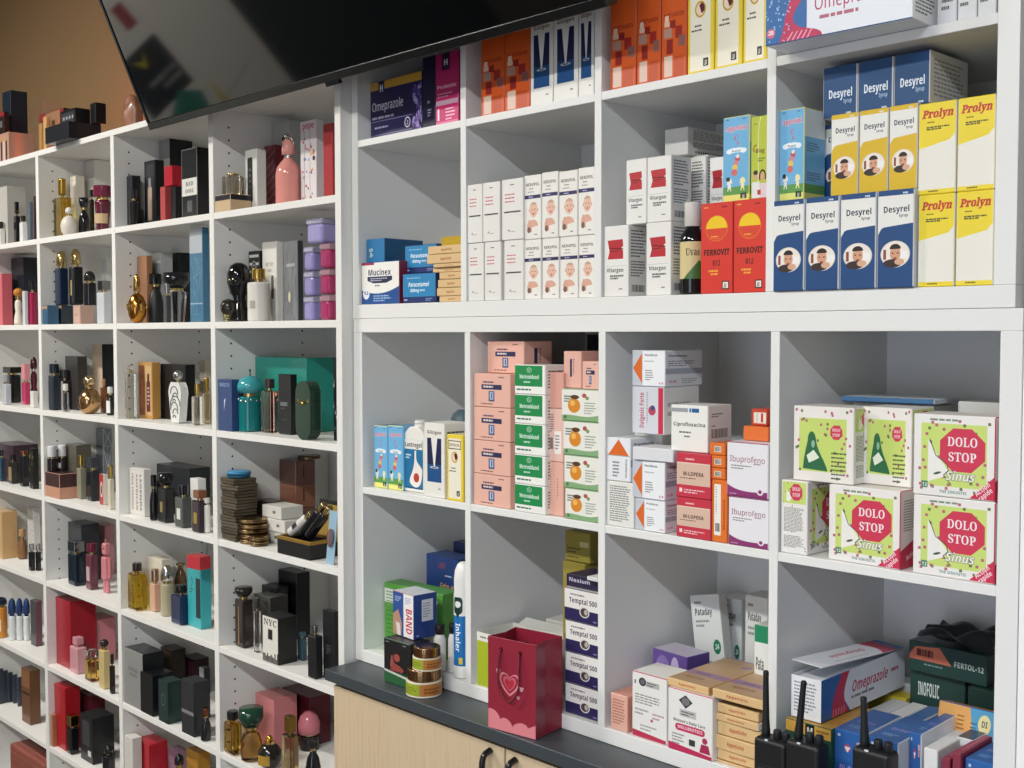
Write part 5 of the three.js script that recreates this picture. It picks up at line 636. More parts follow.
// --- walkie-talkies standing on the counter
const radio = (label, xa, ya, xb, yb2, z, body) => {
  // antenna tip (xa, ya) and antenna foot (xb, yb2) in the photo
  const yc = 0.0262, foot = atZ(xb, yb2, z), tip = atZ(xa, ya, z);
  const t = thing('walkie_talkie', label, 'radio', [foot.x + 0.016, yc, z]); const H = foot.y - yc, blk = mat('#16181b', 0.45), w = 0.056;
  part('radio_body', boxG(w, H, 0.034, 0.007), blk, t, 0, H / 2, 0);
  const dx = tip.x - foot.x, L = tip.y - foot.y;
  const an = part('antenna', lathe([[0, 0], [0.0065, 0], [0.0065, 0.012], [0.0052, 0.03], [0.0042, L * 0.9], [0.0046, L * 0.97], [0.0035, L], [0, L]], 16), mat('#131416', 0.55), t, -0.016, H - 0.004, 0); an.rotation.z = -Math.atan2(dx, L);
  for (const x of [0.004, 0.019]) { const k = part('knob', lathe([[0, 0], [0.0065, 0], [0.0062, 0.013], [0.005, 0.015], [0, 0.015]], 14), mat('#1b1d20', 0.5), t, x, H - 0.002, 0); }
  part('speaker_grille', boxG(w * 0.72, H * 0.24, 0.002, 0.001), mat('#0c0d0e', 0.7), t, 0, H * 0.55, 0.0175);
  for (let i = 0; i < 4; i++) part('grille_slot', boxG(w * 0.6, 0.0018, 0.001, 0.0004), mat('#2c2f33', 0.6), t, 0, H * (0.47 + i * 0.05), 0.019);
  part('side_button', boxG(0.003, H * 0.22, 0.012, 0.001), mat('#23262a', 0.6), t, -w / 2 - 0.001, H * 0.62, 0);
  part('belt_clip', boxG(0.018, H * 0.5, 0.005, 0.002), mat('#1a1c1f', 0.5), t, 0, H * 0.6, -0.02);
  part('status_light', boxG(0.006, 0.003, 0.003, 0.001), gloss('#cfd6da'), t, -0.006, H - 0.002, 0.014);
};
radio('black walkie-talkie in front of the tan carton stack', 766, 668, 766, 735, 0.045);
radio('black walkie-talkie with leaning antenna in front of the open pill carton', 804, 678, 798, 738, 0.055);
radio('black walkie-talkie in front of the blue antacid cartons', 863.5, 694, 865, 745, 0.06);

// ------------------------------------------------------------------ perfume shelves
page = newPage();
function place(x0, x1, yt, yf, zv, ratio, round) {
  const cx = (x0 + x1) / 2; let z = zv > 100 ? -0.06 : zv, w, d, P;
  for (let k = 0; k < 3; k++) {
    P = atZ(cx, yt + 8, z); const e = 0.01, q = proj(P), qx = proj(P.clone().add(new THREE.Vector3(e, 0, 0))), qz = proj(P.clone().add(new THREE.Vector3(0, 0, -e)));
    const jx = Math.abs(qx[0] - q[0]) / e, jz = Math.abs(qz[0] - q[0]) / e;
    if (round) w = d = (x1 - x0) / Math.hypot(jx, jz); else { w = (x1 - x0) / (jx + ratio * jz); d = w * ratio; }
    if (zv > 100) z = atY(cx, zv, yf).z - d * 0.3;
    z = Math.max(FZ - DL + d / 2 + 0.004, Math.min(FZ - d / 2 - 0.003, z));
  }
  const px = [39, 115, 213, 400], col = px.findIndex(v => cx < v), xs = [-2.19, -1.634, -1.102, -0.553, -0.0143], lo = xs[col] + 0.0125, hi = xs[col + 1] - 0.0125, fit = yf < LV[0] - 0.05;
  P = atZ(cx, yt, z);
  if (fit) {   // keep it inside its cell: nearer the front if the divider would hide it, deeper if it would cut into the next one
    while (P.x - w / 2 < lo && z < FZ - d / 2 - 0.006) { z += 0.003; P = atZ(cx, yt, z); }
    while (P.x + w / 2 > hi && z > FZ - DL + d / 2 + 0.008) { z -= 0.003; P = atZ(cx, yt, z); }
    P.x = Math.min(hi - w / 2, Math.max(lo + w / 2, P.x));
  }
  return { x: P.x, z, w, d, h: Math.max(0.012, P.y - yf) };
}
const PROF = {   // body outlines: radius and height as shares of the half width and the body height
  cyl: [[0.94, 0], [1, 0.03], [1, 0.94], [0.94, 0.98], [0.5, 1]],
  flask: [[0.8, 0], [0.95, 0.05], [1, 0.3], [0.97, 0.6], [0.75, 0.82], [0.4, 0.94], [0.35, 1]],
  ball: [[0.3, 0], [0.62, 0.06], [0.9, 0.25], [1, 0.48], [0.92, 0.7], [0.66, 0.9], [0.34, 1]],
  bell: [[0.95, 0], [1, 0.05], [0.92, 0.35], [0.78, 0.65], [0.55, 0.88], [0.36, 1]],
  taper: [[0.7, 0], [0.74, 0.03], [0.95, 0.8], [1, 0.94], [0.7, 1]],
  shoulder: [[0.95, 0], [1, 0.04], [1, 0.66], [0.9, 0.8], [0.6, 0.92], [0.42, 0.97], [0.4, 1]],
  waist: [[0.9, 0], [1, 0.12], [0.85, 0.35], [0.62, 0.52], [0.78, 0.72], [0.72, 0.88], [0.36, 1]],
};
const matOf = (c, k) => k === 'g' ? glassM(c) : k === 'm' ? metal(c, 0.18) : k === 's' ? mat(c, 0.45) : gloss(c);
// o: b body colour, m its material (g glass, o glossy, m metal, s satin), body outline, c cap colour, cm cap material, cap shape, cf cap share of the height, cw cap share of the width, r depth/width
function perfume(label, P, yf, o) {
  const t = thing('perfume_bottle', label, o.cat ?? 'perfume bottle', [P.x, yf + 0.0006, P.z], o.group);
  const { w, d, h } = P, cf = o.cf ?? 0.28, hb = h * (1 - cf), hn = Math.min(0.008, h * 0.05), bm = matOf(o.b, o.m ?? 'o'), cm = matOf(o.c ?? '#1a1a1c', o.cm ?? 'o'), cw = (o.cw ?? 0.62);
  if (o.body) part('bottle_body', lathe([[0, 0], ...PROF[o.body].map(([r, y]) => [r * w / 2, y * hb]), [0, hb]], 28), bm, t);
  else if (o.shield) { const q = new THREE.Shape(); q.moveTo(-w * 0.3, 0); q.lineTo(w * 0.3, 0); q.lineTo(w * 0.5, hb * 0.74); q.lineTo(w * 0.44, hb * 0.88); q.lineTo(w * 0.3, hb); q.lineTo(-w * 0.3, hb); q.lineTo(-w * 0.44, hb * 0.88); q.lineTo(-w * 0.5, hb * 0.74); q.closePath(); const g = new THREE.ExtrudeGeometry(q, { depth: d * 0.8, bevelEnabled: true, bevelSize: -0.0012, bevelThickness: d * 0.1, bevelSegments: 2 }); g.translate(0, 0.0012, -d * 0.4); part('bottle_body', g, bm, t); }
  else part('bottle_body', boxG(w, hb, d, Math.min(w, d) * (o.rr ?? 0.16)), bm, t, 0, hb / 2, 0);
  if (cf > 0) {
    part('collar', cyl(Math.min(w, d) * cw * 0.36, Math.min(w, d) * cw * 0.36, hn + 0.002, 20), metal(o.k ?? '#c9b27a', 0.25), t, 0, hb + hn / 2, 0);
    const hc = h - hb - hn, y0 = hb + hn, R = Math.min((w * 0.6 + d * 0.4) * 1.12 * cw / 2, w * 0.56);
    if (o.cap === 'box') part('cap', boxG(w * cw, hc, d * Math.min(1, cw + 0.15), 0.002), cm, t, 0, y0 + hc / 2, 0);
    else if (o.cap === 'ball') part('cap', new THREE.SphereGeometry(Math.min(hc / 2, w * 0.5), 24, 16), cm, t, 0, y0 + Math.min(hc / 2, w * 0.5) - 0.001, 0);
    else if (o.cap === 'dome') part('cap', lathe([[0, y0], [R, y0], [R, y0 + hc * 0.45], [R * 0.8, y0 + hc * 0.78], [R * 0.35, y0 + hc * 0.97], [0, y0 + hc]], 24), cm, t);
    else if (o.cap === 'wide') part('cap', lathe([[0, y0], [R * 0.75, y0], [R * 1.15, y0 + hc * 0.5], [R * 1.1, y0 + hc], [0, y0 + hc]], 24), cm, t);
    else part('cap', lathe([[0, y0], [R * 0.97, y0], [R, y0 + hc * 0.06], [R, y0 + hc * 0.93], [R * 0.92, y0 + hc], [0, y0 + hc]], 24), cm, t);
    if (o.band) part('cap_ring', cyl(R * 1.04, R * 1.04, hc * 0.16, 24), metal(o.band, 0.2), t, 0, y0 + hc * 0.2, 0);
  }
  if (o.lab) { const lw = w * (o.lw ?? 0.6), lh = hb * (o.lh ?? 0.4); if (o.body) { const R = w / 2 * 1.003, an = o.la ?? 1.6; part('label_patch', new THREE.CylinderGeometry(R, R, lh, 16, 1, true, 0.4 - an / 2, an), mat(o.lab, 0.5, 0, { side: THREE.DoubleSide }), t, 0, hb * (o.ly ?? 0.42), 0); } else part('label_patch', boxG(lw, lh, 0.0008, 0.0002), mat(o.lab, 0.45), t, 0, hb * (o.ly ?? 0.45), d / 2 + 0.0003); }
  return t;
}
const cellY = k => LV[k];
function B(k, x0, x1, yt, z, label, o) { const P = place(x0, x1, yt, o.on ?? LV[k], z, o.r ?? 0.7, !!o.body); if (o.h) P.h = o.h; return [perfume(label, P, o.on ?? LV[k], o), P]; }
function C(k, x0, x1, yt, z, label, faces, o = {}) {   // carton on the perfume shelves
  const P = place(x0, x1, yt, o.on ?? LV[k], z, o.r ?? 0.7, false), y = o.on ?? LV[k], h = o.h ?? P.h;
  const m = carton(label, P.x, y, P.z, P.w, h - 0.0008, P.d, faces, { name: 'perfume_box', cat: 'perfume box', turn: o.turn ?? 0, gloss: o.gloss ?? true, group: o.group }); m.userData.top = undefined; delete m.userData.top; return [m, P, y + h];
}
const word = (w, h, bg, rows, extra) => art(w, h, g => { g.bg(bg); extra?.(g); for (const [s, x, y, sz, c, o] of rows) g.t(s, x, y * g.H, sz, c, o); });
const panel = (bg, c, wm = 50, hm = 70) => art(wm, hm, g => { g.bg(bg).st(10, 10, 80, g.H - 20, c, 2).fine(28, g.H * 0.45, 44, 2, g.H * 0.07, c); });

// ---- things lying on top of the unit
C(0, 2, 27, 84, -0.08, 'tall dark navy box standing on the printed display box', { c: '#1d2735' }, { on: LV[0] + 0.112, h: 0.155, r: 0.8 });
C(0, -8, 34, 131, -0.06, 'pink tan display box with printed bottles on top of the unit', { f: art(120, 60, g => { g.bg('#b98f7c'); for (let i = 0; i < 6; i++) g.r1(8 + i * 15, 12, 8, 34, i % 2 ? '#2c2a2a' : '#d9cfc4').r1(10 + i * 15, 5, 4, 8, '#c9a45c'); }), c: '#b98f7c' }, { r: 0.6, h: 0.111 });
C(0, -2, 9, 110, -0.03, 'small black and red box in front of the navy box', { f: art(40, 50, g => { g.bg('#2a1a1c').r1(0, 0, 100, 24, '#a3262c').r1(30, 50, 40, 40, '#6d6a68'); }), c: '#2a1a1c' }, { on: LV[0] + 0.112, h: 0.075, r: 0.35 });
{ const P = place(29, 62, 104, LV[0], -0.07, 0.5); const t = thing('gift_set', 'gold toned gift set wrapped in clear film on top of the unit', 'gift set', [P.x, LV[0] + 0.0006, P.z]); part('tray', boxG(P.w * 0.92, 0.012, P.d * 0.9), mat('#a9784a', 0.5), t, 0, 0.007, 0); part('backing_card', boxG(P.w * 0.9, P.h * 0.85, 0.003), mat('#9a7355', 0.5), t, 0, P.h * 0.45, -P.d * 0.4); for (const [x, c, hh] of [[-0.25, '#b98a55', 0.6], [0.05, '#caa56c', 0.7], [0.28, '#8f6a4c', 0.5]]) { part('bottle', boxG(P.w * 0.2, P.h * hh, P.d * 0.3, 0.006), gloss(c), t, x * P.w, P.h * hh / 2 + 0.013, 0); } part('clear_film', boxG(P.w, P.h, P.d, 0.004), filmM(), t, 0, P.h / 2, 0); }
C(0, 39, 84, 95, -0.17, 'red and black flat box lying behind the wrapped gift set', { f: '#8e2a2e', r: '#19191c', c: '#8e2a2e' }, { r: 0.4, on: LV[0] + 0.158, h: 0.026, turn: 0.03 });
C(0, 42, 84, 110, -0.17, 'brown box supporting the red and black flat box', { c: '#7a5a44' }, { r: 0.4, h: 0.157 });
{ const [m, P, y] = C(0, 56, 112, 121, -0.02, 'wide black tray box jutting over the top board edge', { c: '#202226' }, { r: 0.6, h: 0.05 }); m.position.z += 0.035;
  C(0, 60, 90, 104, -0.0, 'black box with clear window and silver bottles on the tray', { f: art(80, 40, g => { g.bg('#1b1c1f').r1(6, 8, 88, 34, '#3a3d42', 4); for (let i = 0; i < 8; i++) g.el(14 + i * 10, 25, 3.4, 6, i % 2 ? '#b9bcc0' : '#5a5d62'); }), c: '#1b1c1f' }, { r: 0.45, on: y, h: 0.05 });
  C(0, 90, 106, 104, -0.03, 'plain black box at the end of the black tray', { c: '#161719' }, { r: 0.9, on: y, h: 0.062 }); }
{ const P = place(118, 146, 97, LV[0], -0.06, 0.6); const g = new THREE.SphereGeometry(0.5, 28, 18); const p = g.attributes.position; for (let i = 0; i < p.count; i++) { const x = p.getX(i), y = p.getY(i), z = p.getZ(i), k = 1 + 0.12 * Math.sin(9 * x + 5 * z) * Math.cos(7 * y); p.setXYZ(i, x * P.w * k, Math.max(0, (y + 0.36) * P.h * 1.16 * k), z * P.d * k); } g.computeVertexNormals(); const m = mesh('tied_bag', g, mat('#8d6048', 0.3, 0, { clearcoat: 0.4 })); m.position.set(P.x, LV[0] + 0.0006, P.z); tag(m, 'brown translucent wrapped bundle beside the television corner', 'bundle'); }

// ---- row 1 (top): floor LV[1]
C(1, -6, 24, 188, -0.22, 'pale grey box at the back of the top shelf beside dark bottles', { c: '#b5b3ac' }, { r: 0.5 });
B(1, -3, 5, 222, -0.02, 'clear bottle with white label at the end of the top shelf', { b: '#e3e3de', c: '#222', cf: 0.3, m: 'o', lab: '#f2f0ea' });
B(1, 4, 13, 214, -0.05, 'small black square bottle beside the clear labelled one', { b: '#17181b', cf: 0.2, cap: 'box' });
B(1, 13, 20, 202, -0.05, 'black bottle with rose gold collar on the top shelf', { b: '#1d1a1c', c: '#1a1a1c', cf: 0.32, k: '#b98a6c', cap: 'box', band: '#b98a6c' });
B(1, 19, 27.5, 216, 0.0, 'short white topped bottle in front of the black one', { b: '#dfe0e0', c: '#202124', cf: 0.25, m: 'o' });
C(1, 28, 33, 202, -0.05, 'slim slate blue box on the top shelf', { c: '#5d6a78' }, { r: 0.9 });
C(1, 33, 37, 196, -0.08, 'slim dark red box pushed against the divider of the top shelf', { c: '#4a2a30' }, { r: 0.9 });
B(1, 53, 71, 179, -0.12, 'tall gold spray bottle of amber perfume on the top shelf', { b: '#d9a92a', m: 'g', c: '#c9a24a', cm: 'm', cf: 0.32, cw: 0.42, r: 0.5 });
B(1, 60, 78, 207, -0.02, 'frosted pale ball bottle in front of the gold spray', { b: '#cfc8bd', m: 's', c: '#d9d6d0', cf: 0.3, cw: 0.5, body: 'ball', cap: 'ball' });
C(1, 70, 84, 176, -0.18, 'cream box behind the frosted ball bottle', { f: panel('#d9d2c4', '#b9ae98'), c: '#d2cbbd' }, { r: 0.7 });
C(1, 85, 110, 161, -0.2, 'tall white box at the back behind the burgundy bottle', { c: '#d6d4cd' }, { r: 0.8 });
B(1, 78, 89, 198, -0.06, 'black bulb bottle with flared stopper on the top shelf', { b: '#131417', c: '#131417', cf: 0.3, cw: 0.7, body: 'flask', cap: 'wide' });
B(1, 89, 94, 190, -0.09, 'thin black stick bottle beside the burgundy bottle', { b: '#121214', cf: 0.2, cap: 'box', cw: 0.9 });
B(1, 94, 111, 186, -0.03, 'burgundy and gold bottle with wide burgundy cap', { b: '#5a1a2c', c: '#6a1c38', cf: 0.3, cw: 1.0, k: '#c9a86a', body: 'taper', lab: '#bfa27a', lh: 0.3, la: 2.6 });
// column B
C(1, 127, 144, 206, -0.02, 'small flat black box with cream lid edge beside the windowed box', { f: '#16171a', t: '#bdb48f', c: '#16171a' }, { r: 1.2, h: 0.052 });
C(1, 127, 140, 176, -0.16, 'narrow black box behind the flat one', { c: '#202226' }, { r: 0.8 });
C(1, 144, 164, 161, -0.06, 'tall black box with a window showing a bottle', { f: art(60, 130, g => { const H = g.H; g.bg('#1a1b1f').r1(14, 12, 72, H - 24, '#34363c').r1(30, H * 0.4, 40, H * 0.5, '#b9a08c').r1(38, H * 0.26, 24, H * 0.14, '#8c8a88'); }), c: '#17181b' }, { r: 0.45 });
C(1, 160, 192, 141, -0.2, 'large black box at the back with silver end', { f: '#9a9a98', c: '#1a1c22' }, { r: 1.2 });
{ const [, , y] = C(1, 160, 171, 187, -0.03, 'slim coral red box in front of the windowed black box', { c: '#b04a4c' }, { r: 0.7 }); C(1, 171, 182, 187, -0.04, 'slim black box between the coral and lettered boxes', { c: '#17181b' }, { r: 0.9 }); C(1, 164, 182, 165, -0.045, 'bright red box lying on two slim boxes', { c: '#b3222f' }, { on: y + 0.001, h: 0.055, r: 0.7 }); }
C(1, 181, 209, 149, -0.03, 'black and white box with band of letters against the divider', { f: word(55, 150, '#1b1c1e', [], g => { const H = g.H; g.r1(-4, H * 0.42, 108, H * 0.25, '#d9d8d2').t('BAD', 50, H * 0.5, 22, '#3a3a3a', { f: 'serif', w: 50 }).t('DOSE', 50, H * 0.6, 20, '#3a3a3a', { f: 'serif', w: 54 }).r1(34, H * 0.74, 32, H * 0.16, '#5a5b5e').st(2, 2, 96, H - 4, '#8f8f8c', 2); }), c: '#141416' }, { r: 0.42 });
// column C
{ const [, , y] = C(1, 210, 246, 191, -0.0, 'cream box with navy lid band jutting at the shelf end', { f: art(110, 40, g => { g.bg('#c9b08c').r1(-4, -4, 108, 16, '#22252c'); }), r: art(110, 40, g => { g.bg('#c9b08c').r1(-4, -4, 108, 16, '#22252c'); }), t: '#22252c', c: '#c9b08c' }, { r: 0.8, h: 0.042 });
  B(1, 221, 245, 174, -0.04, 'clear square bottle with gold glints on the cream box', { b: '#d9cdb0', m: 'g', cf: 0.1, c: '#c9b27a', cm: 'm', on: y, r: 0.8 }); }
C(1, 245, 266, 150, -0.05, 'white box with black oval window on the top shelf', { f: art(55, 110, g => { const H = g.H; g.bg('#dcdad3').r1(18, H * 0.12, 46, H * 0.72, '#26272a', 10).fine(30, H * 0.3, 20, 4, H * 0.09, '#6a6a6c'); }), c: '#dcdad3' }, { r: 0.5 });
C(1, 264, 284, 146, -0.12, 'burgundy striped box behind the pink bottle', { f: art(60, 120, g => { g.bg('#7a2a34'); for (let i = 0; i < 9; i++) g.ln([[0, i * 24], [100, i * 24 - 30]], '#b9707a', 3); }), c: '#7a2a34' }, { r: 0.6 });
{ const [t, P] = B(1, 275, 302, 138, -0.04, 'glossy pink bottle with ornate silver stopper', { b: '#d98f85', c: '#d9958c', cf: 0.3, cw: 0.46, body: 'shoulder', cap: 'dome', k: '#cfd0cc' }); part('ornament', new THREE.TorusKnotGeometry(0.012, 0.0045, 60, 8, 2, 3), metal('#cfd0cc', 0.12), t, 0, P.h * 0.95, 0); }
C(1, 272, 302, 123, -0.22, 'pale grey box at the back behind the pink bottle', { c: '#a9aaa6' }, { r: 0.5 });
C(1, 300, 324, 121, -0.06, 'white floral box with pink lettering', { f: art(60, 150, g => { const H = g.H; g.bg('#dcd6d6').t('pepe', 50, 14, 26, '#c0466a', { w: 76 }); for (let i = 0; i < 26; i++) g.el(8 + rnd() * 84, H * 0.2 + rnd() * H * 0.75, 3 + rnd() * 6, 3 + rnd() * 6, ['#b0405c', '#c98a9c', '#7a8fb0', '#3a3a4a', '#d9a15a'][i % 5]); g.ln([[24, 24], [24, H]], '#4a4a58', 2).ln([[62, 24], [60, H]], '#b0405c', 2); }), c: '#d6cfd0' }, { r: 0.35 });
C(1, 323, 339.5, 124, -0.05, 'red box in clear film against the tall side panel', { c: '#a8393c' }, { r: 0.6 });

// ---- row 2: floor LV[2]
C(2, -6, 12, 274, -0.06, 'coral pink box at the end of the second shelf', { c: '#c7606a' }, { r: 0.5 });
C(2, 12, 38, 258, -0.24, 'dark navy box at the back of the second shelf', { c: '#22262f' }, { r: 0.5 });
B(2, 13, 23, 282, -0.03, 'amber bottle with amber ball top and white foot', { b: '#d9d0c2', c: '#b9772c', cf: 0.4, cw: 0.8, body: 'waist', cap: 'ball' });
C(2, 22, 28, 291, -0.03, 'slim silver white box beside the magenta bottle', { c: '#c9cbd0' }, { r: 0.6 });
B(2, 27, 37, 281, -0.05, 'magenta bottle with black pump against the divider', { b: '#9c1f4a', c: '#1a1a1c', cf: 0.26, cw: 0.7 });
{ const [, , y] = C(2, 40, 56, 305.5, -0.05, 'blue and tan box under the tall navy bottles, beside the divider', { f: art(60, 40, g => { g.bg('#3f6380').r1(-4, -4, 108, 16, '#b58f70'); }), c: '#3f6380' }, { r: 0.9 });
  const [, , y2] = C(2, 56, 73, 305.5, -0.05, 'dark slate and tan box under the tall navy bottles', { f: art(60, 40, g => { g.bg('#333c46').r1(-4, -4, 108, 16, '#b58f70'); }), c: '#333c46' }, { r: 0.9 });
  const [, , y3] = C(2, 73, 94, 305.5, -0.03, 'pale pink box under the round capped black bottle', { f: panel('#c9a99a', '#7a5a50'), c: '#bd9c8e' }, { r: 0.9 });
  B(2, 54, 68, 251, -0.05, 'tall navy bottle with gold figure cap, nearer the divider', { b: '#1e2c44', c: '#cdb47c', cm: 'm', cf: 0.32, cw: 0.8, on: Math.max(y, y2), cap: 'dome', r: 0.8 });
  B(2, 68, 83, 249, -0.05, 'tall black bottle with gold script and gold figure cap', { b: '#16191f', c: '#cdb47c', cm: 'm', cf: 0.32, cw: 0.8, on: Math.max(y2, y3), cap: 'dome', r: 0.8, lab: '#b39a62', lw: 0.22, lh: 0.4 });
  B(2, 83, 96, 271, -0.05, 'small black bottle with round cap on the pale pink box', { b: '#1a1a1d', c: '#222', cf: 0.34, cw: 0.8, on: y3, body: 'cyl', cap: 'dome' }); }
B(2, 96, 112, 281, -0.03, 'silver white bottle with mirror cap on the second shelf', { b: '#c5c9cc', m: 'o', c: '#8a8c8e', cm: 'm', cf: 0.27, cw: 0.75, r: 0.6, cap: 'box' });
C(2, 101, 113, 259, -0.16, 'white box behind the silver white bottle', { c: '#d9dadb' }, { r: 0.6 });
// column B
C(2, 137, 152, 256, -0.1, 'copper brown box behind the ornate gold bottle', { c: '#9a6f50' }, { r: 0.3 });
{ const [t, P] = B(2, 127, 146, 274, 0.02, 'ornate gold ball bottle with figure stopper', { b: '#b9803a', m: 'm', c: '#c9a05a', cm: 'm', cf: 0.4, cw: 0.34, body: 'ball', cap: 'dome' }); for (let i = 0; i < 6; i++) { const l = part('gold_leaf', new THREE.SphereGeometry(P.w * 0.16, 12, 8), metal('#d6b06a', 0.15), t, Math.cos(i * 1.05) * P.w * 0.46, P.h * 0.3, Math.sin(i * 1.05) * P.w * 0.46); l.scale.set(0.5, 1.7, 0.5); l.rotation.set(Math.sin(i * 1.05) * 0.3, 0, -Math.cos(i * 1.05) * 0.3); } }
B(2, 147, 163, 274, -0.06, 'black quilted bottle with black cap', { b: '#1a1b1e', c: '#161719', cf: 0.26, cw: 0.75, body: 'flask', m: 's' });
C(2, 151, 172, 253, -0.19, 'silver box standing behind the black quilted bottle', { c: '#a5a7a6' }, { r: 0.6 });
C(2, 172, 190, 253, -0.16, 'black box behind the clear black bottle', { c: '#191b1f' }, { r: 0.8 });
B(2, 165, 187, 273, -0.05, 'clear tapered bottle with wide black top', { b: '#b9bcc0', m: 'g', c: '#17181b', cf: 0.36, cw: 0.95, body: 'taper', cap: 'wide' });
C(2, 189, 209, 228, -0.02, 'tall blue wrapped box with silver top against the divider', { f: art(55, 160, g => { const H = g.H; g.bg('#3f6f8c').r1(-4, -4, 108, H * 0.28, '#aab3b8'); for (let i = 0; i < 40; i++) g.ln([[rnd() * 100, H * 0.3 + rnd() * H * 0.65], [rnd() * 100, H * 0.3 + rnd() * H * 0.65]], ['#5d8ba6', '#2f5a78', '#7ba3b8'][i % 3], 1.5); g.r1(-4, H * 0.8, 108, 3, '#a3bccb'); }), c: '#3f6f8c' }, { r: 0.3 });
// column C
{ // head-shaped black bottles, one standing before the other
  const P = place(227, 250, 263, LV[2], -0.1, 1, true); const t = thing('figure_bottle', 'glossy black bottle shaped like a helmeted head', 'perfume bottle', [P.x, LV[2] + 0.0006, P.z]); const m = gloss('#101113', 0.06), R = P.w / 2;
  part('bottle_body', lathe([[0, 0], [R * 0.9, 0], [R * 0.95, 0.006], [R * 0.6, P.h * 0.3], [R * 0.5, P.h * 0.42], [R * 0.75, P.h * 0.5], [R * 0.98, P.h * 0.66], [R * 0.96, P.h * 0.82], [R * 0.7, P.h * 0.95], [R * 0.3, P.h], [0, P.h]]), m, t);
  const v = part('visor', new THREE.SphereGeometry(R * 0.6, 24, 16), gloss('#1b1c1f', 0.04), t, R * 0.35, P.h * 0.68, R * 0.5); v.scale.set(1, 0.8, 0.8); for (const s of [-1, 1]) part('eye', new THREE.SphereGeometry(R * 0.13, 12, 8), metal('#b9a86a', 0.15), t, R * 0.55 + s * R * 0.2, P.h * 0.7, R * 0.8 - s * R * 0.25);
  const Q = place(217, 236, 299, LV[2], 0.03, 1, true), t2 = thing('skull_bottle', 'low black and gold skull shaped bottle in front of the helmet bottle', 'perfume bottle', [Q.x, LV[2] + 0.0006, Q.z]), r = Q.w / 2;
  part('skull', lathe([[0, 0], [r * 0.6, 0], [r * 0.66, Q.h * 0.3], [r * 0.9, Q.h * 0.45], [r * 0.95, Q.h * 0.7], [r * 0.7, Q.h * 0.93], [0, Q.h]]), gloss('#2a281f', 0.08), t2); for (const s of [-1, 1]) part('eye_socket', new THREE.SphereGeometry(r * 0.24, 14, 10), gloss('#0c0c0d'), t2, r * 0.45 + s * r * 0.3, Q.h * 0.55, r * 0.62 - s * r * 0.2); for (let i = 0; i < 4; i++) part('tooth_band', new THREE.TorusGeometry(r * 0.64, 0.0012, 6, 28).rotateX(Math.PI / 2), metal('#9c946a', 0.25), t2, 0, Q.h * (0.06 + i * 0.07), 0);
}
C(2, 249, 264, 251, -0.2, 'black and white striped box behind the white bottle', { f: art(80, 100, g => { g.bg('#1a1b1d'); for (let i = 0; i < 9; i++) g.r1(6, 6 + i * 14, 88, 5, '#cfcfca'); g.el(50, g.H * 0.4, 30, 34, '#1a1b1d'); for (let i = 0; i < 5; i++) g.ring(50, g.H * 0.4, 6 + i * 6, 8 + i * 6, '#cfcfca', 2); }), c: '#1a1b1d' }, { r: 0.3 });
B(2, 247, 270, 269, -0.03, 'white rounded bottle with gold cap on the second shelf', { b: '#dad6cd', m: 'o', c: '#c9aa5a', cm: 'm', cf: 0.25, cw: 0.55, body: 'cyl', lab: '#a8a294', lh: 0.2, la: 0.6 });
C(2, 262, 283, 242, -0.08, 'tall white box with small grey lettering beside the grey box', { f: word(60, 140, '#dedbd3', [['BOY TOY', 50, 0.28, 14, '#8a867c', { w: 56 }], ['GOLD', 50, 0.36, 10, '#8a867c', { w: 30 }]], g => g.r1(62, g.H * 0.42, 18, g.H * 0.3, '#6a6357', 8)), c: '#dedbd3' }, { r: 0.3 });
C(2, 283, 303, 241, -0.06, 'tall mottled grey box with small lettering', { f: word(60, 140, '#6d7072', [['ANTIDOTE', 50, 0.3, 12, '#c9cac8', { w: 60 }]], g => { for (let i = 0; i < 14; i++) g.po([[rnd() * 100, g.H * rnd()], [rnd() * 100, g.H * rnd()], [rnd() * 100, g.H * rnd()]], i % 2 ? '#63676a' : '#777b7d'); g.el(40, g.H * 0.7, 8, 16, '#c9c29c'); }), c: '#3a3d40' }, { r: 0.25 });
{ // stacked cream tubs in clear tubs
  const tub = (label, x0, x1, yt, y, col, z, hh) => { const P = place(x0, x1, yt, y, z, 0.8); const t = thing('plastic_tub', label, 'tub', [P.x, y + 0.0006, P.z], 'stacked plastic tubs'); part('tub_body', boxG(P.w, hh * 0.78, P.d, 0.009), gloss(col, 0.2), t, 0, hh * 0.39, 0); part('lid', boxG(P.w * 1.04, hh * 0.25, P.d * 1.04, 0.006), new THREE.MeshPhysicalMaterial({ color: new THREE.Color(col).lerp(new THREE.Color('#ffffff'), 0.3), roughness: 0.08, clearcoat: 1, transmission: 0.35, thickness: 0 }), t, 0, hh * 0.86, 0); return P; };
  const hh = (atZ(322, 218, -0.03).y - LV[2]) / 4 - 0.0002;
  for (let i = 0; i < 3; i++) { tub(`lavender plastic tub, ${['bottom', 'second', 'third'][i]} in the stack beside the grey box`, 303, 324, 294 - i * 25, LV[2] + i * hh, '#8c84b8', -0.06, hh - 0.001); tub(`magenta plastic tub, ${['bottom', 'second', 'top'][i]} in the stack by the side panel`, 319, 340, 294 - i * 25, LV[2] + i * hh, '#a02a5c', -0.03, hh - 0.001); }
  tub('wide lavender plastic tub on top of both tub stacks', 306, 339, 218, LV[2] + 3 * hh, '#9a92c2', -0.035, hh);
}

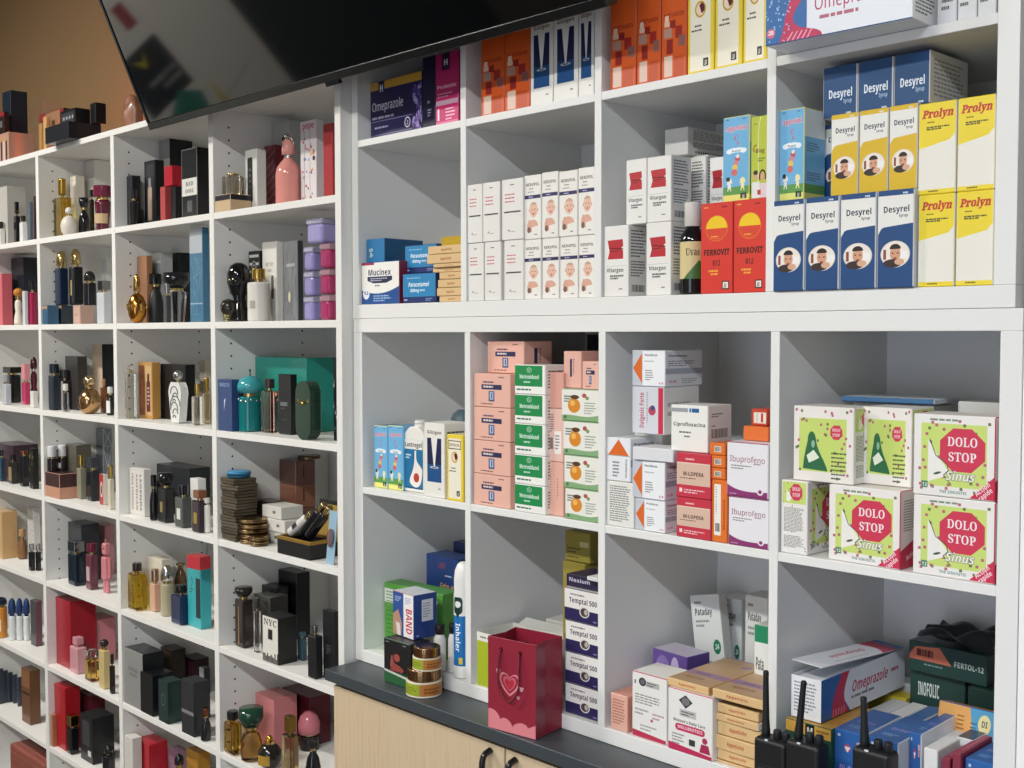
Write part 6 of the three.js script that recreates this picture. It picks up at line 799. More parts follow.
// ---- row 3: floor LV[3]
B(3, 3, 21, 367, -0.06, 'black trigger spray bottle with wide head', { b: '#14171a', c: '#14171a', cf: 0.22, cw: 1.1, cap: 'box', r: 0.6 });
B(3, 2, 11, 375, -0.0, 'silver clear bottle in front of the trigger spray', { b: '#b9c0c6', m: 'o', c: '#8a8f94', cf: 0.3 });
B(3, 21, 30, 364, -0.05, 'pink and magenta bottle beside the trigger spray', { b: '#b93a62', c: '#d98f96', cf: 0.45, cw: 0.9, cap: 'box' });
B(3, 29, 38, 357, -0.08, 'burgundy ornate bottle with white collar against the divider', { b: '#5a1826', c: '#3a1018', cf: 0.3, cw: 0.7, body: 'waist', k: '#d9d2c8', cap: 'dome' });
C(3, 30, 38, 391, -0.01, 'small white box in front of the burgundy bottle', { c: '#d9d8d3' }, { r: 0.6 });
B(3, 48, 60, 364, -0.1, 'navy matte bottle with wide cap beside the divider', { b: '#1f2835', m: 's', c: '#1a212c', cf: 0.25, cw: 0.8 });
C(3, 66, 86, 356, -0.22, 'charcoal box at the back behind the gold ball bottle', { c: '#3a3836' }, { r: 0.35 });
B(3, 57, 72, 370, -0.05, 'bottle half white and half dark with black cap', { b: '#2a2426', c: '#2a2a2c', cf: 0.26, cw: 0.7, lab: '#cfcac2', lw: 0.9, lh: 0.96, ly: 0.5, r: 0.7 });
B(3, 72, 86, 369, -0.06, 'pale pink bottle with square black cap', { b: '#cfae9f', m: 'o', c: '#1a1a1c', cf: 0.28, cw: 0.85, cap: 'box', r: 0.7 });
{ const [t, P] = B(3, 77, 101, 375, -0.005, 'round mirror gold ball bottle with sculpted stopper', { b: '#c09a6c', m: 'm', c: '#d2b98c', cm: 'm', cf: 0.36, cw: 0.3, body: 'ball', cap: 'ball' }); for (const [x, y, s] of [[-0.2, 0.72, 0.2], [0.15, 0.8, 0.18], [0.3, 0.88, 0.16], [0, 0.92, 0.14]]) part('gold_bead', new THREE.SphereGeometry(P.w * s * 0.6, 14, 10), metal('#d2b98c', 0.12), t, x * P.w, P.h * y, 0); }
C(3, 92, 114, 344, -0.13, 'cream and black box standing tall behind the gold ball', { f: '#c9b49c', r: '#1d2026', c: '#1d2026' }, { r: 0.55 });
B(3, 100, 107, 379, -0.06, 'amber bottle peeking beside the gold ball', { b: '#7a4a24', c: '#a8825a', cf: 0.25 });
B(3, 106, 114, 387, -0.02, 'dark bottle with white round emblem against the divider', { b: '#1c1c20', c: '#cfcfcb', cf: 0.28, body: 'flask', lab: '#e3e3de', lh: 0.6, la: 1.4 });
// column B
B(3, 124, 137, 365, -0.03, 'tall clear pale green bottle with domed glass stopper', { b: '#dfe3c4', m: 'g', c: '#d9dccb', cm: 'g', cf: 0.14, cw: 0.5, cap: 'dome', rr: 0.3, r: 0.7 });
C(3, 138, 160, 362, -0.06, 'gold box with windows showing two burgundy bottles', { f: art(80, 120, g => { const H = g.H; g.bg('#b98a4a').r1(6, 8, 40, H - 16, '#6d3a24', 3).r1(52, 8, 42, H - 16, '#c9a678', 3).r1(60, H * 0.34, 26, H * 0.54, '#5a1a24').r1(66, H * 0.2, 14, H * 0.14, '#3a1418').r1(16, H * 0.3, 20, H * 0.5, '#8a4a2c').fine(64, H * 0.44, 18, 5, H * 0.07, '#d9cfc4'); }), c: '#b98a4a' }, { r: 0.3 });
{ const [m, P] = C(3, 160, 195, 364, -0.08, 'black presentation box behind the zebra striped bottle', { c: '#15161a' }, { r: 0.22 });
  const [t, Q] = B(3, 168, 188, 370, -0.02, 'white shield-shaped bottle with black zebra stripes and silver ball stopper', { b: '#d9d9d6', c: '#c3c5c6', cm: 'm', cf: 0.24, cw: 0.62, cap: 'ball', r: 0.3, shield: true }); for (let i = 0; i < 7; i++) { const s = part('zebra_stripe', new THREE.TorusGeometry(Q.w * (0.1 + (i % 4) * 0.09), 0.0012, 6, 20, Math.PI), mat('#1c1c1f', 0.4), t, (i % 2 ? 0.04 : -0.04) * Q.w, Q.h * (0.1 + i * 0.075), Q.d / 2 + 0.0005); } }
B(3, 191, 203, 384, -0.02, 'clear glass bottle with gold spray top beside the divider', { b: '#e6dcb4', m: 'g', c: '#c6a557', cm: 'm', cf: 0.3, cw: 0.45, r: 0.7 });
B(3, 202, 211, 378, -0.06, 'amber glass bottle with gold cap against the divider', { b: '#c08a2c', m: 'g', c: '#b08c3e', cm: 'm', cf: 0.34, cw: 0.55, r: 0.7 });
C(3, 199, 211, 360, -0.19, 'cream box behind the amber glass bottle', { c: '#d4ccba' }, { r: 0.6 });
// column C
C(3, 216, 240, 379, -0.04, 'deep blue box beside the teal dome bottle', { f: word(70, 110, '#2f4676', [['INVICTO', 50, 0.1, 15, '#8ca0c4', { w: 76 }]], g => g.po([[46, g.H * 0.4], [58, g.H * 0.36], [44, g.H * 0.62]], '#c9d0de')), c: '#2f4676' }, { r: 0.5 });
{ const [t, P] = B(3, 238, 262, 376, -0.02, 'teal tower bottle with turquoise dome and silver garland', { b: '#0f6f70', m: 'o', c: '#3f9aa0', cf: 0.36, cw: 1.0, body: 'cyl', cap: 'dome' }); part('finial', lathe([[0, 0], [0.002, 0], [0.0012, 0.012], [0.003, 0.016], [0, 0.022]], 12), metal('#2c5a60', 0.3), t, 0, P.h * 0.98, 0); for (let i = 0; i < 14; i++) part('garland_bead', new THREE.SphereGeometry(0.0034, 10, 8), metal('#d0d2c8', 0.15), t, Math.cos(i / 14 * 6.283) * P.w * 0.51, P.h * (0.56 + 0.02 * Math.sin(i * 2)), Math.sin(i / 14 * 6.283) * P.w * 0.51); }
C(3, 257, 330, 357, -0.25, 'large turquoise box lying at the back of the third shelf', { c: '#27897c' }, { r: 0.35 });
B(3, 260, 279, 379, -0.03, 'pinkish orange bottle with clear base and dark cap', { b: '#e07a62', m: 'g', c: '#3a2c2c', cf: 0.22, cw: 0.6, r: 0.6 });
C(3, 278, 297, 374, -0.035, 'black box with grey lettering beside the green capsule', { f: word(60, 140, '#17181b', [['UOMO', 46, 0.5, 22, '#8f9296', { w: 64 }]], g => g.fine(18, g.H * 0.56, 60, 1, 6, '#6a6d72', 3).ln([[24, g.H * 0.76], [80, g.H * 0.76]], '#6a6d72', 1.5)), c: '#131416' }, { r: 0.4 });
{ const P = place(295, 321, 381, LV[3], 441, 0.5); const t = thing('perfume_bottle', 'dark green capsule shaped bottle with gold wings', 'perfume bottle', [P.x, LV[3] + 0.0006, P.z]); const r = P.w / 2, s = new THREE.Shape(); s.absarc(0, r, r, Math.PI, 0); s.lineTo(r, P.h - r); s.absarc(0, P.h - r, r, 0, Math.PI); s.closePath(); const g = new THREE.ExtrudeGeometry(s, { depth: P.d * 0.7, bevelEnabled: true, bevelSize: -0.001, bevelThickness: P.d * 0.14, bevelSegments: 4, curveSegments: 20 }); g.translate(0, 0, -P.d * 0.35); part('bottle_body', g, gloss('#1e3a2c', 0.18), t); part('seam', boxG(P.w * 0.98, 0.0012, P.d * 0.98, 0.0004), mat('#0f2018', 0.4), t, 0, P.h * 0.62, 0); for (const sgn of [-1, 1]) { const wg = part('gold_wing', new THREE.ConeGeometry(0.004, P.w * 0.34, 8), metal('#c9b36a', 0.2), t, sgn * P.w * 0.15, P.h * 0.64, P.d * 0.5); wg.rotation.z = sgn * 1.9; } part('gold_crest', new THREE.SphereGeometry(0.005, 12, 8), metal('#c9b36a', 0.2), t, 0, P.h * 0.62, P.d * 0.5); }
C(3, 311, 335, 366, -0.17, 'dark olive box with pale emblem behind the green capsule', { f: art(60, 110, g => { g.bg('#3a4a3c').el(46, g.H * 0.2, 12, 12, '#8c947c'); }), c: '#3a4a3c' }, { r: 0.5 });
C(3, 333, 340.5, 357, -0.02, 'black patterned box edge against the tall side panel', { f: art(40, 140, g => { g.bg('#16171a'); for (let i = 0; i < 22; i++) g.el(rnd() * 100, g.H * (0.3 + rnd() * 0.7), 8, 8, i % 2 ? '#b9bab8' : '#5a5b5d'); }), c: '#16171a' }, { r: 0.3 });

// ---- row 4: floor LV[4]
B(4, -4, 8, 450, -0.02, 'ice blue and black bottle at the end of the fourth shelf', { b: '#2a4a5c', c: '#16181b', cf: 0.24, lab: '#b9d0da' });
B(4, 8, 18, 455, -0.02, 'black bottle with worn gold label', { b: '#2a2722', c: '#1a1a1c', cf: 0.22, cw: 0.7, lab: '#8f7f5c', lw: 0.8, lh: 0.6 });
B(4, 19, 29, 451, -0.02, 'black ribbed bottle with copper cap', { b: '#191a1d', c: '#a8683c', cm: 'm', cf: 0.14, cw: 0.8, r: 0.7 });
C(4, 29, 38.5, 448, -0.02, 'black box with green camouflage print', { f: art(40, 90, g => { g.bg('#1c1d1c'); for (let i = 0; i < 12; i++) g.el(rnd() * 100, rnd() * g.H * 0.55, 12, 9, ['#5a5f3a', '#8a8456', '#3a3f2c'][i % 3]); }), c: '#1a1b1a' }, { r: 0.6 });
C(4, -4, 36, 443, -0.22, 'dark plum box at the back of the fourth shelf', { c: '#3a2a33' }, { r: 0.5 });
{ const [, , y] = C(4, 40, 78, 477, 500, 'brown box with pink lower half carrying two small bottles', { f: art(110, 60, g => { g.bg('#4a3434').r1(-4, g.H * 0.55, 108, g.H, '#c9967e'); }), r: art(110, 60, g => { g.bg('#4a3434').r1(-4, g.H * 0.55, 108, g.H, '#c9967e'); }), t: '#3a2a2a', c: '#c9967e' }, { r: 0.7, h: 0.08 });
  B(4, 47, 57, 453, -0.03, 'small clear topped bottle on the brown box, nearer the divider', { b: '#241d20', c: '#cfcfd2', cf: 0.5, cw: 0.8, body: 'cyl', on: y, h: 0.082 });
  B(4, 57.5, 67, 453, -0.03, 'small clear topped bottle on the brown box, beside the gold one', { b: '#2c2024', c: '#d4d4d6', cf: 0.5, cw: 0.8, body: 'cyl', on: y, h: 0.082, lab: '#d9d6d2', la: 0.8 }); }
C(4, 66, 90, 444, -0.22, 'olive grey box at the back of the fourth shelf', { c: '#5a574c' }, { r: 0.6 });
B(4, 76, 86, 455, -0.03, 'grey glass bottle with gold cap', { b: '#8a8674', m: 'o', c: '#bda35c', cm: 'm', cf: 0.3, cw: 0.7 });
B(4, 86, 100, 457, -0.04, 'square black glass bottle with smoky cap', { b: '#1b2026', c: '#3a3f44', cf: 0.3, cw: 0.9, cap: 'box', r: 0.8 });
{ const [, , y] = C(4, 96, 112, 441, -0.16, 'silver patterned gift box, lower of two', { f: '#8a9197', r: art(60, 60, g => { g.bg('#7b8288').ln([[0, 0], [100, g.H]], '#c3c9cd', 5).ln([[100, 0], [0, g.H]], '#c3c9cd', 5).ln([[50, 0], [50, g.H]], '#a9b0b5', 4); }), c: '#7b8288' }, { r: 0.6, h: 0.15 }); C(4, 96, 112, 423, -0.16, 'silver patterned gift box, upper of two', { f: '#8a9197', r: art(60, 60, g => { g.bg('#7b8288').ln([[0, 0], [100, g.H]], '#c3c9cd', 5).ln([[100, 0], [0, g.H]], '#c3c9cd', 5); }), c: '#7b8288' }, { r: 0.6, on: y, h: 0.06 }); }
C(4, 99, 108, 474, 505, 'red and cream box with round print', { f: art(40, 60, g => { g.bg('#a8363c').el(50, g.H * 0.5, 30, 40, '#d9cfc0').el(50, g.H * 0.5, 16, 24, '#2a2a2c'); }), c: '#d9cfc0' }, { r: 0.5 });
B(4, 107, 114, 466, -0.0, 'cream bottle with gold spray top against the divider', { b: '#cfc6b2', c: '#c4a354', cm: 'm', cf: 0.3, cw: 0.7 });
// column B
C(4, 129, 151, 468, -0.06, 'white box printed with lines of mixed lettering', { f: art(75, 110, g => { const H = g.H; g.bg('#d6d3cc').t('TRUE PERSONA', 24, H * 0.5, 13, '#4a4a4a', { rot: 1.57, w: H * 0.8 }).t('AMERICAN', 52, H * 0.5, 16, '#8a5a50', { rot: 1.57, w: H * 0.8 }).t('LEGENDS', 78, H * 0.5, 16, '#4a4a4a', { rot: 1.57, w: H * 0.8 }).st(3, 3, 94, H - 6, '#b9b6ae', 1.5); }), c: '#d6d3cc' }, { r: 0.25 });
B(4, 149, 158, 475, 521, 'slim black bottle beside the lettered white box', { b: '#141518', c: '#141518', cf: 0.3, cw: 0.6, body: 'flask' });
B(4, 157, 174, 473, 523, 'black bottle with knobbed stopper and gold label', { b: '#17181b', c: '#1a1a1d', cf: 0.3, cw: 0.85, cap: 'wide', r: 0.6, lab: '#8f7f50', lw: 0.3, lh: 0.3 });
C(4, 158, 208, 465, -0.24, 'long charcoal box at the back of the fourth shelf', { c: '#2b2e31' }, { r: 0.35 });
B(4, 174, 192, 485, 528, 'square smoky bottle with white label and black cap', { b: '#4a4d4c', m: 'o', c: '#1b1c20', cf: 0.28, cw: 0.6, lab: '#d6d6d0', lw: 0.4, lh: 0.36, r: 0.6 });
B(4, 191, 209, 490, 533, 'dark plum bottle with gold flower and brown cap', { b: '#2c1a26', c: '#7a4a2c', cf: 0.24, cw: 0.7, cap: 'box', r: 0.7, lab: '#9c843c', lw: 0.4, lh: 0.35 });
C(4, 190, 206, 478, -0.05, 'white box behind the smoky square bottle', { c: '#dcdcd8' }, { r: 0.6 });
// column C: compacts, boxes, tray
{
  const P = place(217, 257, 477, LV[4], 540, 0.9); const n = 10, hh = P.h / n, Z = P.z;
  for (let i = 0; i < n; i++) { const t = thing('powder_compact', `square bronze powder compact, ${['bottom', 'second', 'third', 'fourth', 'fifth', 'sixth', 'seventh', 'eighth', 'ninth', 'top'][i]}${i && i < 9 ? ' from the bottom' : ''} of the tall stack`, 'compact', [P.x + (rnd() - 0.5) * 0.006, LV[4] + 0.0006 + i * hh, Z], 'square compacts'); t.rotation.y = (rnd() - 0.5) * 0.25; const m = mat(['#5a5040', '#4f4638', '#62584a'][i % 3], 0.35, 0.3); part('compact_base', boxG(P.w * 0.92, hh * 0.5, P.d * 0.92, 0.004), m, t, 0, hh * 0.255, 0); part('compact_lid', boxG(P.w * 0.93, hh * 0.47, P.d * 0.93, 0.004), m, t, 0, hh * 0.735, 0); }
  const q = thing('round_tin', 'round bright blue tin on top of the bronze compacts', 'tin', [P.x, LV[4] + 0.0012 + n * hh, Z]); const R = 0.03; part('tin_body', lathe([[0, 0], [R * 0.9, 0], [R * 0.95, 0.003], [R * 0.95, 0.008], [0, 0.008]]), mat('#2f6f94', 0.3), q); part('tin_lid', lathe([[0, 0.006], [R, 0.006], [R, 0.013], [R * 0.9, 0.016], [0, 0.017]]), mat('#3a86b0', 0.3), q);
  const Q = place(236, 269, 512, LV[4], 545, 1, true), zq = 0.0, r = Q.w / 2 * 0.92;
  for (let i = 0; i < 5; i++) { const t = thing('round_compact', `round gold compact, ${['bottom', 'second from the bottom', 'middle', 'second from the top', 'top'][i]} of the five stacked before the bronze ones`, 'compact', [Q.x + 0.01 + (i % 2 ? 0.004 : -0.003), LV[4] + 0.0006 + i * 0.0125, FZ - r - 0.006], 'round compacts'); part('compact_base', lathe([[0, 0], [r * 0.95, 0], [r, 0.003], [r, 0.006], [0, 0.006]]), metal('#8a7250', 0.3), t); part('compact_lid', lathe([[0, 0.0055], [r, 0.0062], [r * 0.98, 0.0095], [r * 0.8, 0.0115], [0, 0.012]]), metal('#9c8460', 0.25), t); }
  const S = place(258, 278, 534, LV[4], 546, 1, true); for (let i = 0; i < 2; i++) { const t = thing('round_compact', `small round gold compact, ${['lower', 'upper'][i]} of the pair beside the black tray`, 'compact', [S.x, LV[4] + 0.0006 + i * 0.0125, FZ - 0.028], 'small round compacts'); part('compact_base', lathe([[0, 0], [0.022, 0], [0.023, 0.006], [0, 0.006]]), metal('#86704e', 0.3), t); part('compact_lid', lathe([[0, 0.0055], [0.023, 0.006], [0.021, 0.011], [0, 0.012]]), metal('#9c8460', 0.25), t); }
  // white cartons and gold tin
  let y = LV[4]; for (const [x0, x1, yt, z, n2] of [[264, 304, 524, -0.07, 'flat white box with mint stripe, lowest of the white pile'], [266, 306, 511, -0.065, 'flat white box, middle of the white pile'], [262, 303, 500, -0.07, 'flat white box, top of the white pile']]) { const h = 0.031; C(4, x0, x1, yt, z, n2, { f: art(90, 30, g => { g.bg('#cfcdc6').fine(56, 12, 26, 1, 6, '#4a4a4a', 8); }), c: '#cfcdc6' }, { on: y, h, r: 0.75, gloss: false }); y += h; }
  const gt = place(260, 282, 490, LV[4], -0.17, 1, true), tt = thing('gold_tin', 'flat gold tin on a small dark box behind the white pile', 'tin', [gt.x, LV[4] + 0.0915, -0.2]); part('tin_body', cyl(0.027, 0.027, 0.012, 28), metal('#8f7c56', 0.3), tt, 0, 0.006, 0); part('tin_lid', cyl(0.028, 0.028, 0.009, 28), metal('#a8956c', 0.25), tt, 0, 0.0165, 0);
  C(4, 256, 284, 502, -0.2, 'dark brown box supporting the flat gold tin', { c: '#4a3f34' }, { r: 0.7, h: 0.0905 });
  y = LV[4]; for (const [n2, hh2] of [['rose brown box, bottom of the stack at the back', 0.065], ['copper box, middle of the stack at the back', 0.062], ['rose brown box with dark slots, top of the stack at the back', 0.062]]) { C(4, 280, 315, 500, -0.22, n2, { f: n2[0] === 'c' ? '#8a5c48' : '#6f4d44', r: art(70, 50, g => { g.bg(n2[0] === 'c' ? '#8a5c48' : '#6f4d44').r1(38, 12, 6, 40, '#2c2120'); }), c: '#6f4d44' }, { on: y, h: hh2, r: 0.8 }); y += hh2; }
  const tk = thing('compact_mirror', 'thin round compact lying on the rose brown boxes', 'compact', [place(283, 312, 458, y, -0.22, 1, true).x, y + 0.0006, -0.22]); part('compact_base', cyl(0.03, 0.03, 0.005, 28), metal('#7d6a4e', 0.35), tk, 0, 0.0025, 0); part('compact_lid', cyl(0.028, 0.03, 0.003, 28), metal('#8d7a5c', 0.3), tk, 0, 0.0068, 0);
  // black and gold tray with bottles, lid standing behind
  const zc = FZ - 0.048, a = atZ(277, 545, FZ - 0.005), x0 = a.x, x1 = x0 + 0.135, xm = (x0 + x1) / 2, w = 0.135, d = 0.085;
  const tr = thing('gift_tray', 'black tray with gold rim holding lotion bottles', 'tray', [xm, LV[4] + 0.0006, zc]), bk = mat('#17171a', 0.4), gd = mat('#a8843c', 0.35, 0.6);
  part('tray_floor', boxG(w, 0.004, d), bk, tr, 0, 0.002, 0); for (const s of [-1, 1]) { part('tray_wall', boxG(w, 0.042, 0.004), bk, tr, 0, 0.021, s * (d / 2 - 0.002)); part('tray_wall', boxG(0.004, 0.042, d - 0.008), bk, tr, s * (w / 2 - 0.002), 0.021, 0); part('gold_rim', boxG(w + 0.001, 0.009, 0.005), gd, tr, 0, 0.038, s * (d / 2 - 0.002)); part('gold_rim', boxG(0.005, 0.009, d - 0.008), gd, tr, s * (w / 2 - 0.002), 0.038, 0); }
  const lying = (label, x, z, r, L, cb, cc, tilt, yaw, lab) => { const t = thing('lotion_bottle', label, 'lotion bottle', [x, LV[4] + 0.046, z]); const g = new THREE.Group(); part('bottle_body', lathe([[0, 0], [r * 0.9, 0], [r, 0.004], [r, L * 0.7], [r * 0.6, L * 0.78], [0, L * 0.78]], 24), gloss(cb), t); part('cap', lathe([[0, L * 0.76], [r * 0.7, L * 0.76], [r * 0.7, L * 0.97], [r * 0.6, L], [0, L]], 24), metal(cc, 0.25), t); if (lab) part('label_patch', boxG(r * 0.9, L * 0.2, 0.001, 0.0003), mat(lab, 0.5), t, 0, L * 0.35, r); t.rotation.set(tilt, 0, yaw); };
  lying('white tube with dark crest leaning in the black tray', xm - 0.056, zc + 0.012, 0.0115, 0.095, '#d9d6ce', '#c9b98a', -0.15, -0.95, '#2a2a2c');
  lying('black bottle with gold cap leaning in the tray beside the white tube', xm - 0.016, zc + 0.006, 0.0125, 0.11, '#15161a', '#cdb98a', -0.15, -0.75);
  lying('black bottle with gold cap leaning in the tray by the clear pouch', xm + 0.019, zc + 0.012, 0.0125, 0.105, '#15161a', '#cdb98a', -0.15, -0.75);
  const ld = thing('box_lid', 'open black lid lined with gold standing behind the tray', 'box lid', [xm - 0.01, LV[4] + 0.0006, zc - 0.075]); part('lid_panel', boxG(w, 0.115, 0.005), bk, ld, 0, 0.0575, 0); part('gold_lining', boxG(w - 0.02, 0.095, 0.002), mat('#a88a3c', 0.45, 0.2), ld, 0, 0.0575, 0.0035); ld.rotation.x = -0.12; ld.position.y += 0.001;
  const pc = place(328, 340, 508, LV[4], -0.005, 0.3), cp = thing('blister_pouch', 'clear pouch with mirror front beside the black tray', 'pouch', [pc.x + 0.008, LV[4] + 0.0006, FZ - 0.012]); part('backing_card', boxG(0.03, 0.12, 0.002), mat('#8fb0c4', 0.35), cp, 0, 0.06, -0.004); const mir = part('oval_mirror', new THREE.SphereGeometry(0.012, 20, 14), gloss('#6d5a5a', 0.08), cp, 0, 0.06, 0.001); mir.scale.set(1, 1.8, 0.25); cp.rotation.x = -0.1;
}

// ---- row 5: floor LV[5]
C(5, -8, 17, 510, -0.05, 'tan ribbed box at the end of the fifth shelf', { f: art(60, 90, g => { g.bg('#c4a070'); for (let i = 0; i < 6; i++) g.r1(i * 18, -4, 3, g.H + 8, '#a8824f'); }), c: '#c4a070' }, { r: 0.6 });
B(5, 17, 27, 529, 560, 'brown bottle with ribbed gold shoulders', { b: '#7a5636', c: '#a8825a', cf: 0.3, body: 'flask', cw: 0.6 });
C(5, 27, 40, 507, -0.08, 'white box with black lattice print against the divider', { f: art(45, 90, g => { g.bg('#d6d6d2'); for (let i = -6; i < 14; i++) { g.ln([[0, i * 16], [100, i * 16 + 60]], '#4a4a4c', 2); g.ln([[100, i * 16], [0, i * 16 + 60]], '#4a4a4c', 2); } }), c: '#d0d0cc' }, { r: 0.5 });
B(5, 28, 35, 544, 571, 'small black bottle with silver collar, beside the brown bottle', { b: '#17181b', c: '#cfd0d0', cm: 'm', cf: 0.3, cw: 0.8 });
B(5, 35, 41, 544, 571, 'small black bottle with silver collar, against the divider', { b: '#17181b', c: '#cfd0d0', cm: 'm', cf: 0.3, cw: 0.8 });
C(5, 69, 98, 522, -0.2, 'charcoal box at the back of the fifth shelf', { c: '#34353a' }, { r: 0.6 });
B(5, 67, 85, 541, 586, 'wide navy bottle with clear and silver top', { b: '#1a2430', c: '#a9b0b5', cm: 'm', cf: 0.28, cw: 0.9, cap: 'box', r: 0.6 });
B(5, 85, 98, 543, 590, 'clear bottle with burgundy cap and silver base', { b: '#6a3a48', m: 'o', c: '#5c1c30', cf: 0.24, cw: 0.85, r: 0.7, lab: '#b9a0a4' });
{ const P = place(97, 115, 538, LV[5], 595, 1, true), t = thing('perfume_bottle', 'pink robot shaped bottle with block head and arms', 'perfume bottle', [P.x, LV[5] + 0.0006, P.z]), m = gloss('#c97f86', 0.2), R = P.w / 2, H = P.h; part('bottle_body', boxG(R * 1.25, H * 0.42, R * 0.9, 0.006), m, t, 0, H * 0.45, 0); part('head', boxG(R * 0.95, H * 0.22, R * 0.8, 0.006), m, t, 0, H * 0.8, 0); part('antenna_cap', cyl(R * 0.2, R * 0.2, H * 0.07, 14), metal('#d9a3a6', 0.2), t, 0, H * 0.94, 0); for (const s of [-1, 1]) { part('leg', cyl(R * 0.26, R * 0.24, H * 0.24, 16), m, t, s * R * 0.34, H * 0.12, 0); const a = part('arm', cyl(R * 0.18, R * 0.18, H * 0.34, 14), m, t, s * R * 0.8, H * 0.46, 0); part('eye', new THREE.SphereGeometry(R * 0.11, 10, 8), gloss('#8a3a48'), t, s * R * 0.22, H * 0.82, R * 0.4); } }
C(5, 97, 114, 524, -0.17, 'pink carton behind the robot bottle', { c: '#c98f96' }, { r: 0.6 });
// column B
B(5, 127, 147, 563, 607, 'square bottle of yellow perfume with dark cap', { b: '#e8b81a', m: 'g', c: '#2c2320', cf: 0.22, cw: 0.5, r: 0.6, lab: '#7a5a1c', lw: 0.25, lh: 0.5, k: '#c9a24a' });
B(5, 149, 161, 569, 612, 'rose gold bottle with clear top', { b: '#cfa48a', c: '#d9b8a0', cm: 'm', cf: 0.34, cw: 0.7, r: 0.7 });
C(5, 148, 172, 557, -0.2, 'cream gift box behind the rose gold bottle', { c: '#d2c9b8' }, { r: 0.4 });
B(5, 160, 174, 565, 617, 'tall frosted bottle with silver jewelled cap', { b: '#a8a184', m: 'o', c: '#c3c3bd', cm: 'm', cf: 0.36, cw: 0.85, body: 'cyl', cap: 'dome' });
B(5, 174, 187, 563, -0.13, 'brown oval bottle behind the navy bottle', { b: '#6d543a', c: '#7d6548', cf: 0.1, body: 'flask' });
B(5, 170, 192, 585, 625, 'navy blue bottle with black cap', { b: '#142448', c: '#15161a', cf: 0.24, cw: 0.6, r: 0.6 });
{ const [, , y] = C(5, 187, 211, 562, 628, 'turquoise box with dark window and script', { f: art(70, 120, g => { const H = g.H; g.bg('#3aa3a8').r1(64, H * 0.22, 40, H * 0.62, '#1c3038').cv(c => { c.moveTo(24, H * 0.3); c.bezierCurveTo(44, H * .1, 40, H * .4, 26, H * 0.36); }, '#17484c', 3).fine(16, H * 0.4, 34, 2, 8, '#17484c'); }), c: '#3aa3a8' }, { r: 0.45 }); C(5, 187, 210, 547, 628, 'crumpled red packet lying on the turquoise box', { c: '#b5323c' }, { on: y, h: 0.035, r: 0.6, turn: 0.1 }); }
{ const p = place(170, 186, 545, LV[5], -0.26, 0.6); const t = thing('clear_bag', 'clear plastic wrapped white packet at the back', 'packet', [p.x, LV[5] + 0.0006, -0.27]); part('packet', boxG(p.w, p.h, 0.05, 0.01), mat('#c9c9c6', 0.4), t, 0, p.h / 2, 0); part('clear_wrap', boxG(p.w + 0.006, p.h + 0.006, 0.056, 0.012), filmM(), t, 0, p.h / 2 + 0.003, 0); }
// column C
B(5, 234, 253, 587, 648, 'tall dark brown bottle with domed glossy cap', { b: '#2a211e', c: '#241c1a', cf: 0.2, cw: 0.95, cap: 'wide', r: 0.7, lab: '#8f6f4c', lw: 0.1, lh: 0.8 });
C(5, 262, 288, 585, -0.17, 'black box lying at the back behind the smoky clear box', { c: '#17181b' }, { r: 0.6 });
C(5, 279, 309, 570, -0.26, 'tall black box at the back of the fifth shelf', { c: '#131417' }, { r: 0.5 });
C(5, 254, 288, 594, -0.085, 'smoky clear box with dark bottle inside', { f: art(70, 110, g => { g.bg('#4a4a46').r1(16, 14, 68, g.H - 28, '#34332f').ln([[0, 0], [100, g.H * 0.3]], '#6d6d68', 2); }), t: '#55554f', c: '#2c2b29' }, { r: 0.7 });
C(5, 262, 297, 616, 664, 'white box with bold black city letters and skyline', { f: art(60, 105, g => { const H = g.H; g.bg('#dcd9d0').t('NYC', 50, H * 0.13, 34, '#1c1c1e', { f: 'serif', w: 82 }).r1(36, H * 0.28, 28, H * 0.22, '#232326').st(36, H * 0.28, 28, H * 0.22, '#8c8a82', 2); for (let i = 0; i < 12; i++) { const h = 6 + rnd() * 26; g.r1(4 + i * 8, H - 8 - h, 6.5, h + 12, '#1c1c1e'); } g.st(1, 1, 98, H - 2, '#1c1c1e', 2); }), c: '#161719' }, { r: 0.75, h: atZ(280, 616, -0.0).y - LV[5] });
B(5, 297, 307, 632, -0.05, 'small slate blue glass bottle behind the black one', { b: '#2c4450', c: '#3a5560', cf: 0.2, cap: 'box', cw: 0.8 });
B(5, 307, 323, 626, 679, 'matte black bottle with pump top near the side panel', { b: '#15171a', m: 's', c: '#8a8c8e', cm: 'm', cf: 0.18, cw: 0.4, r: 0.7 });
C(5, 322.5, 340, 610, -0.01, 'black box with faint grey lettering against the side panel', { f: word(50, 120, '#1b1c1f', [], g => g.fine(24, g.H * 0.5, 50, 4, 9, '#55585c')), c: '#17181a' }, { r: 0.4 });

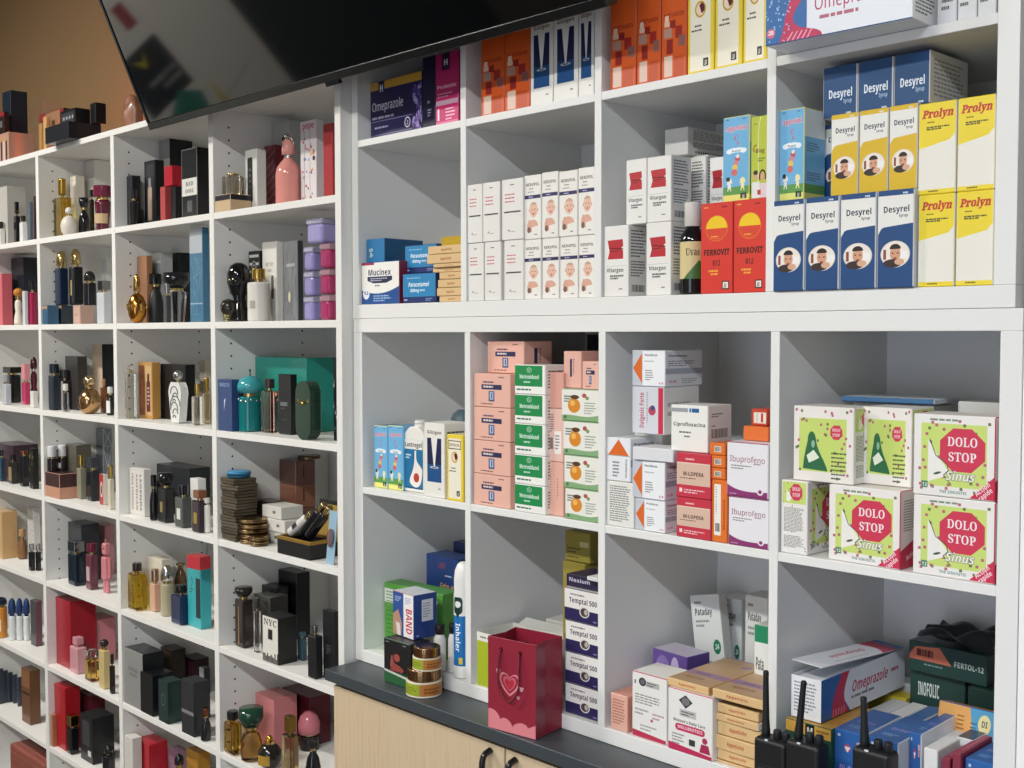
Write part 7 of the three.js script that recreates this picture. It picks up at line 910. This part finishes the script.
// ---- row 6: floor LV[6]
B(6, -6, 7, 597, 640, 'orange and navy capped bottle at the end of the sixth shelf', { b: '#d08a3c', c: '#1c2536', cf: 0.24, cw: 0.9, body: 'cyl', cap: 'dome', lab: '#e3d9c8' });
for (const [a, b, n] of [[8, 15.5, 'beside the orange bottle'], [16, 22.5, 'middle of three'], [23, 29.5, 'beside the grey box']]) B(6, a, b, 598, 641, `white bottle with navy and blue top, ${n}`, { b: '#d3d6d6', c: '#223a6a', cf: 0.42, cw: 0.95, body: 'cyl', cap: 'dome', k: '#2c5a9c' });
C(6, 30, 42, 600, 646, 'grey and plum box against the divider of the sixth shelf', { f: '#4a4a4c', r: '#6a4652', c: '#4f4448' }, { r: 0.5 });
C(6, 56, 95, 597, 659, 'tall crimson box with faint dotted curve print', { f: art(60, 140, g => { const H = g.H; g.bg('#9c1c2c'); for (let i = 0; i < 14; i++) g.el(50 + 20 * Math.sin(i * 0.4), H * 0.42 + i * H * 0.035, 2, 1.6, '#6a1420'); }), c: '#9c1c2c' }, { r: 0.75 });
C(6, 84, 115, 616, -0.15, 'pink window box behind the amber bottle', { f: art(80, 90, g => { g.bg('#c98088').r1(20, 16, 40, g.H * 0.75, '#6d3a44'); }), c: '#c98088' }, { r: 0.7 });
B(6, 69, 87, 637, 674, 'pale pink square bottle with pink cap', { b: '#c9939a', m: 'o', c: '#c98f98', cf: 0.26, cw: 0.55, r: 0.6, cap: 'box' });
B(6, 84, 100, 650, 682, 'low amber bottle with clear cap', { b: '#c4861c', m: 'g', c: '#cfcdc0', cm: 'g', cf: 0.3, cw: 0.8, r: 0.6, cap: 'box' });
B(6, 98, 110, 639, 689, 'tall gold bottle with black ball stopper', { b: '#c9b47c', m: 'o', c: '#2a2420', cf: 0.22, cw: 0.8, cap: 'ball', r: 0.6 });
B(6, 109, 115, 654, 694, 'slim black bottle against the divider of the sixth shelf', { b: '#141416', cf: 0.3 });
// column B
C(6, 123, 162, 648, 699, 'grey front box with black sides and faint letters', { f: word(80, 100, '#8a8b88', [['ANGEL', 50, 0.34, 12, '#5c5d5a', { w: 60 }], ['HOMME', 50, 0.44, 10, '#5c5d5a', { w: 44 }]]), r: '#1d1f22', t: '#24262a', c: '#1d1f22' }, { r: 0.55 });
C(6, 140, 174, 671, 718, 'plain black box beside the grey front box', { c: '#15171b' }, { r: 0.9 });
C(6, 161, 185, 647, -0.21, 'dark brown box at the back of the sixth shelf', { f: panel('#3a3024', '#8a7448'), c: '#2c2520' }, { r: 0.7 });
C(6, 182, 209, 656, -0.17, 'dark maroon box at the back against the divider', { f: panel('#3c1f28', '#6d4a52'), c: '#331a22' }, { r: 0.7 });
C(6, 158, 182, 679, 727, 'bottle green box with round emblem', { f: art(60, 90, g => { g.bg('#1d3430').ring(50, g.H * 0.45, 20, 20, '#5f7a70', 3); }), c: '#1d3430' }, { r: 0.8 });
C(6, 181, 209, 679, 736, 'black box with silver band beside the green box', { f: art(60, 90, g => { g.bg('#2a2c30').r1(-4, g.H * 0.55, 108, 10, '#7b7d80'); }), c: '#2a2c30' }, { r: 0.7 });
B(6, 200, 211, 708, 745, 'dark bottle with copper neck in front of the silver banded box', { b: '#1b1a1d', c: '#8f5c48', cm: 'm', cf: 0.3, cw: 0.5, body: 'flask' });
// column C
B(6, 222, 243, 711, 757, 'amber rounded bottle with black cap', { b: '#c08c20', m: 'g', c: '#1a1a1c', cf: 0.24, cw: 0.6, rr: 0.35, r: 0.6 });
B(6, 240, 262, 708, 768, 'green topped bottle with amber body', { b: '#8a5f1c', m: 'g', c: '#173c2c', cf: 0.4, cw: 0.9, body: 'flask', cap: 'wide' });
C(6, 255, 297, 693, -0.1, 'rose pink cube box behind the amber bottles', { c: '#c47a7c' }, { r: 0.8 });
B(6, 257, 282, 735, 785, 'black and gold ornate round bottle', { b: '#1c1a16', c: '#b9963c', cm: 'm', cf: 0.25, body: 'ball', cap: 'ball', lab: '#a8842c', la: 1.2 });
B(6, 281, 299, 716, 780, 'brown glass bottle with square gold cap', { b: '#6d4a18', m: 'g', c: '#a88a44', cm: 'm', cf: 0.3, cw: 0.6, cap: 'box', r: 0.6 });
B(6, 299, 319, 711, 752, 'pink domed bottle with black foot near the cabinet', { b: '#1a1416', c: '#c4707c', cf: 0.62, cw: 1.1, cap: 'dome', body: 'cyl' });
C(6, 282, 330, 690, -0.22, 'dark maroon box at the back beside the rose cube', { c: '#5a1c28' }, { r: 0.5 });

// ---- row 7: floor LV[7]
for (let i = 0; i < 5; i++) { const P = place(-3 + i * 4.8, 3.4 + i * 4.8, 660 + i * 2.5, LV[7], 695 + i * 3, 1.6); const t = thing('blister_pack', `dark blue packet in clear film, ${['first', 'second', 'third', 'fourth', 'fifth'][i]} from the brown box`.replace('first', '#').replace('fifth', 'first').replace('#', 'fifth').replace('second', '##').replace('fourth', 'second').replace('##', 'fourth'), 'packet', [P.x, LV[7] + 0.0006, P.z], 'dark blue packets'); part('packet', boxG(P.w * 0.8, P.h * 0.8, P.d * 0.9, 0.002), mat('#2c3442', 0.4), t, 0, P.h * 0.4, 0); part('clear_film', boxG(P.w * 0.95, P.h, P.d, 0.003), filmM(), t, 0, P.h / 2, 0); }
C(7, 21, 40, 668, 724, 'tall brown and amber box on the seventh shelf', { f: art(50, 110, g => { const H = g.H; g.bg('#6d4a32').r1(-4, 6, 108, H * 0.3, '#8a5f3f').r1(-4, H * 0.42, 108, 10, '#3a2a22'); }), c: '#6d4a32' }, { r: 0.5 });
C(7, 36, 42.5, 706, 738, 'small tan box against the divider of the seventh shelf', { c: '#a86f54' }, { r: 0.8 });
C(7, 54, 80, 684, 748, 'tall bright red box on the seventh shelf', { c: '#a51c26' }, { r: 0.6 });
C(7, 78, 104, 692, -0.22, 'maroon box behind the black boxes on the seventh shelf', { c: '#5c1a26' }, { r: 0.6 });
B(7, 66, 79, 715, 755, 'black bottle with mirror gold cap before the red box', { b: '#16161a', c: '#cbb070', cm: 'm', cf: 0.32, cw: 0.9, r: 0.8, cap: 'box' });
C(7, 80, 114, 713, 764, 'black box with window and small white sticker', { f: art(70, 90, g => { g.bg('#1c1e22').r1(16, 14, 60, g.H * 0.55, '#3a3d42').r1(60, g.H * 0.74, 26, 16, '#c9cac8'); }), c: '#17181b' }, { r: 0.8 });
B(7, 102, 115, 745, 775, 'small black bottle in front of the windowed black box', { b: '#17181c', cf: 0.35, cap: 'dome', body: 'cyl' });
C(7, 136, 167, 739, -0.1, 'red glossy box beside the small silver cube', { c: '#a81f2c' }, { r: 0.7 });
C(7, 132, 147, 750, -0.01, 'small silver cube box with dark gem', { f: art(50, 50, g => { g.bg('#c3c2be').r1(30, 20, 40, 40, '#3a3a3c'); }), c: '#bdbcb8' }, { r: 0.7 });
C(7, 125, 140, 735, -0.2, 'white box at the back corner of the seventh shelf', { c: '#cfccc6' }, { r: 0.6 });
C(7, 168, 188, 748, -0.08, 'mauve box on the seventh shelf', { c: '#8a6a7c' }, { r: 0.6 });
C(7, 186, 210, 749, -0.05, 'gold and brown box on the seventh shelf by the divider', { c: '#a8782c' }, { r: 0.6 });
B(7, 172, 186, 754, -0.0, 'dark round bottle before the mauve box', { b: '#1c1d24', cf: 0.2, body: 'ball', cap: 'dome' });
// ---- lowest visible shelf
{ const g = boxG(0.3, 0.17, 0.24, 0.004); const m = new THREE.MeshPhysicalMaterial({ color: new THREE.Color('#8a4a40'), roughness: 0.35 }); const c = document.createElement('canvas'); c.width = c.height = 256; const x = c.getContext('2d'); x.fillStyle = '#94564a'; x.fillRect(0, 0, 256, 256); for (let i = 0; i < 220; i++) { x.strokeStyle = ['#7a3f36', '#a86a5c', '#8a4a40'][i % 3]; x.lineWidth = 0.6 + rnd() * 1.4; x.beginPath(); const y = rnd() * 256; x.moveTo(0, y); x.bezierCurveTo(80, y + rnd() * 16 - 8, 170, y + rnd() * 16 - 8, 256, y + rnd() * 10 - 5); x.stroke(); } m.map = new THREE.CanvasTexture(c); m.map.colorSpace = THREE.SRGBColorSpace; m.color.set('#ffffff'); const o = mesh('wooden_chest', g, m); o.position.set(-1.83, LV[8] + 0.0856, -0.1); tag(o, 'reddish wood grained chest on the lowest shelf', 'chest'); }

{ // small orange glow lamp on top of the unit: its light colours the wall beside the television
  const p = atZ(116, 118, -0.2), t = thing('glow_lamp', 'small orange glowing lamp behind the wrapped bundle on the unit', 'lamp', [p.x, LV[0] + 0.0006, -0.24]);
  part('lamp_base', cyl(0.02, 0.018, 0.02, 20), mat('#3a2a20', 0.5), t, 0, 0.01, 0);
  part('glow_bulb', new THREE.SphereGeometry(0.018, 20, 14), new THREE.MeshStandardMaterial({ color: 0xff7a30, emissive: 0xff5a1c, emissiveIntensity: 1.2 }), t, 0, 0.034, 0);
  const l = new THREE.PointLight(0xff5a1c, 0.10); l.position.set(0, 0.034, 0); l.castShadow = true; t.add(l);
}

// ---- further small things between the larger ones
B(2, 163, 171, 284, 0.0, 'slim silver and black bottle between the quilted and tapered bottles', { b: '#3a3d42', c: '#a9adb0', cm: 'm', cf: 0.3, cw: 0.8, r: 0.8 });
C(2, 28, 37, 273, -0.14, 'beige box behind the magenta bottle', { c: '#b9967c' }, { r: 0.6 });
B(4, 204, 210.5, 498, 0.0, 'slim white tube bottle against the divider beside the plum bottle', { b: '#dcdad6', c: '#c9c7c2', cf: 0.2, cw: 0.8, body: 'cyl' });
B(5, 253, 261, 598, -0.01, 'slim smoky bottle beside the tall brown one', { b: '#8a8578', m: 'g', c: '#3a3530', cf: 0.24, cw: 0.8 });
C(6, 199, 210, 667, -0.08, 'small silver and black box behind the silver banded box', { f: '#8d9092', c: '#2a2c30' }, { r: 0.7 });
B(6, 305, 321, 742, 0.01, 'glossy black oval bottle in front of the pink dome', { b: '#121316', c: '#17181b', cf: 0.16, cw: 0.5, body: 'flask' });
B(1, 129, 138, 190, 0.0, 'small black pump bottle beside the tall windowed box', { b: '#1b1c20', c: '#2a2b30', cf: 0.3, cw: 0.7, body: 'cyl' });
B(3, 62, 69, 384, 0.0, 'small clear bottle with white cap before the charcoal box', { b: '#cfd2d2', m: 'g', c: '#dcdcd8', cf: 0.3, cw: 0.8 });
renderer.render(scene, camera);
